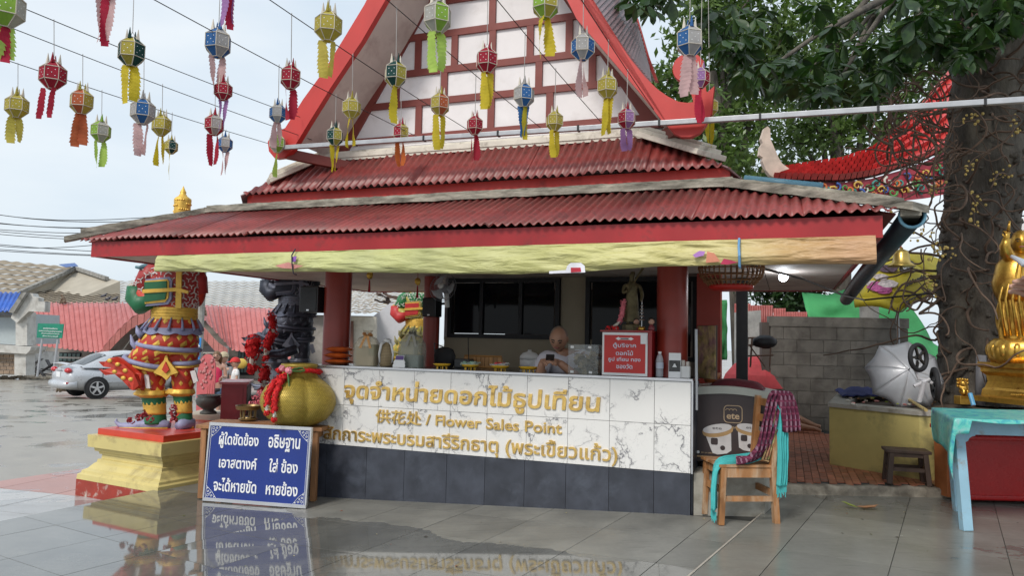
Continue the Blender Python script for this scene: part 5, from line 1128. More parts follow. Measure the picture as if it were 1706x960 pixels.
# ================================================================ bench, incense pot, red cabinet behind the sign
def boxthing(name,label,cat,p0,p1,Y,depth,m,z0=None,leg=None):
    a=aty(p0[0],p0[1],Y);b=aty(p1[0],p1[1],Y);return a,b
a,b=aty(300,690,9.2),aty(393,690,9.2);ztop=a.z
bn=thing('stone_bench','pale stone bench top on tan legs behind the red guardian pedestal','bench',((a.x+b.x)/2,9.5,-.42));STN=pm('pale_stone',(.5,.43,.34),.8,var=.15,vs=6,bump=.3)
mb=MB();mb.box(((a.x+b.x)/2,9.5,ztop-.05),(b.x-a.x,.6,.09),bev=.01);mb.build('slab',STN,bn)
for f in (.15,.85):
    mb=MB();mb.box((a.x+(b.x-a.x)*f,9.5,(ztop-.1-.42)/2),(.14,.45,ztop-.1+.42));mb.build('leg',pm('tan_leg',(.42,.26,.16),.7) if f < .5 else bpy.data.materials['tan_leg'],bn)
p=aty(347,690,9.35);p.z=ztop-.005;o=thing('incense_pot','dark stone incense pot on the pale bench','pot',p);mb=MB(Matrix.Translation(p));mb.smooth=True
mb.lathe([(.1,0),(.1,.02),(.06,.05),(.09,.07),(.14,.11),(.155,.16),(.14,.2),(.13,.205),(.15,.23),(.13,.235),(.12,.2),(0,.18)],n=28,fn=lambda a,i: 1+(.03*math.sin(a*6) if 3 < i < 7 else 0));mb.build('bowl',pm('pot_stone',(.07,.075,.07),.6,var=.3,bump=.3),o)
mb=MB(Matrix.Translation(p));[mb.tube([(x,0,.18),(x*1.3,.01,.34+.03*i)],.003,4) for i,x in enumerate((-.02,.0,.03))];mb.build('incense_sticks',pm('incense',(.4,.1,.06),.8),o)
a,b=aty(367,689,9.0),aty(409,641,9.0);c=aty(427,641,9.0)
cb=thing('red_cabinet','small dark red wooden cabinet behind the wooden table','cabinet',((a.x+b.x)/2,9.1,-.4));CABR=pm('cabinet_red',(.28,.02,.03),.4,var=.15)
w_=b.x-a.x;M=frame_mat((a.x,9.0,0),(1,.25,0));mb=MB(M);mb.box((w_/2,.3,(b.z-.4)/2),(w_,.6,b.z+.4));mb.build('body',CABR,cb)
mb=MB(M);mb.box((w_/2,.3,b.z+.012),(w_+.05,.64,.025));mb.build('top',pm('cabinet_top',(.5,.12,.14),.3),cb);mb=MB(M);mb.box((w_+.004,.3,b.z-.2),(.008,.46,.32));mb.build('side_panel',pm('grey_panel',(.25,.24,.23),.5),cb)
mb=MB(M);mb.box((w_/2,-.006,b.z-.2),(w_-.08,.012,.32));mb.build('door',CABR,cb)
p=aty(400,700,8.2);mb=MB();mb.smooth=True
mb.grid(16,12,lambda u,v: Vector((p.x-.12+u*.5,p.y+v*.4,.33+.05*noise.noise(Vector((u*4,v*3,0)))-(.35*(max(0,.15-v)/.15)**1.5))))
o=mb.build('pink_cloth',pm('pink_cloth_m',(.62,.2,.2),.8,var=.15),thick=.01);tag(o,'pink cloth spread over a low stand left of the gold basket','cloth')
mb=MB();mb.box((p.x+.12,p.y+.22,-.06),(.5,.36,.7),bev=.01);o=mb.build('low_stand',pm('pinkish_board',(.55,.25,.22),.7));tag(o,'low pinkish stand under the pink cloth beside the red cabinet','stand')
# ================================================================ people in the yard
def walker(label,px,ytop,yfoot,Y,skinm,shirt,shorts,hair,hairlen=0,yaw=0,cap=None,arm=(.2,.2),bag=None,sleeve=False,hf=7.2):
    """a standing figure, height read between the two pixel rows at distance Y"""
    t,f=aty(px,ytop,Y),aty(px,yfoot,Y);H=t.z-f.z;x,y,z0=f.x,f.y,f.z
    o=thing('person',label,'person',(x,y,z0));M=Matrix.Translation((x,y,z0)) @ Matrix.Rotation(yaw,4,'Z');h=H
    def q(a,b,c): return M @ Vector((a*h,b*h,c*h))
    s=-1
    nd=[(q(0,0,.52),.085*h,.06*h),(q(0,0,.62),.07*h,.05*h),(q(0,-.01,.74),.085*h,.058*h),(q(0,0,.815),.035*h),(q(0,-.005,.87),.032*h),
          (q(.105,0,.79),.032*h),(q(.13,.0,.64),.023*h),(q(.12,-.08-arm[0]*.2,.53+arm[0]*.25),.015*h),(q(-.105,0,.79),.032*h),(q(-.13,0,.64),.023*h),(q(-.12,-.08-arm[1]*.2,.53+arm[1]*.25),.015*h),
          (q(.05,0,.48),.052*h),(q(.055,-.03,.27),.035*h),(q(.055,.01,.05),.02*h),(q(.06,-.07,.02),.016*h),(q(-.05,0,.48),.052*h),(q(-.055,.03,.27),.035*h),(q(-.055,.06,.05),.02*h),(q(-.06,-.02,.02),.016*h)]
    skin('body',nd,[(0,1),(1,2),(2,3),(3,4),(2,5),(5,6),(6,7),(2,8),(8,9),(9,10),(0,11),(11,12),(12,13),(13,14),(0,15),(15,16),(16,17),(17,18)],skinm,o)
    sn=[(q(0,0,.53),.095*h,.07*h),(q(0,0,.62),.08*h,.06*h),(q(0,-.01,.745),.097*h,.068*h),(q(0,0,.8),.05*h,.045*h),(q(.11,0,.785),.038*h,.038*h),(q(-.11,0,.785),.038*h,.038*h)];se=[(0,1),(1,2),(2,3),(2,4),(2,5)]
    if sleeve: sn += [(q(.135,0,.69),.036*h),(q(-.135,0,.69),.036*h)];se += [(4,6),(5,7)]
    else: sn=sn[:4];se=se[:3]
    skin('shirt',sn,se,shirt,o)
    skin('shorts',[(q(0,0,.53),.095*h,.075*h),(q(.055,0,.47),.064*h),(q(.06,-.01,.38),.058*h),(q(-.055,0,.47),.064*h),(q(-.06,.01,.38),.058*h)],[(0,1),(1,2),(0,3),(3,4)],shorts,o)
    c=q(0,-.01,.93);head_mesh(o,c,h/hf,yaw,0,skinm,hair,hairlen)
    hh=h/hf/2
    if cap:
        CM=Matrix.Translation(c) @ Matrix.Rotation(yaw,4,'Z');mb=MB(CM);mb.smooth=True;mb.grid(18,6,lambda u,v: Vector((math.sin(u*2*PI)*math.sin(v*1.5+.01)*.88*hh,-math.cos(u*2*PI)*math.sin(v*1.5+.01)*1.05*hh,(.1+math.cos(v*1.5)*1.05)*hh)),closeu=True);mb.build('cap',cap,o)
        mb=MB(CM);mb.smooth=True;mb.grid(9,4,lambda u,v: Vector(((u-.5)*1.4*hh,-(.9+.75*v*math.sin(u*PI))*hh,(.25-.15*v)*hh)));mb.build('cap_visor',cap,o,thick=.008)
    for sg_,ar in ((1,arm[0]),(-1,arm[1])): hand(o,q(sg_*.12,-.08-ar*.2,.53+ar*.25),M.to_3x3() @ Vector((0,-.8,-.4)),M.to_3x3() @ Vector((sg_,0,.2)),.1*h,skinm,curl=.5,thumb=sg_)
    if bag:
        mb=MB(M);mb.smooth=True;mb.lathe([(.06*h,-.08*h),(.08*h,-.04*h),(.08*h,.03*h),(.05*h,.06*h)],bag[0:1]+bag[1:3] if False else (bag[0]*h,bag[1]*h,bag[2]*h),16,sy=.7);o2=mb.build(bag[3],bag[4]);tag(o2,bag[5],bag[6])
    return o,M,h
TANK=pm('pink_tank_top',(.6,.03,.1),.8,bump=.2);DEN=pm('denim',(.13,.22,.36),.85,var=.2,vs=30);GRYT=pm('grey_tshirt',(.25,.25,.26),.85);BLKS=pm('black_shorts',(.02,.02,.025),.8)
walker('woman in a pink tank top and denim shorts in the yard',356,585,707,15,SKIN2,TANK,DEN,HAIRB,.22,.15,arm=(.5,.1))
wp=aty(352,651,14.8);mb=MB();mb.smooth=True;mb.tube([wp+Vector((-.15,0,.02)),wp+Vector((0,-.04,-.01)),wp+Vector((.17,0,.02))],[.03,.05,.03],8);o=mb.build('waist_bag',pm('waist_bag_black',(.03,.03,.032),.7));tag(o,'black waist bag round the hips of the woman in pink','bag')
mb=MB();c=aty(354,596,14.84);mb.tube([c+Vector((-.06,0,0)),c+Vector((0,-.02,0)),c+Vector((.06,0,0))],.018,6);o=mb.build('sunglasses',BLACKP);tag(o,'dark sunglasses on the woman in the pink tank top','sunglasses')
walker('man in a grey T-shirt and pale cap behind the woman in pink',368,587,715,15.7,SKIN2,GRYT,BLKS,HAIRB,0,-.3,cap=pm('tan_cap',(.5,.42,.28),.8),sleeve=True)
mb=MB();c=aty(377,622,15.9);mb.box(c,(.2,.22,.42),bev=.05);o=mb.build('backpack',pm('backpack_black',(.02,.02,.03),.8));tag(o,'black backpack worn by the man in the grey T-shirt','backpack')
walker('boy in a red cap and white T-shirt behind the red cabinet',389,598,690,14.2,SKIN2,pm('boy_white',(.7,.7,.7),.85),pm('boy_shorts',(.25,.24,.22),.8),HAIRB,0,-1.0,cap=pm('red_cap',(.55,.02,.02),.7),sleeve=True,hf=5.6)
mb=MB();c=aty(401,606,14.6);mb.smooth=True;mb.ball(c,.11,12,(1.2,.5,.9),jit=.08);o=mb.build('yellow_bag',pm('yellow_bag_m',(.6,.42,.08),.7));tag(o,'small yellow bag right of the boy in the red cap','bag')
# pink carved board with oval top left of the woman
c=aty(345,640,14.0);o=thing('carved_board','pink carved board with a rounded top standing left of the woman','board',(c.x,c.y,c.z-.9));M=Matrix.Translation(c)
pts=[(-.17,-.9),(.12,-.9),(.14,.1)]+[(-.02+.16*math.cos(a),.28+.28*math.sin(a)) for a in [k*PI/10 for k in range(0,11)]]+[(-.2,.1)]
mb=MB(M);mb.prism(pts,(0,0,0),(1,0,0),(0,0,1),(0,.05,0));mb.build('board',pm('carved_pink',(.55,.12,.13),.6),o);mb=MB(M);mb.smooth=True
for i in range(26): mb.ball((-.02+random.uniform(-.11,.11),-.01,random.uniform(-.1,.48)),.025,6,(1,.5,1.2))
mb.build('carving',pm('carved_rose',(.5,.2,.2),.6),o,kind='stuff')
# ================================================================ parked car
def car(label,loc,yaw):
    o=thing('parked_car',label,'car',loc,yaw);M=mw(o);PA=pm('silver_car_paint',(.5,.52,.55),.3,metal=.25,var=.03,bump=0,coat=.5);L_,W=4.3,1.69
    gl=glassy('car_glass',(.03,.035,.04),.05);RUB=pm('tyre_rubber',(.018,.018,.02),.85);TL=pm('tail_lamp_red',(.5,.01,.02),.15,coat=.8,bump=0);
    # lower body: stations along x (0 = rear, L = front): (x, zbottom, zbelt, halfwidth)
    stn=[(0.0,.42,.78,.60),(.06,.32,.9,.74),(.2,.25,.99,.81),(.6,.2,1.02,.84),(1.2,.18,.98,.845),(2.0,.18,.95,.845),(2.9,.18,.94,.845),(3.4,.2,.9,.83),(3.9,.24,.8,.79),(4.2,.3,.68,.68),(4.3,.36,.55,.5)]
    mb=MB(M);mb.smooth=True;n=20
    def sec(st,a):
        x,zb_,zt,hw=st;c=(zb_+zt)/2;h=(zt-zb_)/2;ca,sa=math.cos(a),math.sin(a);e=3.2;q=(abs(ca)**e+abs(sa)**e)**(-1/e);return Vector((x,ca*q*hw,c+sa*q*h))
    vs=[sec(s,2*PI*k/n+PI/n) for s in stn for k in range(n)];mm=len(stn);mb.add(vs,[(j*n+k,j*n+(k+1) % n,(j+1)*n+(k+1) % n,(j+1)*n+k) for j in range(mm-1) for k in range(n)]+[tuple(range(n-1,-1,-1)),tuple((mm-1)*n+k for k in range(n))]);mb.build('body',PA,o)
    gs=[(.42,.97,.70,.98),(.7,.97,.74,1.13),(1.05,.96,.76,1.33),(1.4,.95,.77,1.42),(1.9,.94,.77,1.455),(2.35,.93,.77,1.42),(2.75,.92,.76,1.26),(3.1,.91,.73,1.08),(3.4,.88,.68,.92)]
    def cab(st,v,side):                                          # roof section: v 0 belt -> 1 centre
        x,zb_,hw,zt=st;pts=[(hw+.05,zb_-.03),(hw*.985,zb_+(zt-zb_)*.35),(hw*.86,zb_+(zt-zb_)*.86),(hw*.7,zt-.005),(0,zt+.015)];i=min(int(v*4),3);f=v*4-i;return Vector((x,side*(pts[i][0]*(1-f)+pts[i+1][0]*f),pts[i][1]*(1-f)+pts[i+1][1]*f))
    mb=MB(M);mb.smooth=True;vs=[];K_=17
    for s in gs: vs += [cab(s,k/8,-1) for k in range(9)]+[cab(s,k/8,1) for k in range(7,-1,-1)]
    mb.add(vs,[(j*K_+k,j*K_+k+1,(j+1)*K_+k+1,(j+1)*K_+k) for j in range(len(gs)-1) for k in range(K_-1)]);mb.build('roof',PA,o)
    def gi(x):
        for i in range(len(gs)-1):
            if gs[i][0] <= x <= gs[i+1][0]: f=(x-gs[i][0])/(gs[i+1][0]-gs[i][0]);return tuple(gs[i][k]*(1-f)+gs[i+1][k]*f for k in range(4))
        return gs[-1]
    for side in (-1,1):
        for nm,pl in (('side_window',[(.98,.1),(1.12,.25),(1.3,.46),(1.72,.5),(1.72,.08)]),('side_window',[(1.79,.08),(1.79,.5),(2.2,.49),(2.5,.38),(2.95,.12),(2.95,.08)])):
            mb=MB(M);P=[]
            for x,v in pl: q=cab(gi(x),v,side);P.append(q+Vector((0,side*.008,0)))
            c_=[(x,.09) for x,v in pl];mb.add(P if side < 0 else P[::-1],[tuple(range(len(P)))]);mb.build(nm,gl,o)
        mb=MB(M);mb.box((.98,side*.852,.62),(.02,.004,.62));mb.box((1.76,side*.852,.58),(.012,.004,.66));mb.box((2.85,side*.852,.58),(.012,.004,.6)) if False else None;mb.build('door_seam',DARKM,o)
        mb=MB(M);mb.box((1.76,side*.854,.55),(.012,.006,.62));mb.build('door_seam',DARKM,o)
        mb=MB(M);mb.box((1.9,side*.855,.5),(1.9,.015,.035),bev=.004);mb.build('side_moulding',PA,o)
        for x in (1.5,2.4): mb=MB(M);mb.box((x,side*.86,.8),(.17,.03,.03),bev=.008);mb.build('door_handle',PA,o)
        mb=MB(M);mb.smooth=True;mb.ball((.06,side*.62,.86),.12,12,(.9,1.35,.72));t_=mb.build('tail_lamp',TL,o)
        mb=MB(M);mb.smooth=True;mb.ball((.03,side*.6,.83),.05,8,(.9,1.35,.6));mb.build('lamp_lens',WHITEP,t_)
        mb=MB(M);mb.box((.03,side*.62,.48),(.08,.22,.05),bev=.01);mb.build('reflector',TL,o)
        mb=MB(M);mb.smooth=True;mb.ball((2.95,side*.9,1.0),.09,10,(.6,1,.8));mb.build('mirror',PA,o)
        for x in (.82,3.42):
            mb=MB(M);mb.lathe([(.36,0),(.36,.02)],(x,side*.846,.31),30,axis=(0,side,0));mb.build('wheel_arch',DARKM,o)
            mb=MB(M);mb.smooth=True;mb.lathe([(.2,-.18),(.3,-.17),(.315,-.1),(.315,0),(.3,.03),(.21,.035)],(x,side*.84,.31),32,axis=(0,side,0));wh=mb.build('wheel',RUB,o)
            mb=MB(M);mb.lathe([(.215,0),(.215,.03),(.2,.032),(.19,.01),(.0,.005)],(x,side*.85,.31),28,axis=(0,side,0));mb.build('rim',DARKM,wh)
            mb=MB(M)
            for k in range(5): a=k*2*PI/5+.3;mb.bar((x,side*.885,.31),(x+math.cos(a)*.2,side*.88,.31+math.sin(a)*.2),.06,.02,up=(0,1,0),bev=.005)
            mb.lathe([(.05,0),(.05,.02)],(x,side*.88,.31),12,axis=(0,side,0));mb.lathe([(.215,.0),(.212,.02),(.195,.02),(.193,0)],(x,side*.878,.31),28,axis=(0,side,0),close=False);mb.build('rim_spokes',TRIM,wh)
    mb=MB(M);P=[cab(gi(x),v,s) for x,v,s in ((.5,.65,-1),(.5,.65,1))];q1=[Vector((.5,-.55,1.03)),Vector((.5,.55,1.03)),Vector((1.12,.5,1.375)),Vector((1.12,-.5,1.375))];mb.grid(9,5,lambda u,v: cab(gi(.5+.62*v),.55+.45*(1-abs(2*u-1)) ,-1 if u < .5 else 1)+Vector((-.006,0,.01)));mb.build('rear_window',gl,o,smooth=True)
    mb=MB(M);mb.smooth=True;mb.grid(12,4,lambda u,v: Vector((.06-.16*math.sin(u*PI)*.3-.05+v*.14,(u-.5)*1.3,1.03+.035*math.sin(u*PI)+.02*v)));mb.build('spoiler',PA,o,thick=.03)
    mb=MB(M);mb.box((-.012,0,.72),(.02,.34,.16),bev=.005);mb.build('number_plate',WHT,o);mb=MB(M);mb.box((-.01,0,.86),(.04,.5,.04),bev=.01);mb.build('trunk_trim',TRIM,o)
    mb=MB(M);mb.smooth=True;mb.tube([(.3,-.74,.44),(.02,-.6,.42),(-.05,0,.42),(.02,.6,.42),(.3,.74,.44)],.13,10);mb.build('rear_bumper',PA,o)
    return o
cw=atz(160,664,zlot(0,23)-.0);
def zl2(y): return zlot(0,y)
cyaw=R(48);rw=cw;car('silver sedan with red tail lamps parked in the yard behind the red guardian',(rw.x-.82*math.cos(cyaw)+(-.84)*math.sin(cyaw)*-1*-1,rw.y-.82*math.sin(cyaw)+.84*math.cos(cyaw),rw.z),cyaw)
# ================================================================ far market buildings
BY=55.0
def bgp(px,py,Y=BY): return aty(px,py,Y)
AR=pm('asbestos_tile',(.32,.27,.205),.95,spec=.1,var=.25,vs=1.2,bump=.3,bs=3,randobj=.12,world=True,dirt=(.18,.15,.12),dirt_amt=.5,ds=.7)
def tiled_roof(name,A,B,C_,D,rows,m,parent,amp=.05,pitch=1.0,course='roof_course',n=90,cols=1):
    """A,B lower edge; D,C upper edge; overlapping corrugated courses, one object each"""
    A,B,C_,D=map(Vector,(A,B,C_,D));nrm=(B-A).cross(D-A).normalized()
    if nrm.z < 0: nrm=-nrm
    for r in range(rows):
        v0,v1=r/rows,(r+1.12)/rows
        for cc in range(cols):
            mb=MB();mb.smooth=True
            def fn(u,v):
                uu=(cc+u)/cols;w_=v0+(v1-v0)*v;lo=A.lerp(B,uu);hi=D.lerp(C_,uu);return lo.lerp(hi,min(1,w_))+nrm*(amp*math.sin(uu*(B-A).length/pitch*2*PI)+ (.09*(1-v)))
            mb.grid(n,2,fn);mb.build(course,m,parent)
mk_=thing('market_building','long low market building with a grey brown tiled roof and grey walls behind the yard','building',bgp(250,628,62))
tiled_roof('r',bgp(20,515,57),bgp(700,524,57),bgp(700,470,75),bgp(40,468,75),16,AR,mk_,amp=.05,pitch=.75,n=420)
CW=pm('grimy_wall',(.33,.3,.27),.9,var=.2,vs=.8,world=True,bump=.1,dirt=(.18,.17,.15),dirt_amt=.6,ds=1)
g0=-2.05
a=bgp(45,560,58);b=bgp(700,560,58);mb=MB();mb.box(((a.x+b.x)/2,58.2,.3),(b.x-a.x,.3,5.4));mb.build('wall',CW,mk_)
for i,(x0,x1,y0,y1) in enumerate(((98,135,588,603),(150,180,583,607),(345,380,585,628),(395,425,580,625),(50,72,590,618))):
    a,b=bgp(x0,y1,58),bgp(x1,y0,58);mb=MB();mb.box(((a.x+b.x)/2,58.02,(a.z+b.z)/2),(b.x-a.x,.08,b.z-a.z));f=mb.build('window',WFRAME,mk_)
    for k in range(5): mb=MB();xx=a.x+(b.x-a.x)*(k+.5)/5;mb.box((xx,57.95,(a.z+b.z)/2),((b.x-a.x)/7,.04,(b.z-a.z)*.8));mb.build('pane',pm('teal_glass',(.06,.11,.11),.2) if 'teal_glass' not in bpy.data.materials else bpy.data.materials['teal_glass'],f)
GP=pm('grey_panel_wall',(.5,.5,.52),.6,var=.06,world=True)
for x0,x1 in ((330,352),(354,376),(436,452)):
    a,b=bgp(x0,640,56.5),bgp(x1,577,56.5);mb=MB();mb.box(((a.x+b.x)/2,57.2,(a.z+b.z)/2),(b.x-a.x,.1,b.z-a.z));mb.build('wall_panel',GP,mk_)
# red curved canopies
cn=thing('red_canopy','faded red corrugated canopy with an arched middle in front of the market building','canopy',bgp(250,628,54))
def curved(name,x0,x1,yt0,yt1,ye0,ye1,n=60,Yt=57,Ye=51.5,pitch=.62):
    """one long convex sheet roof: top edge back, eave in front, ribs running down the slope, split into panels"""
    k=max(1,int((x1-x0)/52))
    for q in range(k):
        mb=MB();mb.smooth=True;u0,u1=q/k,(q+1)/k
        def fn(u,v):
            uu=u0+(u1-u0)*u;t=bgp(x0+(x1-x0)*uu,yt0+(yt1-yt0)*uu,Yt);e=bgp(x0+(x1-x0)*uu+10*(1-v),ye0+(ye1-ye0)*uu,Ye);p=e.lerp(t,v);p.z=e.z+(t.z-e.z)*(math.sin(v*PI/2));q9=(uu*(x1-x0)/8.5) % 1;p.z += .11*max(0,1-abs(q9-.5)*4.5);return p
        mb.grid(120,8,fn);mb.build('canopy_sheet',CORR2,cn,smooth=False)
curved('l',30,168,505,505,574,590);[curved('m',*q) for q in ((168,200,505,505,590,546),(200,222,505,506,546,527),(222,256,506,506,527,513),(320,340,508,509,524,544),(340,362,509,510,544,568),(362,376,510,511,568,583))];curved('r',376,475,511,516,584,600)
ARC=[(163,592),(178,572),(200,548),(222,528),(248,516),(270,512),(292,515),(318,525),(340,545),(362,570),(380,582)]
def arcp(f,Y): x=f*(len(ARC)-1);i=min(int(x),len(ARC)-2);g=x-i;return bgp(ARC[i][0]+(ARC[i+1][0]-ARC[i][0])*g,ARC[i][1]+(ARC[i+1][1]-ARC[i][1])*g,Y)
mb=MB();mb.smooth=True;mb.grid(140,3,lambda u,v: arcp(u,50+6*v)+Vector((0,0,.06*abs(math.sin(u*60)))) );mb.build('arched_roof',CORR2,cn)
for k in range(24):                                               # hanging fascia strips along the arch
    a0,a1=arcp(k/24,49.9),arcp((k+.92)/24,49.9);mb=MB();mb.add([a0,a1,a1-Vector((0,0,.75)),a0-Vector((0,0,.75))],[(0,1,2,3)]);mb.build('fascia_strip',corrugated_mat('pale_red_strip',(.42,.14,.12),(.5,.18,.16),(.3,.1,.09)) if 'pale_red_strip' not in bpy.data.materials else bpy.data.materials['pale_red_strip'],cn,thick=.05)
for px in (190,378,160,300): a=bgp(px,625,50.5);b=bgp(px,590,50.5);mb=MB();mb.tube([(a.x,a.y,g0),(b.x,b.y,b.z+.2)],.07,8);mb.build('post',STEELG,cn)
a,b=bgp(168,590,50.3),bgp(376,588,50.3);mb=MB();mb.tube([a,b],.05,6);mb.tube([a+Vector((0,0,-.45)),b+Vector((0,0,-.45))],.05,6)
for k in range(12): p,q=a.lerp(b,k/12),a.lerp(b,(k+1)/12);mb.tube([p,q-Vector((0,0,.45))],.03,5)
mb.tube([bgp(200,590,50.4),bgp(222,560,50.4),bgp(255,535,50.4)],.04,6);mb.build('truss',pm('truss_cream',(.4,.38,.33),.6),cn)
mb=MB();mb.box((bgp(150,585,52).x,53,bgp(150,598,52).z+.0),(9,.2,.12));mb.build('eave_beam',pm('eave_white',(.6,.58,.55),.6),cn)
# left gabled roof further back
gh=thing('gabled_house','grey tiled gable roof with pale gable wall at the far left beyond the market','house',bgp(60,600,80))
tiled_roof('r',bgp(-160,503,60),bgp(-14,507,60),bgp(126,446,72),bgp(-60,428,72),9,AR,gh,amp=.05,pitch=.8,n=160)
mb=MB();P=[bgp(-14,511,60.2),bgp(126,451,72),bgp(200,470,66),bgp(200,560,66),bgp(-14,560,60.2)];mb.add(P,[(0,1,2,3,4)]);mb.build('gable_wall',pm('gable_beige',(.4,.36,.29),.9,var=.1,world=True,vs=1),gh,thick=.2)
mb=MB();mb.bar(bgp(-14,507,59.8),bgp(126,447,71.5),.35,.3);mb.bar(bgp(126,447,71.5),bgp(178,464,66.5),.35,.3);mb.build('verge_board',GRAYC,gh)
mb=MB();P=[bgp(98,443.5,69),bgp(124,441,72.5),bgp(130,446,72),bgp(110,448,69)];mb.add([p_+Vector((0,0,.15)) for p_ in P],[(0,1,2,3)]);mb.build('blue_sheet',pm('blue_tarp',(.08,.16,.4),.5),gh,thick=.05)
# small white building with a blue roof, far left
wh_=thing('white_gatehouse','white plastered building with blue corrugated roof and stepped parapet at the left edge','building',bgp(20,625,42));WY=42
WG=pm('aged_white',(.55,.54,.51),.85,var=.08,world=True,vs=1.5,dirt=(.3,.28,.25),dirt_amt=.5,ds=1.2,bump=.1)
def slabpx(pts,Y,dep,name,m,par):
    mb=MB();P=[bgp(x,y,Y) for x,y in pts];n=len(P);mb.add(P+[q+Vector((0,dep,0)) for q in P],[tuple(range(n)),tuple(range(2*n-1,n-1,-1))]+[(i,i+n,(i+1) % n+n,(i+1) % n) for i in range(n)]);return mb.build(name,m,par)
slabpx([(-60,522),(28,522),(28,574),(-60,572)],WY,4,'upper_wall',pm('pale_panel',(.4,.45,.46),.6,var=.05,world=True),wh_)
slabpx([(26,518),(45,520),(45,576),(26,576)],WY-.5,.8,'pillar',WG,wh_);slabpx([(-60,572),(52,578),(50,584),(44,590),(-60,584)],WY-.7,1.4,'ledge',WG,wh_);slabpx([(24,588),(43,590),(43,626),(24,626)],WY-.5,.8,'pillar',WG,wh_)
slabpx([(-60,584),(26,588),(26,626),(-60,626)],WY,4,'lower_wall',WG,wh_)
BRKT=pm('tan_block',(.3,.22,.16),.9,var=.2,randobj=.2)
for r in range(5):
    for c in range(4):
        x=-14+c*10+(r % 2)*5;slabpx([(x,591+r*6.6),(min(x+9.3,24),591.3+r*6.6),(min(x+9.3,24),597+r*6.6),(x,596.7+r*6.6)],WY-.06,.1,'block',BRKT,wh_) if x < 22 else None
slabpx([(18,530),(24,513),(40,496),(44,488),(54,489),(56,494),(64,496),(64,502),(75,503),(74,520),(48,519),(28,538)],WY-.8,.5,'parapet',WG,wh_)
slabpx([(-60,524),(24,524),(24,529),(-60,529)],WY-.05,.1,'vent_strip',GRAYC,wh_)
mb=MB();mb.smooth=True;mb.grid(60,2,lambda u,v: bgp(-60+u*(78+16*v),519-31*v,WY-1+2*v)+Vector((0,0,.05*math.sin(u*70))));mb.build('blue_roof',pm('blue_roof_m',(.03,.12,.5),.4),wh_,thick=.04)
slabpx([(36,488),(44,487),(22,522),(14,520)],WY-1.1,.3,'verge_board',GRAYC,wh_)
# green information sign
s0,s1=bgp(62,565,40),bgp(106,540,40);o=thing('green_sign','green notice board with white Thai lettering on two posts in the yard','sign',(s0.x,40,-1.4));SGN=pm('sign_green',(.01,.22,.14),.4,bump=0)
mb=MB();P=[bgp(61,563,40),bgp(103,564,40),bgp(106,540,40),bgp(63,539,40)];mb.add(P+[q+Vector((0,.06,0)) for q in P],[(0,1,2,3),(7,6,5,4),(0,4,5,1),(1,5,6,2),(2,6,7,3),(3,7,4,0)]);mb.build('board',SGN,o)
for i,(tx,wd) in enumerate((('องค์การบริหาร',24),('เทศบาลตำบลเขาสามยอด',38),('อำเภอเมืองลพบุรี',30),('จังหวัดลพบุรี',26))):
    c=bgp(84,547.5+i*4.4,39.96);text('lettering',tx,WHT,o,c,(1,0,-.02),(0,0,1),width=wd*40/FPX,height=2.6*40/FPX,ext=.01,off=.01)
for x0,x1 in ((69,62),(95,88)): mb=MB();mb.tube([bgp(x1,628,40.1),bgp(x0+2,562,40.1)],.06,8);mb.build('post',STEELG,o)
# rubble of boards beside the wall
rb2=thing('board_pile','pile of broken boards and rubble below the green sign','rubble',bgp(75,622,44))
for x0,y0,x1,y1 in ((48,600,75,628),(50,612,70,598),(60,626,90,606),(70,615,92,618),(78,600,92,625),(52,620,85,625)): mb=MB();mb.bar(bgp(x0,y0,44),bgp(x1,y1,43.5),.18,.05);mb.build('board',pm('grey_board',(.16,.15,.15),.7,randobj=.5) if 'grey_board' not in bpy.data.materials else bpy.data.materials['grey_board'],rb2)
st_=thing('kerb_stones','row of broken pale kerb stones along the yard edge behind the car','stones',bgp(70,632,43))
for i in range(22): c=bgp(-10+i*6+random.uniform(-2,2),630+random.uniform(-2,2),43);mb=MB();mb.ball(c,.16,7,(1.2,.8,.6),jit=.25);mb.build('stone',STN,st_)
# white building seen through the kiosk's left bay
wb=thing('white_shop','white shop with a pale broken tile roof seen through the kiosk left bay','building',bgp(640,600,27));PTR=pm('pale_roof_tile',(.5,.46,.42),.85,var=.15,randobj=.15,dirt=(.2,.18,.16),dirt_amt=.5,ds=3)
tiled_roof('r',bgp(540,524,26),bgp(607,526,26),bgp(652,490,31),bgp(560,474,31),9,PTR,wb,amp=.035,pitch=.3,n=80)
slabpx([(540,528),(626,528),(626,640),(540,640)],27,.3,'wall',pm('shop_beige',(.5,.47,.4),.8,world=True),wb);slabpx([(612,535),(650,505),(725,500),(725,650),(612,650)],28,.3,'wall',GP,wb)
slabpx([(578,535),(588,535),(588,640),(578,640)],26.8,.1,'door',pm('door_brown',(.1,.035,.02),.6),wb);slabpx([(705,529),(724,529),(724,566),(705,566)],26.4,.1,'red_board',pm('board_red',(.55,.02,.06),.5),wb)
text('lettering','เทียน',pm('gold_letter',(.7,.5,.1),.4,bump=0),wb,bgp(714,552,26.3),(1,0,0),(0,0,1),width=14*26/FPX,height=7*26/FPX,ext=.01)
for x0,y0,x1,y1 in ((628,490,668,498),(625,500,664,508),(640,486,655,520)): mb=MB();mb.bar(bgp(x0,y0,30.5),bgp(x1,y1,30),.12,.12);mb.build('bare_rafter',DWOOD,wb)
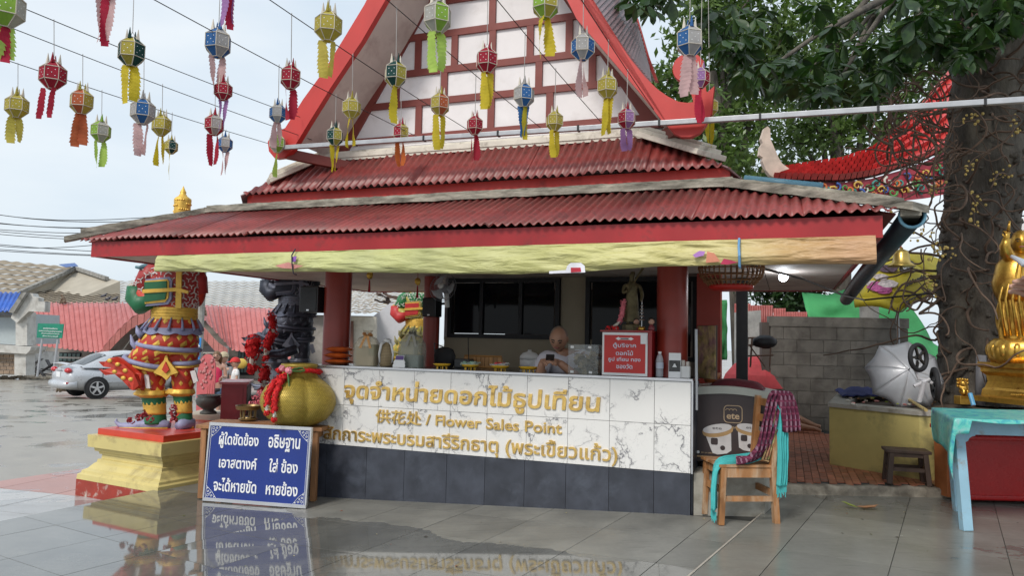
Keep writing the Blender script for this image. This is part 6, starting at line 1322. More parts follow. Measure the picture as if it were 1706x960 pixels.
# blue direction sign
o=thing('blue_sign','tall bright blue direction sign with a white arrow right of the red guardian','sign',bgp(329,660,18));slabpx([(323,564),(335,563),(332,599),(321,600)],18,.04,'board',pm('bright_blue',(.02,.25,.65),.4,bump=0),o);slabpx([(327,590),(331,590),(331,578),(333,578),(329,571),(325,578),(327,578)],17.97,.02,'arrow',WHT,o);mb=MB();mb.tube([bgp(328,700,18.05),bgp(328,566,18.05)],.03,8);mb.build('post',STEELG,o)
# utility pole and power lines over the far roofs
up0=bgp(344,346,38);o=thing('utility_pole','grey concrete utility pole top above the left roof ridge','pole',(up0.x,38,-1.3));mb=MB();mb.tube([(up0.x,38,-1.3),(up0.x,38,up0.z)],[.2,.13],10);mb.build('shaft',GRAYC,o);mb=MB();mb.bar((up0.x-.6,38,up0.z-.35),(up0.x+1.2,38,up0.z-.35),.1,.1);mb.build('crossarm',GRAYC,o);mb=MB();mb.lathe([(.05,0),(.07,.08),(.04,.15)],(up0.x+.45,38,up0.z-.3),10);mb.build('insulator',DWOOD,o)
for i,(y0,y1) in enumerate(((346,362),(348,366),(362,372),(363,367),(373,374),(379,388),(384,391),(396,404),(404,416),(411,418),(413,417))):
    A=bgp(-120,y0-1-(y1-y0)*.6,38+i*.25);B=bgp(250+i*40 if i != 7 else 200,y1,36+i*.25);mb=MB();mb.tube([A.lerp(B,k/12)-Vector((0,0,.5*math.sin(k/12*PI))) for k in range(13)],.018,4)
    o=mb.build('power_line',BLACKP);tag(o,'%s power line from the top in the band of wires at left' % ('first second third fourth fifth sixth seventh eighth ninth tenth lowest'.split()[i]),'wire','power lines over the market roofs')
# monkeys and pigeons
MK=pm('monkey_fur',(.17,.13,.09),.9,var=.3,vs=30,bump=.4)
def monkey(p,s,yaw,label):
    o=thing('macaque',label,'monkey',p,yaw,'monkeys about the yard');M=mw(o)
    nd=[((0,0,.14),.09),((0,-.02,.28),.085),((0,-.08,.4),.045),((0,-.12,.47),.06),((0,-.19,.45),.03),((.07,-.1,.32),.03),((.08,-.16,.15),.022),((.07,-.18,.02),.02),((-.07,-.1,.32),.03),((-.08,-.16,.15),.022),((-.07,-.18,.02),.02),((.08,-.04,.12),.05),((.1,-.14,.16),.03),((.09,-.06,.02),.022),((-.08,-.04,.12),.05),((-.1,-.14,.16),.03),((-.09,-.06,.02),.022),((0,.1,.06),.02),((.05,.22,.03),.015),((.15,.34,.05),.01)]
    skin('body',[(M @ (Vector(a[0])*s),a[1]*s) for a in nd],[(0,1),(1,2),(2,3),(3,4),(1,5),(5,6),(6,7),(1,8),(8,9),(9,10),(0,11),(11,12),(12,13),(0,14),(14,15),(15,16),(0,17),(17,18),(18,19)],MK,o)
monkey(bgp(339,528,50),1.3,.8,'grey brown monkey sitting on the right slope of the red canopy');monkey(bgp(107,508,56),1.6,-1.2,'brown monkey crouching on the top edge of the red canopy at left');monkey(atz(105,655,-.68),1.0,-1.2,'brown monkey on the wet ground under the rear of the silver car')
PG=pm('pigeon_grey',(.08,.08,.1),.6)
for i,(x,y,lb) in enumerate(((173,497,'dark pigeon highest on the grey brown market roof'),(180,502,'middle one of three dark pigeons on the market roof'),(192,502,'rightmost of the three dark pigeons on the market roof'))):
    c=bgp(x,y,58.5);o=thing('pigeon',lb,'bird',c,0,'pigeons on the market roof');mb=MB(Matrix.Translation(c));mb.smooth=True;mb.tube([(-.3,0,.1),(-.12,0,.16),(.05,0,.2),(.15,0,.32),(.2,0,.36),(.27,0,.34)],[.03,.1,.12,.06,.06,.01],8);mb.build('body',PG,o)
# litter of a low counter roof behind: pale wall behind the people
# ================================================================ right side: plinth, tiled platform, kerb
MOT=pm('mottled_concrete',(.4,.38,.33),.85,var=.15,vs=4,bump=.3,bs=40,dirt=(.2,.18,.14),dirt_amt=.7,ds=4,world=True)
mb=MB();mb.prism([(1.535,6.2),(2.12,6.2),(2.62,7.06),(2.62,7.7),(1.95,8.2),(1.8,7.0)],(0,0,-.1),(1,0,0),(0,1,0),(0,0,.43));mb.f=[f[::-1] for f in mb.f]
o=mb.build('freezer_plinth',MOT);tag(o,'patched pale concrete plinth under the ice cream freezer','plinth')
mb=MB();mb.prism([(2.6,7.06),(9,7.06),(9,13),(1.2,13),(1.5,8),(2.6,7.5)],(0,0,-.3),(1,0,0),(0,1,0),(0,0,.388));mb.f=[f[::-1] for f in mb.f]
plat=struct('tiled_platform',mb,GROUT)
TCT=pm('terracotta_tile',(.36,.13,.075),.42,var=.25,vs=10,randobj=.25,world=True,dirt=(.14,.1,.08),dirt_amt=.3,ds=4)
cells=[]
for i in range(-10,90):
    for j in range(0,26):
        c=Vector((2.3,7.06,0))+KE*(i*.072)+KB*(j*.24+(.12 if i % 2 else 0)-1.2)
        if c.y < 7.2 or c.y > 12 or c.x < 2.55+max(0,(7.6-c.y))*0 or c.x > 4.7 or c.x < 2.66-max(0,c.y-7.7)*.3: continue
        cells.append(c)
cells.sort(key=lambda c: c.y)
def cell(mb,c): q=[c+KE*.033+KB*.116,c-KE*.033+KB*.116,c-KE*.033-KB*.116,c+KE*.033-KB*.116];z=.1+random.uniform(-.001,.001);T_=[Vector((p.x,p.y,z)) for p in q];mb.add(T_+[p-Vector((0,0,.012)) for p in T_],[(0,1,2,3),(0,4,5,1),(1,5,6,2),(2,6,7,3),(3,7,4,0)])
for c in cells[:240]: mb=MB();cell(mb,c);mb.build('terracotta_tile',TCT,plat)
mb=MB();[cell(mb,c) for c in cells[240:]];mb.build('terracotta_tile',TCT,plat,kind='stuff')
mb=MB()
mb.grid(2,2,lambda u,v: Vector((2.62+u*.0,7.07,0)))
mb=MB();mb.smooth=True
def kf(u,v): x=2.56+v*6.4;prof=[(7.11,.103),(7.04,.1),(7.02,.08),(7.025,.04),(7.01,.0),(7.0,-.02),(7.11,-.02)];p=prof[int(round(u*7)) % 7];q=Vector((x,p[0],p[1]));return q+noise.noise_vector(q*8)*.014+noise.noise_vector(q*25)*.007
mb.grid(7,220,kf,closeu=True);o=mb.build('broken_kerb',pm('broken_concrete',(.38,.33,.26),.9,var=.25,vs=8,bump=.6,bs=50,dirt=(.1,.08,.06),dirt_amt=.9,ds=6,world=True,bd=.01));o['kind']='structure'
# ================================================================ ice cream freezer
fz0=Vector((1.59,6.5,.33));fr_o=thing('chest_freezer','dark brown ice cream freezer with pale curved lid and cup pictures','freezer',fz0,-TH);M=mw(fr_o);FW,FH,FD=.69,.70,.6
BRN=pm('freezer_brown',(.045,.03,.03),.35,var=.1,bump=0);LIDM=pm('freezer_lid',(.42,.43,.38),.35,var=.08)
mb=MB(M);mb.prism([(0,.06),(FW,.06),(FW,.6)]+[(FW*(1-k/12),.6+.035*math.sin(PI*k/12)+.02*(k/12)) for k in range(1,12)]+[(0,.62)],(0,0,0),(1,0,0),(0,0,1),(0,FD,0));mb.build('cabinet',BRN,fr_o)
mb=MB(M);mb.prism([(FW+.01,.6),(FW+.01,.66)]+[(FW*(1-k/12),.66+.035*math.sin(PI*k/12)+.03*(k/12)) for k in range(0,13)][1:]+[(-.01,.69),(-.01,.62)]+[(FW*(1-k/12),.602+.035*math.sin(PI*k/12)+.02*(k/12)) for k in range(12,-1,-1)][1:-1],(0,-.02,0),(1,0,0),(0,0,1),(0,FD+.04,0));mb.build('lid',LIDM,fr_o)
mb=MB(M);mb.box((FW/2,-.002,.1),(FW,.006,.014));mb.build('gold_stripe',pm('stripe_gold',(.45,.3,.15),.4),fr_o)
for x in (.08,FW-.08): mb=MB(M);mb.smooth=True;mb.lathe([(.03,-.015),(.03,.015)],(x,.08,.03),14,axis=(1,0,0));mb.build('castor',BLACKP,fr_o)
BGE=pm('print_beige',(.5,.36,.22),.5,bump=0);CUPW=pm('cup_white',(.62,.6,.6),.4,bump=0);CUPG=pm('cup_gold',(.45,.28,.12),.4,bump=0)
def rrect(w_,h_,r,n=5): return [(sx*(w_/2-r)+r*math.cos(a),sy*(h_/2-r)+r*math.sin(a)) for sx,sy,a0 in ((1,1,0),(-1,1,PI/2),(-1,-1,PI),(1,-1,1.5*PI)) for a in [a0+PI/2*k/n for k in range(n+1)]]
def pr_(poly,x,z,m,name,y=-.004,sc_=1,th=.002): mb=MB(M);mb.prism([(a*sc_,b*sc_) for a,b in poly],(x,y,z),(1,0,0),(0,0,1),(0,th,0));return mb.build(name,m,fr_o)
lx,lz=.345,.475
pr_(rrect(.155,.15,.035),lx,lz,BGE,'logo_border');pr_(rrect(.142,.137,.03),lx,lz,BRN,'logo_field',-.0055)
XA=M.to_3x3() @ Vector((1,0,0))
text('logo_lettering','ete',BGE,fr_o,M @ Vector((lx,-.0065,lz-.018)),XA,(0,0,1),width=.105,height=.048,ext=.0015,off=.02)
mb=MB(M)
for k in range(3): mb.tube([(lx-.045+.03*k+.016*math.cos(a),-.007,lz+.03+.014*math.sin(a)) for a in [PI*j/6 for j in range(7)]],.003,5)
mb.build('logo_waves',BGE,fr_o)
text('freezer_lettering','เอเต้ ไอศกรีม',BGE,fr_o,M @ Vector((lx,-.003,.365)),XA,(0,0,1),width=.19,height=.026,ext=.001,off=.01)
def cup(x,z,s,tilt):
    c,sn=math.cos(tilt),math.sin(tilt);rt=lambda pts: [(a*c-b*sn,a*sn+b*c) for a,b in pts];el=lambda a,b,yy,n=20: [(a*math.cos(2*PI*k/n),yy+b*math.sin(2*PI*k/n)) for k in range(n)]
    pr_(rt([(-.085,.05),(-.062,-.075),(-.03,-.09),(.03,-.09),(.062,-.075),(.085,.05)]),x,z,CUPW,'cup_body',-.004,s);pr_(rt(el(.1,.034,.058)),x,z,CUPG,'cup_rim',-.0052,s);pr_(rt([(-.1,.058),(-.1,.078),(.1,.078),(.1,.058)]),x,z,CUPG,'cup_rim',-.0056,s);pr_(rt(el(.096,.03,.08)),x,z,CUPW,'cup_lid',-.0068,s)
    q=rt([(-.035,-.0)])[0];pr_([(a+q[0],b+q[1]) for a,b in rrect(.045,.045,.01)],x,z,BRN,'cup_badge',-.0075,s);q=rt([(.01,-.05)])[0];pr_([(.016*math.cos(k*PI/8)+q[0],.016*math.sin(k*PI/8)+q[1]) for k in range(16)],x,z,BRN,'cup_badge',-.0075,s);q=rt([(.0,.082)])[0]
    text('cup_lettering','ete',BRN,fr_o,M @ Vector((x+q[0]*s,-.0075,z+q[1]*s)),XA,(0,0,1),width=.06*s,height=.015*s,ext=.0008)
cup(.235,.245,1.28,.2);cup(.475,.275,1.15,-.12)
mb=MB(M);mb.lathe([(.013,0),(.013,.002)],(.055,-.002,.135),16,axis=(0,-1,0));mb.build('social_mark',WHT,fr_o);text('freezer_lettering','ete ice cream',BGE,fr_o,M @ Vector((.13,-.003,.135)),XA,(0,0,1),width=.1,height=.014,ext=.001)
T3=M @ Vector((0,0,0));ft=lambda x,y,z=.70: M @ Vector((x,y,z))
cl_=MB();cl_.smooth=True
cl_.grid(26,14,lambda u,v: ft(.14+u*.46,.06+v*.34,.685+.02*(1-u))+Vector((0,0,.085*(1-abs(2*v-1)**3)*(1-abs(2*u-1)**5)*(.8+.35*noise.noise(Vector((u*3,v*3,2)))))))
o=cl_.build('folded_cloth',pm('maroon_cloth',(.11,.012,.02),.85,var=.2,vs=30,bump=.3));tag(o,'folded maroon cloth lying on the freezer lid','cloth')
c=ft(.14,.22,.725);o=thing('clay_bowl','orange clay bowl at the left end of the freezer lid','bowl',c);mb=MB(Matrix.Translation(c));mb.smooth=True;mb.lathe([(.05,0),(.075,.05),(.085,.09),(.08,.09),(.07,.05),(0,.02)],n=24);mb.build('bowl',pm('clay',(.32,.1,.03),.5),o)
bottle(ft(.13,.42,.72),'water bottle standing behind the orange bowl on the freezer')
# patterned board between counter and freezer
c=K(.1,.3,1.09);o=thing('painted_board','tall board with a faded yellow and purple picture between the counter and the freezer','board',c,-TH-1.0);M2=mw(o)
mb=MB(M2);mb.box((.0,0,.24),(.34,.012,.46));mb.build('frame',DWOOD,o);mb=MB(M2);mb.box((0,-.01,.24),(.33,.006,.45));mb.build('picture',pm('faded_print',(.25,.2,.08),.5,var=.9,vs=14,dirt=(.2,.08,.16),dirt_amt=.7,ds=8),o)
mb=MB();mb.tube([K(.04,.05,.85),K(.035,.03,1.52)],.012,8);o=mb.build('white_pole',STEELG);tag(o,'thin pale pole standing at the right end of the counter','pole')
# ================================================================ wooden chair with scarves
chp=Vector((1.63,5.82,0));chair=thing('wooden_chair','worn wooden chair draped with scarves facing left in front of the freezer','chair',(1.9,6.0,0),0)
fx=Vector((.46,.0,0));CW_,CDp=.43,.36;M=Matrix.Translation((1.66,5.85,0)) @ Matrix.Rotation(.1,4,'Z')     # x: front to back, y: across
CHW=pm('chair_wood',(.33,.15,.055),.5,var=.4,vs=12,bump=.3,bs=35,dirt=(.5,.38,.26),dirt_amt=.45,ds=9,stretch=(1,1,.3))
for y in (0,CDp):
    mb=MB(M);mb.bar((0,y,0),(.02,y,.44),.045,.045,bev=.005);mb.build('leg',CHW,chair)
    mb=MB(M);mb.bar((CW_+.02,y,0),(CW_-.01,y,.46),.055,.045,bev=.005);mb.bar((CW_-.01,y,.455),(CW_+.035,y,.98),.055,.04,bev=.006);mb.build('back_leg',CHW,chair)
    mb=MB(M);mb.bar((.03,y,.4),(CW_-.03,y,.4),.03,.07);mb.build('seat_rail',CHW,chair);mb=MB(M);mb.bar((.02,y,.2),(CW_-.01,y,.2),.025,.04);mb.build('stretcher',CHW,chair)
for x,z in ((.02,.4),(CW_-.02,.4),(.02,.26),(CW_,.24)): mb=MB(M);mb.bar((x,.03,z),(x,CDp-.03,z),.025,.05);mb.build('cross_rail',CHW,chair)
for k in range(5): mb=MB(M);mb.box((CW_/2+.0,.02+k*CDp/4*.95,.452),(CW_+.03,CDp/5+.008,.022),bev=.003);mb.build('seat_slat',CHW,chair)
for z in (.66,.8,.93): mb=MB(M);mb.bar((CW_+.01+(z-.46)*.08,.02,z),(CW_+.01+(z-.46)*.08,CDp-.02,z),.018,.06,bev=.004);mb.build('back_slat',CHW,chair)
def plaid(name,c1,c2,c3,s=18):
    m,t,p,n,l=newmat(name);v=obco(n,l);s1=n.new('ShaderNodeTexWave');s1.inputs['Scale'].default_value=s;l.new(v,s1.inputs[0]);s2=n.new('ShaderNodeTexWave');s2.bands_direction='Z';s2.inputs['Scale'].default_value=s*.8;l.new(v,s2.inputs[0])
    a=nramp(n,l,s1.outputs[0],[(.0,(0,0,0)),(.78,(0,0,0)),(.82,(1,1,1))]);b=nramp(n,l,s2.outputs[0],[(0,(0,0,0)),(.8,(0,0,0)),(.85,(1,1,1))]);l.new(nmix(n,l,b.outputs[0],nmix(n,l,a.outputs[0],c1,c2),c3),p.inputs['Base Color']);p.inputs['Roughness'].default_value=.9
    w_=nnoise(n,l,v,150,2);l.new(nbump(n,l,w_.outputs[0],.3,.003),p.inputs['Normal']);return m
PLD=plaid('plaid_maroon',(.09,.01,.035),(.24,.13,.18),(.17,.03,.07),8);TRQ=pm('turquoise_cloth',(.06,.42,.42),.8,var=.15,vs=8,bump=.4,bs=30,bd=.006);FLO=pm('floral_cloth',(.35,.32,.12),.85,var=.6,vs=22,dirt=(.4,.08,.1),dirt_amt=.9,ds=14)
def drape(name,path,width,m,label=None,across=None,seg=40,fold=.018,nf=5,par=None):
    """cloth strip following a path (world points), width across"""
    P=[Vector(p) for p in path];mb=MB();mb.smooth=True
    L_=[0]
    for i in range(len(P)-1): L_.append(L_[-1]+(P[i+1]-P[i]).length)
    def at(f):
        x=f*L_[-1];i=max(j for j in range(len(P)-1) if L_[j] <= x+1e-9);return P[i].lerp(P[i+1],min(1,(x-L_[i])/(L_[i+1]-L_[i])))
    def sm(f): return (at(max(0,f-.04))+at(f)*2+at(min(1,f+.04)))/4
    ac=[Vector(a) for a in across]
    def fn(u,v):
        q=v*(len(ac)-1);i=min(int(q),len(ac)-2);a=ac[i].lerp(ac[i+1],q-i);t=(sm(min(1,v+.03))-sm(max(0,v-.03))).normalized();nr=a.cross(t).normalized()
        return sm(v)+a*width*(u-.5)+nr*(fold*math.sin(u*nf*2*PI+2*v)+.008*noise.noise(Vector((u*5,v*6,width*9))))
    mb.grid(nf*8,seg,fn);return mb.build(name,m,par,thick=.004)
W=lambda x,y,z: M @ Vector((x,y,z))
sc1=thing('turquoise_scarf','turquoise scarf lying over the chair seat and hanging down the back','scarf',W(.3,.2,.46));
drape('cloth',[W(-.045,.03,.1),W(-.045,.03,.3),W(-.03,.04,.45),W(.02,.05,.482),W(.25,.1,.49),W(.4,.06,.54),W(.44,-.0,.72),W(.455,.0,.96),W(.48,.0,1.02)],.13,TRQ,across=[(.4,1,0),(.2,.8,.2),(0,1,.2),(.5,.5,0),(1,.3,0)],par=sc1)
drape('cloth',[W(.45,.0,1.03),W(.48,-.03,.95),W(.49,-.035,.7),W(.49,-.035,.4),W(.48,-.03,.3)],.08,TRQ,across=[(1,.4,0),(1,.4,0)],par=sc1,nf=4)
mb=MB()
for k in range(12): p=W(-.045,-.02+.01*k,.1);mb.tube([p,p-Vector((0,0,.05+random.random()*.04))],.003,4);p=W(.44+.007*k,-.03,.31);mb.tube([p,p-Vector((0,0,.05+random.random()*.05))],.003,4)
mb.build('fringe',TRQ,sc1,kind='stuff')
sc2=thing('plaid_scarf','maroon plaid scarf hung over the chair back onto the seat','scarf',W(.3,.1,.5));drape('cloth',[W(.12,.02,.49),W(.24,.0,.5),W(.33,-.03,.6),W(.38,-.045,.78),W(.42,-.04,.95),W(.46,-.02,1.04),W(.5,-.02,1.04),W(.54,-.04,.93),W(.56,-.05,.8),W(.56,-.05,.72)],.15,PLD,across=[(.3,1,0),(.8,.6,0),(1,.3,-.2),(1,.5,-.2),(1,.5,.2),(1,.3,.1)],par=sc2,fold=.024,nf=4)
sc3=thing('floral_scarf','flowered scarf strip hanging behind the chair back post','scarf',W(.5,.05,.5));drape('cloth',[W(.36,-.0,.5),W(.41,-.02,.7),W(.45,-.01,.97)],.07,FLO,across=[(1,.3,0),(1,.4,0)],par=sc3,nf=3);drape('cloth',[W(.46,.05,.98),W(.51,.03,.7),W(.51,.02,.42)],.08,FLO,across=[(1,.5,0),(1,.5,0)],par=sc3,nf=3)
# ================================================================ person lying down behind the freezer
lg=lambda x,y,z,Y=11.6: aty(x,y,Y)
o=thing('person','person lying behind the freezer with only bare lower legs in view','person',(3.9,11.6,.1))
skin('body',[(Vector((2.6,11.7,.24)),.15,.12),(Vector((3.0,11.7,.25)),.17,.13),(Vector((3.4,11.65,.24)),.14,.12),(aty(1310,690,11.6),.1),(aty(1326,697,11.55),.075),(aty(1345,705,11.5),.055),(aty(1359,710,11.45),.035),(aty(1368,712,11.4),.035),(aty(1322,708,11.3),.07),(aty(1343,713,11.2),.05),(aty(1358,715,11.15),.035),(aty(1369,719,11.1),.03),(Vector((2.35,11.7,.25)),.07)],[(0,1),(1,2),(2,3),(3,4),(4,5),(5,6),(6,7),(2,8),(8,9),(9,10),(10,11),(0,12)],SKIN1,o)
skin('shorts',[(Vector((3.1,11.7,.25)),.17,.15),(Vector((3.4,11.65,.25)),.17,.15),(aty(1312,692,11.6),.13,.12),(aty(1328,699,11.5),.1,.1),(aty(1322,706,11.3),.1,.09)],[(0,1),(1,2),(2,3),(1,4)],pm('shorts_dark',(.025,.025,.035),.85),o)
head_mesh(o,Vector((2.15,11.7,.26)),.23,0,-1.5,SKIN1,HAIRD)
# ================================================================ grey block wall
bw=thing('block_wall','grey unplastered concrete block wall with dark mould behind the yellow planter','wall',(5.0,11.5,.1),-.12);BLK=pm('concrete_block',(.19,.175,.155),.9,var=.2,vs=5,bump=.5,bs=50,randobj=.14,dirt=(.08,.07,.06),dirt_amt=.6,ds=3,bd=.008);M=Matrix.Translation((4.08,11.7,.1)) @ Matrix.Rotation(-.12,4,'Z')  # block grey lowered to carry the shade of tree and roof; patches are random
for r in range(8):
    for k in range(-1,10):
        x0=k*.4+(.2 if r % 2 else 0);x1=x0+.4;x0=max(0,x0);x1=min(2.05,x1)
        if x1-x0 < .05: continue
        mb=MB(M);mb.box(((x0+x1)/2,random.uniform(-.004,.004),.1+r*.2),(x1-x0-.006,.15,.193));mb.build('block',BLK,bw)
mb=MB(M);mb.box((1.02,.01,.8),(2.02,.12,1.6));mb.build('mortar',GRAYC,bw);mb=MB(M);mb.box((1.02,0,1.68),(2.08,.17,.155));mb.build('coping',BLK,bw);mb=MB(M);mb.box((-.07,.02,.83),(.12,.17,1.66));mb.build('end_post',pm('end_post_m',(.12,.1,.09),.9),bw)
mb=MB();c=aty(1448,514,12.5);mb.tube([c-Vector((0,0,.5)),c+Vector((0,0,.09))],.15,16);o=mb.build('short_pillar',GRAYC);tag(o,'round grey pillar head just above the block wall','pillar')
# ================================================================ yellow planter round the tree
PLY=pm('planter_yellow',(.54,.45,.16),.7,var=.14,vs=2.5,bump=.2,dirt=(.2,.18,.08),dirt_amt=.5,ds=2.2)
pp_=[(3.56,8.3),(4.10,7.46),(4.95,7.25),(5.95,7.35),(6.8,8.1),(6.9,9.3),(6.1,10.3),(5.0,10.5),(4.3,9.75)]
pl_=thing('tree_planter','yellow painted polygonal planter wall with a grey rim round the big tree','planter',(5.2,8.8,.1));cx_,cy_=5.2,8.8
for i in range(len(pp_)):
    a,b=Vector(pp_[i]+(0,)),Vector(pp_[(i+1) % len(pp_)]+(0,));n_=Vector((cx_,cy_,0));ia=a+(n_-a).normalized()*.26;ib=b+(n_-b).normalized()*.26
    mb=MB();mb.add([a+Vector((0,0,.08)),b+Vector((0,0,.08)),b+Vector((0,0,.73)),a+Vector((0,0,.73)),ia+Vector((0,0,.08)),ib+Vector((0,0,.08)),ib+Vector((0,0,.73)),ia+Vector((0,0,.73))],[(0,1,2,3),(5,4,7,6),(3,2,6,7),(0,3,7,4),(1,5,6,2)]);mb.build('wall_face',PLY,pl_)
    oa=a-(n_-a).normalized()*.02;ob=b-(n_-b).normalized()*.02;mb=MB();mb.add([oa+Vector((0,0,.732)),ob+Vector((0,0,.732)),ob+Vector((0,0,.775)),oa+Vector((0,0,.775)),ia+Vector((0,0,.732)),ib+Vector((0,0,.732)),ib+Vector((0,0,.775)),ia+Vector((0,0,.775))],[(0,1,2,3),(5,4,7,6),(3,2,6,7),(0,3,7,4),(1,5,6,2)]);mb.build('rim',MOT,pl_)
SOIL=pm('soil',(.09,.065,.045),.95,var=.4,vs=14,bump=.8,bs=30,bd=.02)
mb=MB();mb.add([Vector((cx_+(x-cx_)*.86,cy_+(y-cy_)*.86,.72)) for x,y in pp_]+[Vector((cx_,cy_,.78))],[(i,(i+1) % 9,9) for i in range(9)]);mb.build('soil',SOIL,pl_)
def ptop(px,py,z=.78): return atz(px,py,z)
lt=thing('litter','scatter of fallen fruits, petals and twigs along the planter rim','litter',ptop(1480,668));cols_=[pm('litter_%d' % i,c,.7) for i,c in enumerate(((.55,.45,.35),(.35,.42,.06),(.5,.2,.18),(.3,.16,.07),(.6,.58,.5)))]
for i in range(60):
    p=ptop(random.uniform(1410,1590),random.uniform(655,676));mb=MB();s=random.uniform(.012,.024);mb.ball(p+Vector((0,0,s*.5)),s,7,(1.3,1,.6),jit=.2);mb.build('scrap',cols_[i % 5],lt)
for i in range(8): a=ptop(1470+i*12,664+random.uniform(-6,8));b=a+Vector((random.uniform(.1,.4),random.uniform(-.15,.1),random.uniform(0,.05)));mb=MB();mb.tube([a,(a+b)/2+Vector((0,0,.01)),b],.008,5);mb.build('twig',cols_[3],lt)
mb=MB();mb.tube([ptop(1490,668)+Vector((0,0,.03)),ptop(1512,672)+Vector((0,0,.05)),ptop(1543,684,.8)],[.012,.018,.016],8);o=mb.build('bamboo_stick',pm('bamboo_yellow',(.5,.38,.14),.6));tag(o,'yellow bamboo stick lying over the planter rim','stick')
mb=MB();mb.smooth=True
mb.grid(30,16,lambda u,v: ptop(1404+98*u,664-8*v)*1.0+Vector((0,v*.25,.02+.07*abs(noise.noise(Vector((u*6,v*4,1))))+.05*math.sin(v*PI)*math.sin(u*PI))))
o=mb.build('blue_cloth',pm('navy_cloth',(.02,.03,.13),.85,bump=.3),thick=.01);tag(o,'crumpled dark blue cloth on the left part of the planter rim','cloth')
# silver umbrella lying on the planter, seen from outside
uc=aty(1500,615,8.4)
um=thing('silver_umbrella','open silver umbrella lying tilted on the planter in front of the block wall','umbrella',(uc.x,uc.y,.8));SILU=pm('silver_fabric',(.5,.51,.54),.4,metal=.2,var=.12,vs=3,bump=.15,bs=12,bd=.02)
ax=Vector((-.25,-1,.38)).normalized();tu=ax.cross(Vector((0,0,1))).normalized();tv=tu.cross(ax);UR_=.42
apex=uc+ax*.13+Vector((.06,0,-.05))
for k in range(8):
    a0,a1=k*PI/4+.2,(k+1)*PI/4+.2;mb=MB();mb.smooth=True
    def fn(u,v): a=a0+(a1-a0)*u;r=v*UR_*(1-.13*math.sin(u*PI)*v);return apex+(tu*math.cos(a)+tv*math.sin(a))*r-ax*(.2*v**1.7)*(1-.12*math.sin(u*PI))
    mb.grid(7,8,fn);mb.build('canopy_panel',SILU,um,thick=.002)
    mb=MB();mb.tube([apex+(tu*math.cos(a0)+tv*math.sin(a0))*UR_*v-ax*(.2*v**1.7+.008) for v in (.05,.3,.6,1)],.003,4);mb.build('rib',DARKM,um)
mb=MB();mb.tube([apex+ax*.05,apex-ax*.6],.006,6);mb.build('shaft',DARKM,um)
# upturned stroller: wheels and frame
sr=thing('upturned_stroller','upturned child stroller with two black wheels and white fork on the planter','stroller',ptop(1540,660));
def wheel(px,py,Y,r,tilt,rx=1):
    c=aty(px,py,Y);A=Vector((math.cos(tilt)*1,math.sin(tilt)*-1,.05)).normalized();mb=MB();U=A.cross(Vector((0,0,1))).normalized();V=U.cross(A);mb.smooth=True
    mb.tube([c+(U*math.cos(a)+V*math.sin(a))*r*.88 for a in [k*PI/14 for k in range(28)]],r*.16,8,closed=True);wh=mb.build('wheel',RUBB,sr);mb=MB()
    for k in range(5): a=k*2*PI/5;mb.bar(c,c+(U*math.cos(a)+V*math.sin(a))*r*.78,r*.16,.02,up=A)
    mb.lathe([(r*.2,-.02),(r*.2,.02)],c,12,axis=A);mb.build('spokes',BLACKP,wh);return c
RUBB=pm('stroller_tyre',(.015,.015,.017),.7)
w1=wheel(1530,596,7.75,.15,1.1);w2=wheel(1558,640,7.7,.17,.35)
WF_=pm('white_tube',(.55,.54,.56),.4)
mb=MB();mb.tube([w1,w1+Vector((-.03,0,-.14)),w1+Vector((.0,0,-.22)),w1+Vector((.1,0,-.24)),w2+Vector((-.02,0,0))],.018,8);mb.tube([w1+Vector((.03,-.05,-.25)),w1+Vector((.0,0,-.46))],.025,8);mb.tube([w1+Vector((.1,-.03,-.22)),w1+Vector((-.05,0,-.3))],.02,8);mb.build('fork',WF_,sr)
# ================================================================ the tree: trunk, knots, hanging stems
BARK=pm('rough_bark',(.085,.074,.062),.95,var=.45,vs=5,bump=1,bs=22,bd=.03,dirt=(.16,.14,.11),dirt_amt=.6,ds=4,stretch=(1,1,.35),world=True)
tree=thing('cannonball_tree','big dark barked tree wrapped in tangled hanging stems, rising from the yellow planter','tree',(5.35,8.9,.75))
tp=[(aty(1630,672,8.8),.52),(aty(1630,640,8.8),.45),(aty(1630,560,8.8),.42),(aty(1632,470,8.8),.41),(aty(1636,380,8.8),.405),(aty(1640,290,8.8),.43),(aty(1645,200,8.8),.42),(aty(1650,100,8.8),.41),(aty(1655,0,8.8),.4),(aty(1655,-120,8.8),.38),(aty(1645,-300,8.8),.33),(aty(1630,-500,8.8),.25)]
mb=MB();mb.smooth=True
def tf(u,v):
    x=v*(len(tp)-1);i=min(int(x),len(tp)-2);f=x-i;c=tp[i][0].lerp(tp[i+1][0],f);r=tp[i][1]*(1-f)+tp[i+1][1]*f;a=u*2*PI;d=Vector((math.cos(a),math.sin(a),0));q=c+d*r
    return q+d*(.06*noise.noise(q*2.2)+.035*noise.noise(q*6)+.02*noise.noise(q*15))
mb.grid(72,150,tf,closeu=True);mb.build('trunk',BARK,tree)
for k in range(170):                                               # burls
    v=random.random()*.72;a=random.uniform(PI*.9,2.1*PI);q=tf(a/(2*PI) % 1,v);mb=MB();mb.smooth=True;s=random.uniform(.015,.05);mb.ball(q,s,8,(1.1,1,.8),jit=.35);mb.build('burl',BARK,tree)
VIN=pm('hanging_stem',(.13,.085,.06),.85,var=.35,vs=9,bump=.3);BUD=pm('flower_bud',(.55,.4,.12),.6,var=.3)
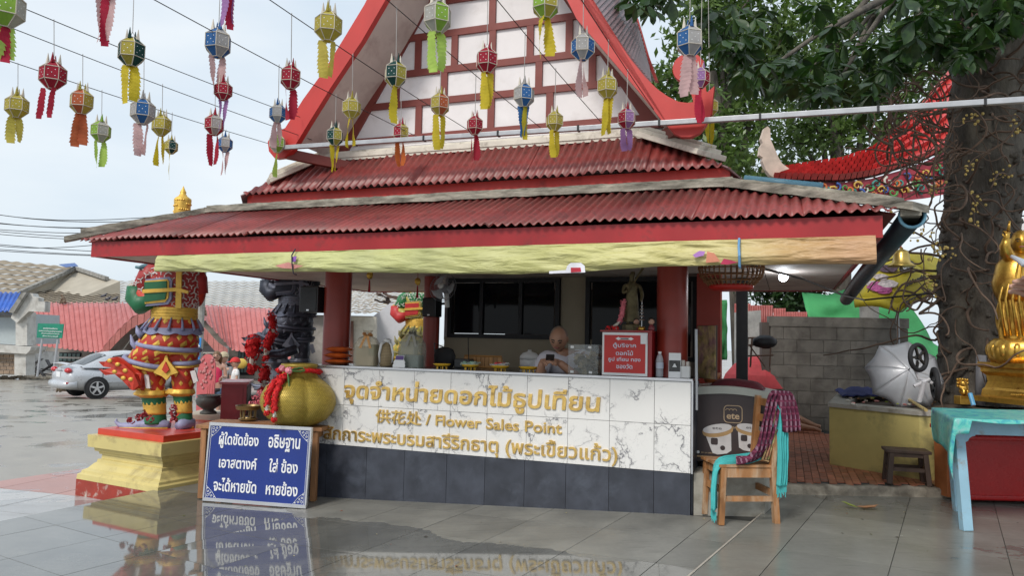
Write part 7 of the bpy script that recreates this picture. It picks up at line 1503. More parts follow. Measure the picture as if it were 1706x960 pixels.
def vine(p0,d0,ln,r,seg=16,curl=.55,grav=-.02,home=None):
    P=[Vector(p0)];d=Vector(d0).normalized()
    for k in range(seg):
        d=(d+Vector((random.gauss(0,1),random.gauss(0,1)*.6,random.gauss(0,1)))*curl*.42+Vector((0,0,grav))).normalized()
        if home is not None: d=(d+(home-P[-1])*.12).normalized()
        P.append(P[-1]+d*ln/seg)
    # smooth
    S=[P[0]]
    for i in range(1,len(P)-1): S.append((P[i-1]+P[i]*2+P[i+1])/4)
    S.append(P[-1]);return S,[r*(1-.6*i/len(S)) for i in range(len(S))]
for k in range(150):
    v=random.uniform(.22,.75) if k % 4 else random.uniform(.1,.4);a=random.uniform(PI*.75,2.05*PI);q=tf(a/(2*PI) % 1,v);d=Vector((math.cos(a),math.sin(a),random.uniform(-.5,.4)))
    if k % 3 == 0: d=Vector((-1,-.4,-.3))
    P,rr=vine(q,d,random.uniform(.6,1.7),random.uniform(.008,.02),20,curl=random.uniform(.5,1.0),home=q+Vector((-.35,-.45,-.2)) if k % 2 else None)
    mb=MB();mb.smooth=True;mb.tube(P,rr,6);mb.build('hanging_stem',VIN,tree)
for k in range(45):                                               # the thick tangle left of the trunk
    p=aty(random.uniform(1470,1600),random.uniform(130,310),random.uniform(8.0,8.9));P,rr=vine(p,(random.uniform(-1,.3),-.2,random.uniform(-1,.4)),random.uniform(.7,1.8),random.uniform(.007,.016),20,curl=.8,home=aty(random.uniform(1430,1560),random.uniform(180,330),8.3));mb=MB();mb.smooth=True;mb.tube(P,rr,6);mb.build('hanging_stem',VIN,tree)
for cxp,cyp in ((1500,390),(1545,400),(1520,445),(1560,300),(1600,330),(1650,395),(1655,450),(1642,190),(1575,215),(1628,275),(1540,430),(1480,405),(1490,375),(1560,375),(1700,290)):
    c=aty(cxp,cyp,8.1);P,rr=vine(c+Vector((.3,.25,.25)),(-1,-.5,-.7),.6,.008,12,curl=.5);mb=MB();mb.tube(P,rr,5);mb.build('flower_stem',VIN,tree);mb=MB();mb.smooth=True
    for j in range(12): q=P[-1].lerp(P[max(0,len(P)-6)],j/12)+Vector((random.uniform(-.06,.06),random.uniform(-.06,.02),random.uniform(-.06,.06)));mb.ball(q,random.uniform(.01,.02),6)
    mb.build('flower_buds',BUD,tree,kind='stuff')
# large leaves in whorls; the nearest as single objects, the rest joined
def leafmat(name,c1,c2,c3):
    m,t,p,n,l=newmat(name);v=obco(n,l,world=True);a=nnoise(n,l,v,2.2,3);oi=n.new('ShaderNodeObjectInfo');b=nnoise(n,l,v,19,3)
    r=nramp(n,l,a.outputs[0],[(.35,c1),(.6,c2),(.78,c3)]);r2=nramp(n,l,b.outputs[0],[(.35,c1),(.7,c3)]);c=nmix(n,l,.4,r.outputs[0],r2.outputs[0])
    l.new(c,p.inputs['Base Color']);p.inputs['Roughness'].default_value=.38;p.inputs['Specular IOR Level'].default_value=.4
    tr=n.new('ShaderNodeBsdfTranslucent');l.new(nmix(n,l,1,c,(1.5,1.9,.6),'MULTIPLY'),tr.inputs[0]);mxs=n.new('ShaderNodeMixShader');mxs.inputs[0].default_value=.18;l.new(p.outputs[0],mxs.inputs[1]);l.new(tr.outputs[0],mxs.inputs[2]);l.new(mxs.outputs[0],n['Material Output'].inputs[0]);return m
LEAF=leafmat('big_leaf',(.01,.026,.009),(.022,.055,.015),(.06,.12,.026));LEAF2=leafmat('fine_leaf',(.045,.09,.025),(.1,.16,.04),(.2,.27,.08))
lv=[Vector((0,0,0))];prof_l=[(.15,.05),(.35,.13),(.58,.2),(.78,.19),(.92,.1)]
V_=[(0,0,0)];F_=[]
for y,wd in prof_l: V_ += [(-wd,y,.035),(0,y,-.02*math.sin(y*3)),(wd,y,.035)]
V_.append((0,1.0,-.06))
V_=[Vector((x,y,z-.16*y*y)) for x,y,z in V_]
F_=[(0,2,1),(0,3,2)]+[f for i in range(4) for f in ((1+3*i,2+3*i,5+3*i,4+3*i),(2+3*i,3+3*i,6+3*i,5+3*i))]+[(13,14,16),(14,15,16)]
lm=bpy.data.meshes.new('leaf');lm.from_pydata(V_,[],F_);lm.materials.append(LEAF);lm.polygons.foreach_set('use_smooth',[True]*len(F_))
bnd=[(1040,5),(1075,38),(1105,20),(1140,0),(1165,-10),(1195,80),(1235,150),(1290,165),(1340,175),(1400,178),(1440,200),(1475,150),(1520,95),(1560,80),(1600,115),(1650,85),(1706,20),(1900,10)]
def bound(x):
    for i in range(len(bnd)-1):
        if bnd[i][0] <= x <= bnd[i+1][0]: return bnd[i][1]+(bnd[i+1][1]-bnd[i][1])*(x-bnd[i][0])/(bnd[i+1][0]-bnd[i][0])
    return 0
leaves=[];whorls=[]
for k in range(440):
    x=random.uniform(1180,1860) if k % 14 and k % 4 else (random.uniform(1530,1760) if k % 14 else random.uniform(1040,1180));yb=bound(x)-14;y=yb-(abs(random.gauss(0,1))*95 if k % 3 else random.random()*30)
    if x < 1180: y=min(y,yb)
    if 1155 < x < 1185 and y > -40: continue
    Yd=random.uniform(5.9,9.6);whorls.append(aty(x,y,Yd))
for c in whorls:
    n_=random.randint(6,9);tilt=Vector((random.gauss(0,.45),random.gauss(-.25,.45),1)).normalized();base_rot=Vector((0,0,1)).rotation_difference(tilt).to_matrix().to_4x4();ph=random.random()*6
    for j in range(n_):
        a=ph+j*2*PI/n_+random.uniform(-.2,.2);s=random.uniform(.15,.235);dr=random.uniform(-.1,.95)
        leaves.append(Matrix.Translation(c) @ base_rot @ Matrix.Rotation(a,4,'Z') @ Matrix.Rotation(-dr,4,'X') @ Matrix.Diagonal((s*1.05,s,s,1)))
inf_=[]
for mtx in leaves:
    p=mtx.translation;d=(p-Vector((0,0,CAMZ)));inf_.append((d.y if abs(d.x/d.y) < .69 and d.z/d.y < .47 else d.y+50,mtx))
inf_.sort(key=lambda t: t[0]);ti=mw(tree).inverted()
for _,mtx in inf_[:298]:
    o=bpy.data.objects.new('leaf',lm);col.objects.link(o);o.parent=tree;o.matrix_basis=ti @ mtx
mb=MB();mb.smooth=True
for _,mtx in inf_[298:]: mb.add([mtx @ v for v in V_],F_)
mb.build('foliage',LEAF,tree,kind='stuff')
for k in range(13):                                               # boughs carrying the whorls
    w_=random.choice(whorls);st_p=tp[random.choice((8,9,10))][0];mid=st_p.lerp(w_,.5)+Vector((random.uniform(-.2,.2),random.uniform(-.2,.2),.45));mb=MB();mb.smooth=True;mb.tube([st_p,st_p.lerp(mid,.5)+Vector((0,0,.15)),mid,mid.lerp(w_,.6)+Vector((0,0,.05)),w_],[.1,.07,.045,.025,.012],8);mb.build('bough',BARK,tree)
# background trees with fine leaves
def fine_tree(label,base,trunk_r,blobs,n,ls,grp='trees behind the kiosk',m=None):
    o=thing('leafy_tree',label,'tree',base,0,grp);mb=MB();mb.smooth=True;top=sum((Vector(b[0]) for b in blobs),Vector())/len(blobs);mb.tube([base,Vector(base).lerp(top,.5)+Vector((.2,0,0)),top],[trunk_r,trunk_r*.8,trunk_r*.4],10);mb.build('trunk',BARK,o)
    mb=MB();mb.smooth=True
    for b in blobs: c=Vector(b[0]);s=Vector(base).lerp(top,.55);mb.tube([s,s.lerp(c,.5)+Vector((random.uniform(-.3,.3),0,.4)),c,c+Vector((random.uniform(-1,1)*b[1]*.6,0,b[1]*.3))],[trunk_r*.45,trunk_r*.3,trunk_r*.14,trunk_r*.05],6)
    mb.build('limbs',BARK,o);mb=MB();tot=sum(b[1]**2 for b in blobs)
    for b in blobs:
        for q in range(max(3,int(n/9*b[1]**2/tot))):             # sprigs of leaves leave gaps between them
            d=Vector((random.gauss(0,1),random.gauss(0,1),random.gauss(0,.75)));d=d.normalized()*b[1]*random.uniform(.25,1.05);c=Vector(b[0])+d
            for _ in range(9):
                p=c+Vector((random.gauss(0,1),random.gauss(0,1),random.gauss(0,.8)))*ls*1.6;a=Vector((random.gauss(0,1),random.gauss(0,1),random.gauss(-.4,.7))).normalized();bb=a.cross(Vector((random.gauss(0,1),random.gauss(0,1),1))).normalized();s=ls*random.uniform(.6,1.15);mb.add([p-a*s,p+bb*s*.42,p+a*s*1.1,p-bb*s*.42],[(0,1,2,3)])
    mb.build('foliage',m or LEAF2,o,kind='stuff')
def bl(px,py,Y,r): return (tuple(aty(px,py,Y)),r)
fine_tree('tall light green tree right behind the kiosk gable, crown against the sky',(aty(1240,500,21).x,21,-.5),.28,[bl(1110,130,21,.8),bl(1140,190,21,1.2),bl(1190,260,20.5,1.4),bl(1230,120,21.5,1.5),bl(1160,60,21,1.0),bl(1280,60,21,1.4),bl(1240,190,21,1.2),bl(1200,20,21,1.2),bl(1100,230,21,.7),bl(1220,-60,21,1.6)],11000,.14)
fine_tree('broad green tree behind the temple roof between kiosk and big tree',(aty(1400,500,24).x,24,-.5),.3,[bl(1330,230,24,1.5),bl(1400,210,24,1.6),bl(1330,120,24,1.8),bl(1440,130,24,2.0),bl(1290,300,23,1.2),bl(1500,200,24,1.5),bl(1400,20,24,2.0),bl(1230,320,22,1.2),bl(1550,90,24,2)],10500,.16)
fine_tree('dark low tree glimpsed under the right eave behind the red fence',(aty(1300,560,16).x,16,-.3),.12,[bl(1300,480,16,.55),bl(1330,505,16,.5),bl(1270,470,16,.5),bl(1350,470,16,.5),bl(1310,515,15.5,.35)],3500,.08,m=LEAF)
fine_tree('green tree behind the temple hall at the right edge',(aty(1760,560,22).x,22,-.4),.3,[bl(1650,60,22,1.6),bl(1720,130,22,1.6),bl(1600,30,22,1.6),bl(1700,-60,22,2)],5000,.16)
# ================================================================ temple hall: tiled roof, frieze, finial
th_=thing('temple_hall','temple hall with sweeping red tiled roof, painted frieze and pale curled finial','temple',aty(1500,560,14))
up=[(1285,287),(1340,276),(1400,266),(1450,246),(1500,206),(1545,160),(1590,100),(1640,40),(1700,-20),(1800,-110)];lo=[(1288,298),(1340,299),(1400,300),(1450,293),(1500,278),(1545,262),(1590,235),(1640,205),(1700,170),(1800,110)]
def pl2(P,f): x=f*(len(P)-1);i=min(int(x),len(P)-2);g=x-i;return (P[i][0]+(P[i+1][0]-P[i][0])*g,P[i][1]+(P[i+1][1]-P[i][1])*g)
RTL=pm('glazed_red_tile',(.55,.06,.055),.3,var=.12,vs=4,randobj=.2,bump=.1,world=True)
def rp(u,v): a,b=pl2(lo,u),pl2(up,u);return aty(a[0],a[1],13.2+u*1.0).lerp(aty(b[0],b[1],14.4+u*1.6),v)
NR,NC=6,46
for r in range(NR):
    for c in range(NC):
        u0,u1=c/NC,(c+.86)/NC;v0,v1=r/NR,(r+1.15)/NR;of=(.5/NC if r % 2 else 0);q=[rp(min(1,u0+of),v0),rp(min(1,u1+of),v0),rp(min(1,u1+of),min(1,v1)),rp(min(1,u0+of),min(1,v1))];nn2=Vector((0,-.6,.8))*.075
        mb=MB();mb.add([q[0]+nn2*1.7,q[1]+nn2*1.7,q[2],q[3],q[0],q[1]],[(0,1,2,3),(4,5,1,0)]);mb.build('roof_tile',RTL,th_)
mb=MB();mb.grid(30,5,lambda u,v: rp(u,v)-Vector((0,-.03,.04)));mb.build('roof_deck',pm('roof_deck_red',(.05,.008,.008),.6),th_)
fri=[(1288,303),(1340,304),(1400,305),(1450,298),(1500,284),(1545,268),(1590,242),(1640,212),(1700,176),(1800,116)];frb=[(1292,322),(1340,326),(1400,330),(1450,335),(1500,335),(1545,330),(1590,320),(1640,300),(1700,270),(1800,240)]
mb=MB();mb.grid(40,4,lambda u,v: aty(*pl2(frb,u),13.3+u).lerp(aty(*pl2(fri,u),13.3+u),v));mb.build('frieze_board',pm('frieze_red',(.35,.03,.05),.5),th_,thick=.04)
fc=[pm('frieze_'+n_,c,.45) for n_,c in (('teal',(.04,.25,.22)),('gold',(.6,.38,.08)),('blue',(.04,.1,.35)),('white',(.6,.58,.5)),('green',(.08,.25,.06)),('orange',(.55,.15,.04)))]
for k in range(64):
    u=(k+.5)/64*.93;v=.5+.22*math.sin(k*2.4);c=aty(*pl2(frb,u),13.25+u).lerp(aty(*pl2(fri,u),13.25+u),v);mb=MB();sg_=1 if k % 2 else -1;R0=.1*(1-.1*(k % 3));mb.smooth=True;mb.tube([c+Vector((math.cos(t*.75+k)*R0*(1-t/11)*sg_,-.02,math.sin(t*.75+k)*R0*(1-t/11))) for t in range(10)],[.026-.0018*t for t in range(10)],6);mb.build('scroll',fc[k % 6],th_)
mb=MB();fp=[(1283,292),(1276,283),(1270,268),(1271,262),(1265,258),(1267,244),(1271,238),(1268,231),(1274,213),(1279,210),(1283,214),(1284,232),(1290,246),(1297,262),(1303,272),(1315,281),(1300,286),(1290,296)];P=[aty(x,y,13.3) for x,y in fp];n_=len(P);mb.add(P+[q+Vector((0,.12,0)) for q in P],[tuple(range(n_)),tuple(range(2*n_-1,n_-1,-1))]+[(i,i+n_,(i+1) % n_+n_,(i+1) % n_) for i in range(n_)]);mb.build('curled_finial',pm('finial_cream',(.58,.46,.38),.6),th_)
c=aty(1271,284,13.2);mb=MB(Matrix.Translation(c));mb.lathe([(.035,-.04),(.03,0),(.01,.03)],n=12);mb.build('roof_bell',BRZ,th_)
a,b=aty(1560,335,14.8),aty(1900,700,14.8);mb=MB();mb.box(((a.x+b.x)/2+1.2,15.0,1.8),(b.x-a.x+1.4,.3,4.6));mb.build('hall_wall',WALLW,th_)
slabpx([(1600,300),(1800,250),(1800,285),(1600,335)],14.6,.1,'green_band',fc[4],th_)
# ================================================================ gilded standing figure
bu=thing('golden_statue','golden standing monk statue with one raised finger on a lotus pedestal at the right edge','statue',aty(1700,672,7.75));uu=7.75/FPX
def G(x,y,dy=0): return aty(x,y,7.75)+Vector((0,dy*uu,0))
C0=G(1706,672);Mb=Matrix.Translation(C0)
def hpx(y): return (672-y)*uu
mb=MB(Mb @ Matrix.Rotation(PI/4+.2,4,'Z'));q2=1.30
mb.lathe([(74*uu,0),(74*uu,8*uu),(60*uu,10*uu),(58*uu,20*uu),(54*uu,24*uu),(50*uu,34*uu),(52*uu,44*uu),(60*uu,50*uu),(60*uu,56*uu),(64*uu,58*uu),(64*uu,66*uu)],n=4);mb.build('square_base',GOLD,bu)
mb=MB(Mb)
for k in range(30): mb.ball((-50*uu+k*3.6*uu,-44*uu,16*uu),1.6*uu,6)
mb.build('base_beads',GOLD,bu,kind='stuff')
mb=MB(Mb);mb.smooth=True;mb.lathe([(44*uu,64*uu),(50*uu,74*uu),(52*uu,88*uu),(47*uu,100*uu),(40*uu,106*uu)],n=60,fn=lambda a,i: 1+.05*abs(math.sin(a*7)),sy=.85);mb.build('lotus',GOLD,bu)
for k in range(14):
    a=k*2*PI/14;mb=MB(Mb);mb.smooth=True;mb.ball((math.cos(a)*47*uu,math.sin(a)*40*uu,86*uu),11*uu,10,(.75,.6,1.15));mb.build('lotus_petal',GOLD,bu)
mb=MB(Mb);mb.smooth=True
def rf(u,v):
    a=u*2*PI;h=(106+(172-106)*v)*uu;r=(34-4*v+3*math.sin(v*3))*uu*(1+.06*math.sin(a*9+v*5)+.03*math.sin(a*17));return Vector((-4*uu*v+math.cos(a)*r,math.sin(a)*r*.75,h))
mb.grid(80,24,rf,closeu=True);mb.build('robe',GOLD,bu)
mb=MB(Mb);mb.smooth=True;mb.lathe([(31*uu,168*uu),(38*uu,185*uu),(40*uu,200*uu),(36*uu,215*uu),(33*uu,230*uu),(24*uu,242*uu),(10*uu,250*uu)],(-4*uu,0,0),40,sy=.85);mb.build('torso',GOLD,bu)
def lathe_arm(pts,rs,name): mb=MB();mb.smooth=True;mb.tube(pts,rs,14);return mb.build(name,GOLD,bu)
lathe_arm([G(1682,432,-5),G(1668,424,-14),G(1661,412,-20),G(1663,400,-22)],[12*uu,10*uu,8*uu,6*uu],'raised_arm');hand(bu,G(1663,402,-22),(.12,0,1),(0,-1,0),22*uu,GOLD,curl=.9,thumb=1)
mb=MB();mb.smooth=True;mb.tube([G(1665,388,-22),G(1667,372,-23)],[2.6*uu,1.8*uu],8);mb.build('pointing_finger',GOLD,bu)
lathe_arm([G(1712,440,-10),G(1710,470,-30),G(1696,492,-38),G(1688,500,-38)],[12*uu,10*uu,8*uu,6*uu],'lowered_arm');hand(bu,G(1690,498,-38),(-.25,0,-1),(0,-1,0),24*uu,GOLD,curl=.35,thumb=-1)
head_mesh(bu,G(1698,405,-4),42*uu,-.5,0,GOLD)
mb=MB();mb.smooth=True
for k in range(9): a=-1.2+k*.3;mb.tube([G(1690+18*math.sin(a),440,-30*math.cos(a)),G(1685+30*math.sin(a),500,-33*math.cos(a)),G(1690+30*math.sin(a)+5,560,-30*math.cos(a))],[1.5*uu,2.2*uu,2.5*uu],6)
mb.build('robe_folds',GOLD,bu,kind='stuff')
# small golden lion
lc=ptop(1606,674,.8);li=thing('golden_lion','small golden guardian lion sitting on the planter left of the grey pipe','statue',lc);k_=1.0*lc.y/FPX;Ml=Matrix.Translation(lc)
mb=MB(Ml);mb.box((0,0,7*k_),(23*k_,18*k_,14*k_),bev=.006);mb.build('plinth',GOLD,li)
skin('body',[(Ml @ (Vector(a)*k_),r*k_) for a,r in (((2,4,20),7),((0,0,28),7),((-3,-3,35),7),((-5,-7,34),4),((-3,-5,24),3),((-4,-7,16),2.6),((3,-5,24),3),((3,-7,16),2.6),((6,3,17),4.5),((6,-3,15.5),2.6),((-3,4,17),4),((7,7,24),3),((8,7,32),2))],[(0,1),(1,2),(2,3),(1,4),(4,5),(1,6),(6,7),(0,8),(8,9),(0,10),(0,11),(11,12)],GOLD,li)
mb=MB(Ml);mb.smooth=True
for i in range(26): a=i*2.4;mb.ball((-2*k_+math.cos(a)*8*k_,-1*k_+abs(math.sin(a))*4*k_,(35+6*math.sin(i*1.3))*k_),2.4*k_,7)
mb.build('mane',GOLD,li,kind='stuff')
c=ptop(1633,676,.78);mb=MB();mb.smooth=True;mb.tube([c,aty(1635,592,c.y)],.052,16);o=mb.build('grey_pipe',pm('grey_pvc',(.2,.2,.22),.5));tag(o,'upright grey plastic pipe between the golden lion and the golden statue','pipe')
mb=MB();mb.tube([aty(1616,656,7.1),aty(1622,676,7.05)],.02,10);o=mb.build('blue_stub',pm('stub_blue',(.08,.3,.5),.4));tag(o,'short light blue pipe stub between lion and pipe','pipe')
# ================================================================ pale blue table with turquoise cloth, red chest
LBL=pm('pale_blue_paint',(.3,.5,.62),.5,var=.1,vs=5,bump=.15,dirt=(.3,.2,.13),dirt_amt=.3,ds=9)
t0=Vector((3.52,5.79,.014));tt=thing('pale_blue_table','pale blue wooden table with splayed chipped legs under a turquoise cloth at right','table',(4.3,6.1,.014));
def tt_(px,py,Y): return aty(px,py,Y)
L1a,L1b=Vector((3.53,5.79,.014)),tt_(1594,702,5.85)
mb=MB();mb.bar(L1a,L1b,.075,.06,up=(0,1,0),bev=.004);mb.build('leg',LBL,tt)
L2a=atz(1596,852,.014);L2b=tt_(1583,702,6.5);mb=MB();mb.bar(L2a,L2b,.065,.055,up=(0,1,0),bev=.004);mb.build('leg',LBL,tt)
zt=L1b.z
for x,y in ((5.5,5.55),(5.5,6.35)): mb=MB();mb.bar((x,y,.014),(x-.05,y,zt),.07,.06,up=(0,1,0),bev=.004);mb.build('leg',LBL,tt)
mb=MB();mb.bar((L1b.x+.03,L1b.y-.005,zt-.045),(5.5,L1b.y-.1,zt-.045),.03,.11);mb.build('apron',LBL,tt);mb=MB();mb.bar((L1b.x,L1b.y+.06,zt-.045),(L2b.x-.02,L2b.y,zt-.045),.03,.1);mb.build('apron',LBL,tt)
mb=MB();mb.prism([(0,0),(.1,0),(.095,-.012),(.07,-.016),(.05,-.03),(.04,-.05),(.02,-.06),(.0,-.1)],(L1b.x+.04,L1b.y-.01,zt-.1),(1,0,0),(0,0,1),(0,.03,0));mb.build('corner_bracket',LBL,tt)
mb=MB();mb.add([Vector((L1b.x-.08,5.72,zt)),Vector((5.6,5.52,zt)),Vector((5.6,6.6,zt)),Vector((L2b.x-.08,6.6,zt)),Vector((L1b.x-.08,5.72,zt+.03)),Vector((5.6,5.52,zt+.03)),Vector((5.6,6.6,zt+.03)),Vector((L2b.x-.08,6.6,zt+.03))],[(0,3,2,1),(4,5,6,7),(0,1,5,4),(1,2,6,5),(2,3,7,6),(3,0,4,7)]);mb.build('tabletop',LBL,tt)
m,t,p,n,l=newmat('turquoise_print');v=obco(n,l,world=True);a_=nnoise(n,l,v,11,6,.7,.8);r_=nramp(n,l,a_.outputs[0],[(.28,(.02,.05,.32)),(.4,(.04,.3,.38)),(.52,(.1,.5,.42)),(.62,(.25,.5,.48)),(.75,(.1,.3,.3)),(.85,(.35,.1,.2))]);l.new(r_.outputs[0],p.inputs['Base Color']);p.inputs['Roughness'].default_value=.35;TQC=m
cx0,cx1,cy0,cy1=L1b.x-.13,5.7,5.66,6.68
cl2=thing('table_cloth','glossy turquoise and blue patterned plastic cloth over the pale blue table','tablecloth',(4.4,6.1,zt+.03))
mb=MB();mb.smooth=True
def cf(u,v):
    x=cx0+(cx1-cx0)*max(0,(u-.12)/.88)+.44*max(0,min(1,(v-.08)/.86))*(1-u);y=cy0+(cy1-cy0)*max(0,min(1,(v-.08)/.86))-(x-cx0)*.08;z=zt+.036+.004*noise.noise(Vector((x*6,y*6,0)))
    if u < .12: q=(.12-u)/.12;z -= q*.34*(1-.25*v+.1*math.sin(v*9));x -= .03*math.sin(q*2)+.02*math.sin(v*14)*q
    if v < .08: q=(.08-v)/.08;z -= q*(.022+.01*math.sin(u*30)+(.1 if u < .16 else 0));y -= .012*q
    return Vector((x,y,z))
mb.grid(110,60,cf);mb.build('cloth',TQC,cl2,thick=.003)
rc=thing('red_chest','large bright red moulded chest standing under and behind the pale blue table','chest',(5.0,6.7,.1));RC=pm('chest_red',(.45,.008,.008),.28,var=.06,bump=0)
xa=aty(1606,780,6.75).x
mb=MB();mb.box((xa+1.4,7.0,.34),(2.8,.42,.6),bev=.015);mb.build('body',RC,rc)
for z,dd in ((.66,.03),(.6,.018),(.07,.02)): mb=MB();mb.box((xa+1.4,7.0,z),(2.8+dd*2,.42+dd*2,.04),bev=.01);mb.build('moulding',RC,rc)
mb=MB();mb.box((xa-.03,7.02,.34),(.05,.2,.6));mb.build('orange_side',pm('orange_board',(.4,.13,.04),.6),rc)
# stool and dry leaf
sp=Vector((3.86,7.27,.1));so_=thing('small_stool','small dark wooden stool against the yellow planter','stool',sp,-.3);M=mw(so_);sw_,sd2,sh2=.36,.25,.31
mb=MB(M);mb.box((0,0,sh2),(sw_+.03,sd2+.03,.028),bev=.005);mb.build('seat',DWOOD,so_)
for x in (-1,1):
    for y in (-1,1): mb=MB(M);mb.bar((x*(sw_/2-.01),y*(sd2/2),0),(x*(sw_/2-.035),y*(sd2/2-.02),sh2-.01),.06,.045,bev=.004);mb.build('leg',DWOOD,so_)
for y in (-1,1): mb=MB(M);mb.bar((-sw_/2+.03,y*(sd2/2-.015),.14),(sw_/2-.03,y*(sd2/2-.015),.14),.025,.035);mb.build('rail',DWOOD,so_);mb=MB(M);mb.bar((-sw_/2+.03,y*(sd2/2-.015),.275),(sw_/2-.03,y*(sd2/2-.015),.275),.025,.035);mb.build('apron',DWOOD,so_)
for x in (-1,1): mb=MB(M);mb.bar((x*(sw_/2-.02),-sd2/2+.03,.14),(x*(sw_/2-.02),sd2/2-.03,.14),.025,.035);mb.build('rail',DWOOD,so_)
lp=atz(1430,848,.02);lf=thing('fallen_leaf','curled brown and green fallen leaf on the wet grey pavement','leaf',lp)
def leaf3(pts,wd,m,name):
    mb=MB();mb.smooth=True;P=[Vector(q) for q in pts]
    def fn(u,v): x=v*(len(P)-1);i=min(int(x),len(P)-2);c=P[i].lerp(P[i+1],x-i);return c+Vector((.02*(u-.5),(u-.5)*wd*math.sin(v*PI)**.7,abs(u-.5)*wd*.5*math.sin(v*PI)))
    mb.grid(7,14,fn);mb.build(name,m,lf,thick=.0015)
leaf3([lp+Vector((-.02,0,.02)),lp+Vector((.05,-.01,.005)),lp+Vector((.13,-.02,.015)),lp+Vector((.155,-.02,.04))],.07,pm('dry_leaf',(.3,.15,.07),.6,var=.3),'brown_blade');leaf3([lp+Vector((-.12,.04,.05)),lp+Vector((-.07,.02,.02)),lp+Vector((-.01,0,.01))],.05,pm('green_leaf',(.25,.3,.05),.5,var=.3),'green_blade')
# hand with phone at the right edge
hx=aty(1697,455,1.9);o=thing('person','hand of someone just outside the right edge holding up a silver phone','person',hx);hand(o,hx+Vector((.14,.03,-.07)),(-1,-.0,.45),(0,.5,.8),.17,SKIN2,curl=.25,thumb=1)
mb=MB();mb.smooth=True;mb.tube([hx+Vector((.12,.03,-.08)),hx+Vector((.3,.05,-.25)),hx+Vector((.45,.15,-.5))],[.028,.035,.045],12);mb.build('forearm',SKIN2,o)
c=hx+Vector((.032,-.02,.012));o=thing('phone','silver phone edge poking in at the right edge of the view','phone',c);mb=MB(Matrix.Translation(c) @ Matrix.Rotation(.35,4,'Y') @ Matrix.Rotation(.5,4,'X'));mb.box((0,0,0),(.11,.07,.009),bev=.004);mb.build('case',pm('phone_silver',(.45,.46,.48),.25,metal=.6),o)
# ================================================================ gutter pipes, steel bar, bulb, bell, lampshade
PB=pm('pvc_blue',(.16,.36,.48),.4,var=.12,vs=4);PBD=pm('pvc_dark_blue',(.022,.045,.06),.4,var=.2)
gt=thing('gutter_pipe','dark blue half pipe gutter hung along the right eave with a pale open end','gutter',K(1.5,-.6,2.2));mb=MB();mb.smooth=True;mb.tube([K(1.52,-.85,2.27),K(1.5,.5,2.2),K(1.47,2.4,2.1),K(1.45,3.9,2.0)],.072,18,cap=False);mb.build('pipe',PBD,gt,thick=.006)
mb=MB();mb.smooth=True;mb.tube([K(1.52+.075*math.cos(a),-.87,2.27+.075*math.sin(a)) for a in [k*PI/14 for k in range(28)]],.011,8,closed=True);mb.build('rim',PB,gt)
mb=MB();mb.smooth=True;a,b=aty(1240,298,7.3),aty(1371,311,7.0);mb.tube([a,b],.035,14,cap=False);o=mb.build('roof_pipe',PB,thick=.006);tag(o,'light blue plastic pipe lying on the right side of the lower roof','pipe')
ba,bb=KM @ Vector((-4.05,-.17,3.30)),KM @ Vector((4.2,-.17,3.165))
br_=thing('steel_bar','long galvanised steel bar across the gable front running out of view at right','bar',(ba+bb)/2);mb=MB();mb.bar(ba,bb,.042,.042,bev=.004);mb.build('tube',STEELG,br_)
for s in (-3.2,-2.45,-1.7,-.95,-.25,.55,1.4,2.1): mb=MB(KM);mb.box((s,-.17,3.30-(s+4.05)*.0164),(.018,.052,.052));mb.build('clip',DARKM,br_)
bp2=K(kpx([(1305,462)],1.6)[0][0],1.6,kpx([(1305,462)],1.6)[0][1]);o=thing('light_bulb','lit white bulb hanging under the right soffit','bulb',bp2);mb=MB(Matrix.Translation(bp2));mb.smooth=True;mb.ball((0,0,0),.045,16);mb.build('globe',emit('bulb_glow',(.85,.92,1),9),o)
mb=MB(Matrix.Translation(bp2));mb.lathe([(.02,.035),(.022,.07),(.015,.09)],n=12);mb.build('socket',WHITEP,o);mb=MB();mb.tube([bp2+Vector((0,0,.09)),Vector((bp2.x,bp2.y,2.14))],.004,5);mb.build('cord',BLACKP,o)
pl_d=bpy.data.lights.new('bulb_light','POINT');pl_d.energy=4;pl_d.shadow_soft_size=.05;pl_d.color=(.9,.95,1);plo=bpy.data.objects.new('bulb_light',pl_d);col.objects.link(plo);plo.location=bp2-Vector((0,0,.07))
mb=MB();mb.tube([K(.35,.2,2.1),K(.9,1.4,2.05),K(1.35,2.8,1.98),aty(1440,500,9.0),aty(1560,488,8.4)],.012,6);o=mb.build('black_cable',BLACKP);tag(o,'black cable slung under the right soffit towards the tree','cable')
lc_=kpx([(1218,461)],.35)[0];c=K(lc_[0],.35,lc_[1]);ls_=thing('bamboo_lampshade','wide woven bamboo lampshade with a red bottom hanging under the right end of the awning','lampshade',c);BMS=pm('bamboo_strip',(.22,.1,.04),.6,var=.3)
for k in range(34): a=k*2*PI/34;mb=MB(Matrix.Translation(c));mb.tube([(math.cos(a)*.26,math.sin(a)*.26,.14),(math.cos(a)*.275,math.sin(a)*.275,.07),(math.cos(a)*.26,math.sin(a)*.26,0),(math.cos(a)*.19,math.sin(a)*.19,-.08)],.006,5);mb.build('strip',BMS,ls_)
for r,z in ((.262,.14),(.277,.06),(.262,0),(.23,-.045)): mb=MB(Matrix.Translation(c));mb.tube([(math.cos(a)*r,math.sin(a)*r,z) for a in [k*PI/16 for k in range(32)]],.006,5,closed=True);mb.build('hoop',BMS,ls_)
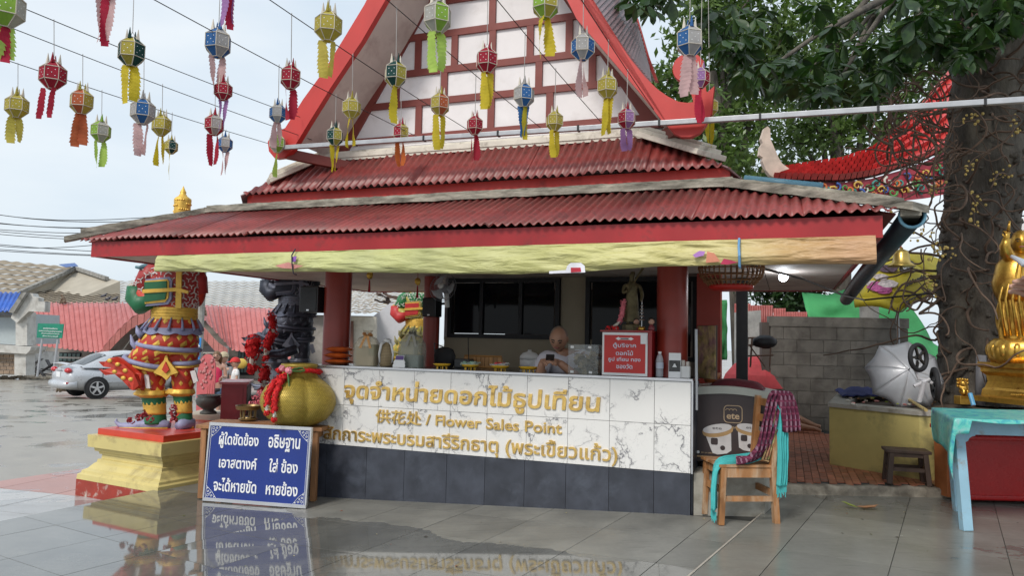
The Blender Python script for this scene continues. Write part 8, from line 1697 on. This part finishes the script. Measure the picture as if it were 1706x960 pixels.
mb=MB(Matrix.Translation(c));mb.smooth=True;mb.lathe([(.19,-.075),(.185,-.105),(.15,-.12),(0,-.12)],n=30);mb.build('red_bottom',pm('lacquer_red',(.5,.02,.015),.4),ls_);mb=MB(Matrix.Translation(c));mb.tube([(0,0,-.1),(0,0,2.14-c.z)],.005,5);mb.build('cord',BLACKP,ls_)
c=aty(1502,444,6.7);o=thing('brass_bell','brass bell hanging on a red cord below the gutter end','bell',c);kk=6.7/FPX;mb=MB(Matrix.Translation(c));mb.smooth=True;mb.lathe([(22*kk,0),(21*kk,1.5*kk),(14*kk,7*kk),(12*kk,20*kk),(10*kk,26*kk),(3*kk,29*kk),(2.5*kk,32*kk)],n=28);mb.build('bell',pm('bell_brass',(.5,.35,.1),.3,metal=.85,var=.2),o);mb=MB(Matrix.Translation(c));mb.tube([(0,0,31*kk),(-.03,0,48*kk)],.007,6);mb.build('cord',pm('cord_red',(.4,.02,.02),.7),o);mb=MB(Matrix.Translation(c));mb.tube([(0,0,8*kk),(0,0,-5*kk)],[.004,.014],8);mb.build('clapper',BRZ,o)
# yellow umbrella
uy=thing('yellow_umbrella','yellow market umbrella with ice cream picture and Thai lettering under the right eave','umbrella',aty(1500,520,10.2));YU=pm('umbrella_yellow',(.62,.5,.03),.6,var=.1,bump=.1);AP_=aty(1492,425,10.1)
rim=[aty(1418,470,10.6),aty(1424,498,9.9),aty(1496,506,9.4),aty(1560,476,9.7),aty(1592,446,10.3),aty(1560,440,10.9),aty(1490,446,11.1)]
for i in range(7):
    a,b=rim[i],rim[(i+1) % 7];mb=MB();mb.smooth=True;mb.grid(6,6,lambda u,v: AP_.lerp(a.lerp(b,u)+Vector((0,0,.05*math.sin(u*PI))),v)+Vector((0,0,.08*math.sin(v*PI))));mb.build('canopy_panel',YU,uy,thick=.004)
    mb=MB();mb.smooth=True;mb.grid(6,2,lambda u,v: a.lerp(b,u)+Vector((0,0,.05*math.sin(u*PI)-.12*v)));mb.build('valance',YU,uy,thick=.004)
mb=MB();mb.tube([AP_,Vector((AP_.x+.05,AP_.y,.1))],.02,8);mb.build('pole',STEELG,uy)
def upt(a,b,u,v): return AP_.lerp(a.lerp(b,u)+Vector((0,0,.05*math.sin(u*PI))),v)+Vector((0,0,.08*math.sin(v*PI)))+Vector((0,-.03,.01))
a,b=rim[2],rim[3];ctr=upt(a,b,.45,.52);ax_=(b-a).normalized();ay_=(AP_-(a+b)/2).normalized()
mb=MB();e=[(.15*math.cos(k*PI/10),.1*math.sin(k*PI/10)) for k in range(20)];mb.prism(e,ctr,ax_,ay_,ax_.cross(ay_)*.01);mb.build('logo_oval',BRN,uy);text('logo_lettering','ete',WHT,uy,ctr,ax_,ay_,width=.2,height=.09,ext=.02,off=.02)
text('umbrella_lettering','เอเต้ ไอศกรีม',BRN,uy,upt(a,b,.5,.84),ax_,ay_,width=.4,height=.075,ext=.02,off=.01)
va=(a+b)/2-Vector((0,.02,.05));mb=MB();mb.prism([(-.25,-.05),(.25,-.05),(.25,.04),(-.25,.04)],va,ax_,(0,0,1),Vector((0,.006,0)));mb.build('number_band',BRN,uy);text('umbrella_lettering','063-077-4444',YU,uy,va-Vector((0,.004,.003)),ax_,(0,0,1),width=.36,height=.05,ext=.008)
a,b=rim[1],rim[2];PU1=pm('print_dark',(.1,.05,.08),.6,var=.5,vs=30);PU2=pm('print_pink',(.45,.08,.25),.6,var=.6,vs=25);PU3=pm('print_white',(.6,.52,.5),.6,var=.4,vs=25)
for u_,v_,r_,mm_ in ((.55,.5,.13,PU1),(.5,.85,.17,PU2),(.28,.8,.1,PU3),(.7,.78,.13,PU3),(.42,.68,.1,PU3),(.62,.9,.11,PU2)):
    mb=MB();cc=upt(a,b,u_,v_);axx=(b-a).normalized();ayy=(AP_-(a+b)/2).normalized();mb.prism([(r_*math.cos(k*PI/8)*(1+.15*math.sin(k*2.3)),r_*.6*math.sin(k*PI/8)) for k in range(16)],cc,axx,ayy,axx.cross(ayy)*.006*(1+u_));mb.build('ice_cream_print',mm_,uy)
# green tarpaulin, red fence and clutter behind
GT=pm('green_tarp',(.05,.3,.1),.7,var=.25,vs=2,bump=.3,bs=8,bd=.03,world=True)
gtp=thing('green_tarpaulin','bright green tarpaulin stretched behind the block wall','tarpaulin',aty(1450,600,15));P1=[(1336,488),(1380,492),(1420,478),(1470,470),(1510,500),(1556,572),(1600,600)];P2=[(1352,560),(1390,575),(1420,590),(1470,600),(1510,610),(1540,620),(1590,640)]
mb=MB();mb.smooth=True;mb.grid(50,16,lambda u,v: aty(*pl2(P1,u),15).lerp(aty(*pl2(P2,u),14.2),v)+Vector((0,.25*noise.noise(Vector((u*5,v*3,1))),0)));mb.build('sheet',GT,gtp,thick=.01)
mb=MB();mb.smooth=True;mb.grid(8,16,lambda u,v: aty(1193+u*18,500+100*v,13)+Vector((0,.1*noise.noise(Vector((u*5,v*5,7))),0)));mb.build('sheet',GT,gtp,thick=.01)
rfn=thing('red_fence','red corrugated metal fence seen below the right soffit','fence',aty(1260,560,14));
for i,(x0,x1,y0,y1) in enumerate(((1224,1250,506,585),(1251,1288,509,560),(1289,1308,514,600),(1309,1345,520,600))):
    mb=MB();mb.smooth=True;mb.grid(60,2,lambda u,v: aty(x0+(x1-x0)*u,y0+(y1-y0)*v,14)+Vector((0,.02*math.sin(u*(x1-x0)*1.6),0)));mb.build('fence_sheet',CORR2,rfn,thick=.01)
o=thing('gate_pillar','pale weathered square gate pillar in front of the red fence','pillar',aty(1255,600,13.5));slabpx([(1233,520),(1268,517),(1268,610),(1233,610)],13.5,.35,'shaft',pm('pillar_white',(.45,.44,.42),.9,dirt=(.2,.2,.19),dirt_amt=.8,ds=3,var=.2),o)
o=thing('metal_gate','thin rusty metal gate frame with vertical bars beside the freezer','gate',aty(1250,610,11));RST=pm('rusty_tube',(.12,.07,.05),.7)
for x in (1232,1239,1246,1253,1285): mb=MB();mb.tube([aty(x-3,612,11),aty(x,562,11)],.014,6);mb.build('bar',RST,o)
for y in (562,574,592): mb=MB();mb.tube([aty(1230,y+2,11),aty(1288,y,11)],.014,6);mb.build('rail',RST,o)
mb=MB();mb.tube([aty(1248,575,11),aty(1275,612,11)],.01,6);mb.build('brace',RST,o)
mb=MB();mb.smooth=True;c=aty(1274,570,10.6);mb.ball(c,.18,14,(1,.5,.55),jit=.08);o=mb.build('black_bundle',pm('black_bag_m',(.015,.015,.02),.5));tag(o,'black plastic bundle hung on the rusty gate','bag')
c=aty(1262,645,12);mb=MB(Matrix.Translation(c));mb.lathe([(.6,0),(.52,.2),(.38,.36),(.2,.46),(.03,.5)],n=32,fn=lambda a,i: 1-.06*abs(math.sin(a*4)),sy=.8);o=mb.build('red_parasol',pm('pink_red_m',(.6,.07,.08),.7,var=.15,bump=.2));tag(o,'low pink red parasol spread behind the rusty gate','parasol')

# small debris on the wet floor
db=thing('floor_debris','few scattered petals, leaf bits and cigarette ends on the wet floor in front','debris',(0,5,0));DBM=[pm('debris_%d' % i,c,.7) for i,c in enumerate(((.28,.1,.06),(.05,.04,.03),(.4,.36,.22),(.12,.14,.04)))]
for i in range(70):
    x,y=random.uniform(-2.8,4.2),random.uniform(3.4,7.0);r_=(Vector((x,y,0))-E2a).dot(n2) > 0
    if (Vector((x,y,0))-KO).dot(KB) > -.1 and x < 2.3: continue
    z=(.016 if r_ else zf(x,y))+.002;a=random.random()*6;s=random.uniform(.006,.02);d=Vector((math.cos(a),math.sin(a),0));e_=Vector((-d.y,d.x,0));c=Vector((x,y,z));mb=MB();mb.add([c-d*s,c-e_*s*.5+Vector((0,0,s*.2)),c+d*s,c+e_*s*.45+Vector((0,0,s*.35))],[(0,1,2),(0,2,3)]);mb.build('bit',DBM[i % 4],db)
# ================================================================ hanging paper lanterns
LC={}
def lmat(k):
    if k not in LC:
        c=dict(Y=(.52,.44,.08),G=(.3,.5,.07),W=(.5,.48,.46),R=(.42,.018,.045),B=(.04,.16,.42),D=(.012,.07,.065),O=(.52,.13,.05),V=(.38,.2,.45),P=(.62,.42,.42),T=(.62,.5,.03),E=(.42,.62,.12),N=(.62,.17,.04),C=(.5,.02,.06))[k]
        m,t,p,n,l=newmat('paper_'+k);v=obco(n,l);a=nnoise(n,l,v,12,3);cc=nramp(n,l,a.outputs[0],[(.3,[x*.82 for x in c]),(.7,[min(1,x*1.12) for x in c])]).outputs[0];l.new(cc,p.inputs['Base Color']);p.inputs['Roughness'].default_value=.8
        tr=n.new('ShaderNodeBsdfTranslucent');l.new(cc,tr.inputs[0]);ms_=n.new('ShaderNodeMixShader');ms_.inputs[0].default_value=.38;l.new(p.outputs[0],ms_.inputs[1]);l.new(tr.outputs[0],ms_.inputs[2]);l.new(ms_.outputs[0],n['Material Output'].inputs[0]);LC[k]=m
    return LC[k]
LW=pm('lantern_tape',(.55,.5,.42),.6,bump=0);STR=pm('string',(.4,.38,.36),.8,bump=0)
CNAME=dict(Y='yellow',G='light green',W='white',R='crimson',B='blue',D='dark green',O='orange',V='violet',P='pale pink',T='bright yellow',E='lime green',N='vivid orange',C='red')
def lantern(px,py,wpx,tail_y,cols_,tailc,Y,label,top=None,tails=2,tip=None,rot=0,sidetails=False):
    u=Y/FPX;c=aty(px,py,Y);r=wpx/2*u;o=thing('paper_lantern',label,'lantern',c,rot,'paper lanterns hung on wires');M=Matrix.Translation(c) @ Matrix.Rotation(rot,4,'Z');n=6
    lv_=[(r*.32,r*1.18),(r*.98,r*.62),(r*.98,-r*.42),(r*.36,-r*1.05)]
    P=[[Vector((math.cos(2*PI*(k+.5)/n)*q,math.sin(2*PI*(k+.5)/n)*q,z)) for k in range(n)] for q,z in lv_]
    for ci,key in enumerate(cols_ if len(set(cols_)) > 1 else cols_[:1]):
        mb=MB(M)
        for k in range(n):
            if len(set(cols_)) > 1 and k % 2 != ci: continue
            k2=(k+1) % n
            for j in range(3): mb.add([P[j][k],P[j][k2],P[j+1][k2],P[j+1][k]],[(0,1,2,3)])
        mb.build('paper_shade',lmat(key),o)
    mb=MB(M);w_=r*.035
    for k in range(n):
        for j in range(3): mb.tube([P[j][k]*1.01,P[j+1][k]*1.01],w_,4)
        for j in range(4): mb.tube([P[j][k]*1.01,P[j][(k+1) % n]*1.01],w_,4)
    mb.build('frame_tape',LW,o)
    mb=MB(M)                                                     # little punched dots
    for k in range(n):
        a,b=P[1][k],P[2][(k+1) % n];ce=(P[1][k]+P[1][(k+1) % n]+P[2][k]+P[2][(k+1) % n])/4;nr=Vector((ce.x,ce.y,0)).normalized();tx=(P[1][(k+1) % n]-P[1][k]).normalized()
        for dx,dz in ((0,0),(.25,.25),(-.25,.25),(.25,-.25),(-.25,-.25)): q=ce+nr*r*.02+tx*dx*r+Vector((0,0,dz*r));mb.add([q+tx*r*.045,q+Vector((0,0,r*.045)),q-tx*r*.045,q-Vector((0,0,r*.045))],[(0,1,2,3)])
    mb.build('paper_dots',WHT,o,kind='stuff')
    for k in range(4):                                             # pointed ears on top
        a=k*PI/2+.4;b0=Vector((math.cos(a)*r*.42,math.sin(a)*r*.42,r*1.05));mb=MB(M);mb.tube([b0,b0+Vector((math.cos(a)*r*.02,math.sin(a)*r*.02,r*.85))],[r*.17,r*.02],4);mb.build('ear',lmat(cols_[k % len(cols_)]) if k % 2 else LW,o)
    zt=-r*1.0;zb_=(py-tail_y)*u                               # fringed tails
    L_=zt-zb_
    def tail(x0,y0,wd,L2,mt,ph):
        nseg=max(7,int(L2/(r*.3)));vs=[];fs=[]
        for i in range(nseg+1):
            v=i/nseg;ww=wd*(.72+.28*math.sin(min(1,v*1.4)*PI*.6)) if v < .93 else wd*.55;sw=.12*r*math.sin(v*3+ph)+.03*r*math.sin(v*11+ph);a=ph*.3+.5*math.sin(v*2.2+ph)
            cx=x0+sw;cy=y0+.08*r*math.cos(v*4+ph);z=zt-L2*v;d=Vector((math.cos(a),math.sin(a),0));c_=Vector((cx,cy,z));vs += [c_-d*ww/2,c_+d*ww/2]
        q=MB(M);q.add(vs,[(2*i,2*i+1,2*i+3,2*i+2) for i in range(nseg)])
        for i in range(nseg):                                      # serrated edges
            for sgn,ix in ((-1,0),(1,1)):
                a0,a1=vs[2*i+ix],vs[2*i+2+ix];mid=(vs[2*i]+vs[2*i+1])/2;out_=(a0-mid).normalized()*wd*.16;q.add([a0,a0.lerp(a1,.85)+out_-Vector((0,0,r*.05)),a1],[(0,1,2)])
        tb_=q.build('tail',mt,o,smooth=False)
    if sidetails:
        tail(-r*.75,-.2*r,r*.42,L_,lmat(tailc),.5);tail(r*.25,-.3*r,r*.38,L_*.97,lmat(tailc),1.5)
    else:
        k=tails
        for i in range(k): tail((i-(k-1)/2)*r*.5,-.15*r+.3*r*(i % 2),r*.72,L_*(1-.06*(i % 2)),lmat(tailc),i*2.1+px*.1)
    if tip: tail(.2*r,0,r*.5,L_*1.06,lmat(tip),3) 
    if top is not None:
        q=aty(top[0],top[1],Y);mb=MB();mb.tube([c+Vector((0,0,r*1.6)),q],.0028,4);mb.tube([c+Vector((-r*.3,0,r*1.1)),c+Vector((0,0,r*1.7)),c+Vector((r*.3,0,r*1.1))],.0024,4);mb.build('hanging_string',STR,o)
    return o
# wires: (points in the photo at the left / right ends, distances)
WIRES=dict(A=((-60,-28,4.3),(500,195,7.4)),B=((-60,15,4.9),(520,233,7.6)),C=((-60,76,5.3),(478,248,8.2)),D=((200,-32,4.2),(700,230,7.2)),E=((360,-62,4.2),(800,229,7.0)),F_=((560,-75,4.3),(905,216,6.75)),G_=((760,-85,4.3),(1010,213,6.6)),H_=((900,-110,4.3),(1104,204,6.4)))
def wire_at(k,x):
    (x0,y0,Y0),(x1,y1,Y1)=WIRES[k];A,B=aty(x0,y0,Y0),aty(x1,y1,Y1);lo_,hi_=0,1
    for _ in range(40):
        m_=(lo_+hi_)/2;p=A.lerp(B,m_);px=853+FPX*((_q.transposed() @ (p-Vector((0,0,CAMZ)))).x)/(-(_q.transposed() @ (p-Vector((0,0,CAMZ)))).z)
        if px < x: lo_=m_
        else: hi_=m_
    p=A.lerp(B,lo_);q=_q.transposed() @ (p-Vector((0,0,CAMZ)));return p,480-FPX*q.y/(-q.z)
ordn={'A': 'topmost of the three wires at the left','B': 'middle of the three wires at the left','C': 'lowest of the three wires at the left','D': 'wire crossing the left barge board','E': 'wire above the yellow lanterns left of the gable','F_': 'wire ending at the middle of the steel bar','G_': 'wire crossing the right half of the gable','H_': 'wire ending at the right end of the gable wall'}
for k,(a,b) in WIRES.items():
    A,B=aty(a[0],a[1],a[2]),aty(b[0],b[1],b[2]);mb=MB();mb.tube([A+(A-B)*.15]+[A.lerp(B,j/10)-Vector((0,0,.02*math.sin(j/10*PI))) for j in range(11)],.0034,5);o=mb.build('lantern_wire',DARKM);tag(o,'thin dark '+ordn[k],'wire','wires carrying the lanterns')
# px, py, width, tail bottom, shade colours, tail colour, wire or distance, extra
LN=[(8,15,58,104,'GW','E',4.2,'big light green and white lantern cut by the left edge, lime tail',dict(tip='C',top=(10,-30))),
 (88,127,40,202,'RR','R','A','all crimson lantern at far left with two narrow side tails',dict(sidetails=True)),
 (28,178,34,241,'YY','Y','C','leftmost all yellow lantern, low beside the crimson one',{}),
 (136,171,36,247,'OY','O','B','orange and yellow lantern with orange tails at the left',{}),
 (168,220,30,282,'WG','E','C','small white and light green lantern with lime tail at left',{}),
 (176,-32,50,78,'WP','P',4.3,'lantern above the top edge showing only its pale pink and red tail',dict(tip='C',top=(176,-90))),
 (219,88,42,176,'YD','T',4.9,'yellow and dark green lantern with bright yellow tail, upper left',dict(top=(224,-40))),
 (238,187,37,263,'BW','P','A','blue and white lantern with pink tail between two yellow ones at left',{}),
 (269,210,30,278,'YY','T','B','all yellow lantern right of the blue one at left',{}),
 (285,245,21,301,'DY','T','C','tiny dark green and yellow lantern, low at left',dict(tails=1)),
 (363,73,42,162,'WB','P',4.9,'large white and blue lantern with broad pale pink tail, upper left',dict(top=(368,-50))),
 (372,152,28,222,'RR','V','D','crimson lantern with violet tail half hidden behind a pink tail',{}),
 (357,209,30,279,'WR','R','A','white and crimson lantern with crimson tail left of a small blue one',{}),
 (375,241,23,294,'WB','P','C','small white and blue lantern with pale pink tail below the violet tail',{}),
 (384,-60,44,50,'VR','V',4.4,'lantern above the top edge showing only its violet and red tails',dict(tip='C',top=(388,-120))),
 (547,45,44,135,'YY','Y',4.8,'large all yellow lantern high left of the gable',dict(top=(552,-60))),
 (484,130,34,204,'RR','R','E','all crimson lantern just left of the red barge board',{}),
 (463,190,27,248,'WB','P','D','white and blue lantern with pink tail at the left barge end',{}),
 (462,240,26,297,'GW','E',7.4,'light green and white lantern with thin lime tail at the left barge tip',dict(tails=1,top=(455,178))),
 (586,181,30,248,'YY','T','E','all yellow lantern in front of the left gable soffit',{}),
 (558,228,27,289,'YD','T','D','dark green and yellow lantern near the left end of the steel bar',{}),
 (659,125,37,209,'YD','T','F_','dark green and yellow lantern at the left slope of the gable wall',dict(tails=1)),
 (668,222,27,280,'YR','N',7.0,'yellow and crimson lantern with vivid orange tail below the dark green one',dict(top=(668,158))),
 (729,30,46,126,'GW','E',4.6,'big light green and white lantern with lime tail before the gable',dict(top=(728,-60))),
 (733,175,32,253,'OY','T','F_','orange and yellow lantern with bright yellow tail before the gable',{}),
 (811,102,36,187,'RR','T',5.3,'crimson lantern with yellow tail at the gable centre',dict(top=(813,-60))),
 (791,210,27,271,'RR','R','F_','small all crimson lantern in front of the steel bar centre',{}),
 (909,6,46,102,'YG','T',4.6,'big yellow and light green lantern cut by the top edge',dict(top=(909,-80))),
 (873,160,34,232,'BW','B','G_','blue and white lantern with blue tail before the gable',dict(tip='T')),
 (924,203,28,265,'YY','T','G_','small all yellow lantern before the gable right of the blue tail',{}),
 (971,80,38,167,'BW','P',5.2,'white and blue lantern with pale pink tail on the right of the gable',dict(top=(973,-60))),
 (1012,146,34,229,'YY','T','H_','all yellow lantern at the right slope of the gable wall',{}),
 (1044,199,30,254,'VR','V','H_','violet and crimson lantern with violet tail above the cornice',{}),
 (1149,70,44,165,'WB','P',4.9,'large white and blue lantern with pink tail right of the gable',dict(top=(1151,-60))),
 (1167,131,30,209,'RV','C',5.8,'violet and crimson lantern with red tail at the right barge end',dict(top=(1170,-30))),
 (1182,180,28,257,'YY','T',6.3,'rightmost all yellow lantern beside the right barge spike',dict(top=(1180,-20)))]
for i,(px,py,wp_,ty,cc,tc_,wr,lb,ex) in enumerate(LN):
    ex=dict(ex)
    if isinstance(wr,str): p,yy=wire_at(wr,px+2);Yd=p.y;ex.setdefault('top',(px+2,yy))
    else: Yd=wr
    lantern(px,py,wp_*1.04,ty,list(cc),tc_,Yd,lb,rot=random.uniform(-.4,.4),**ex)
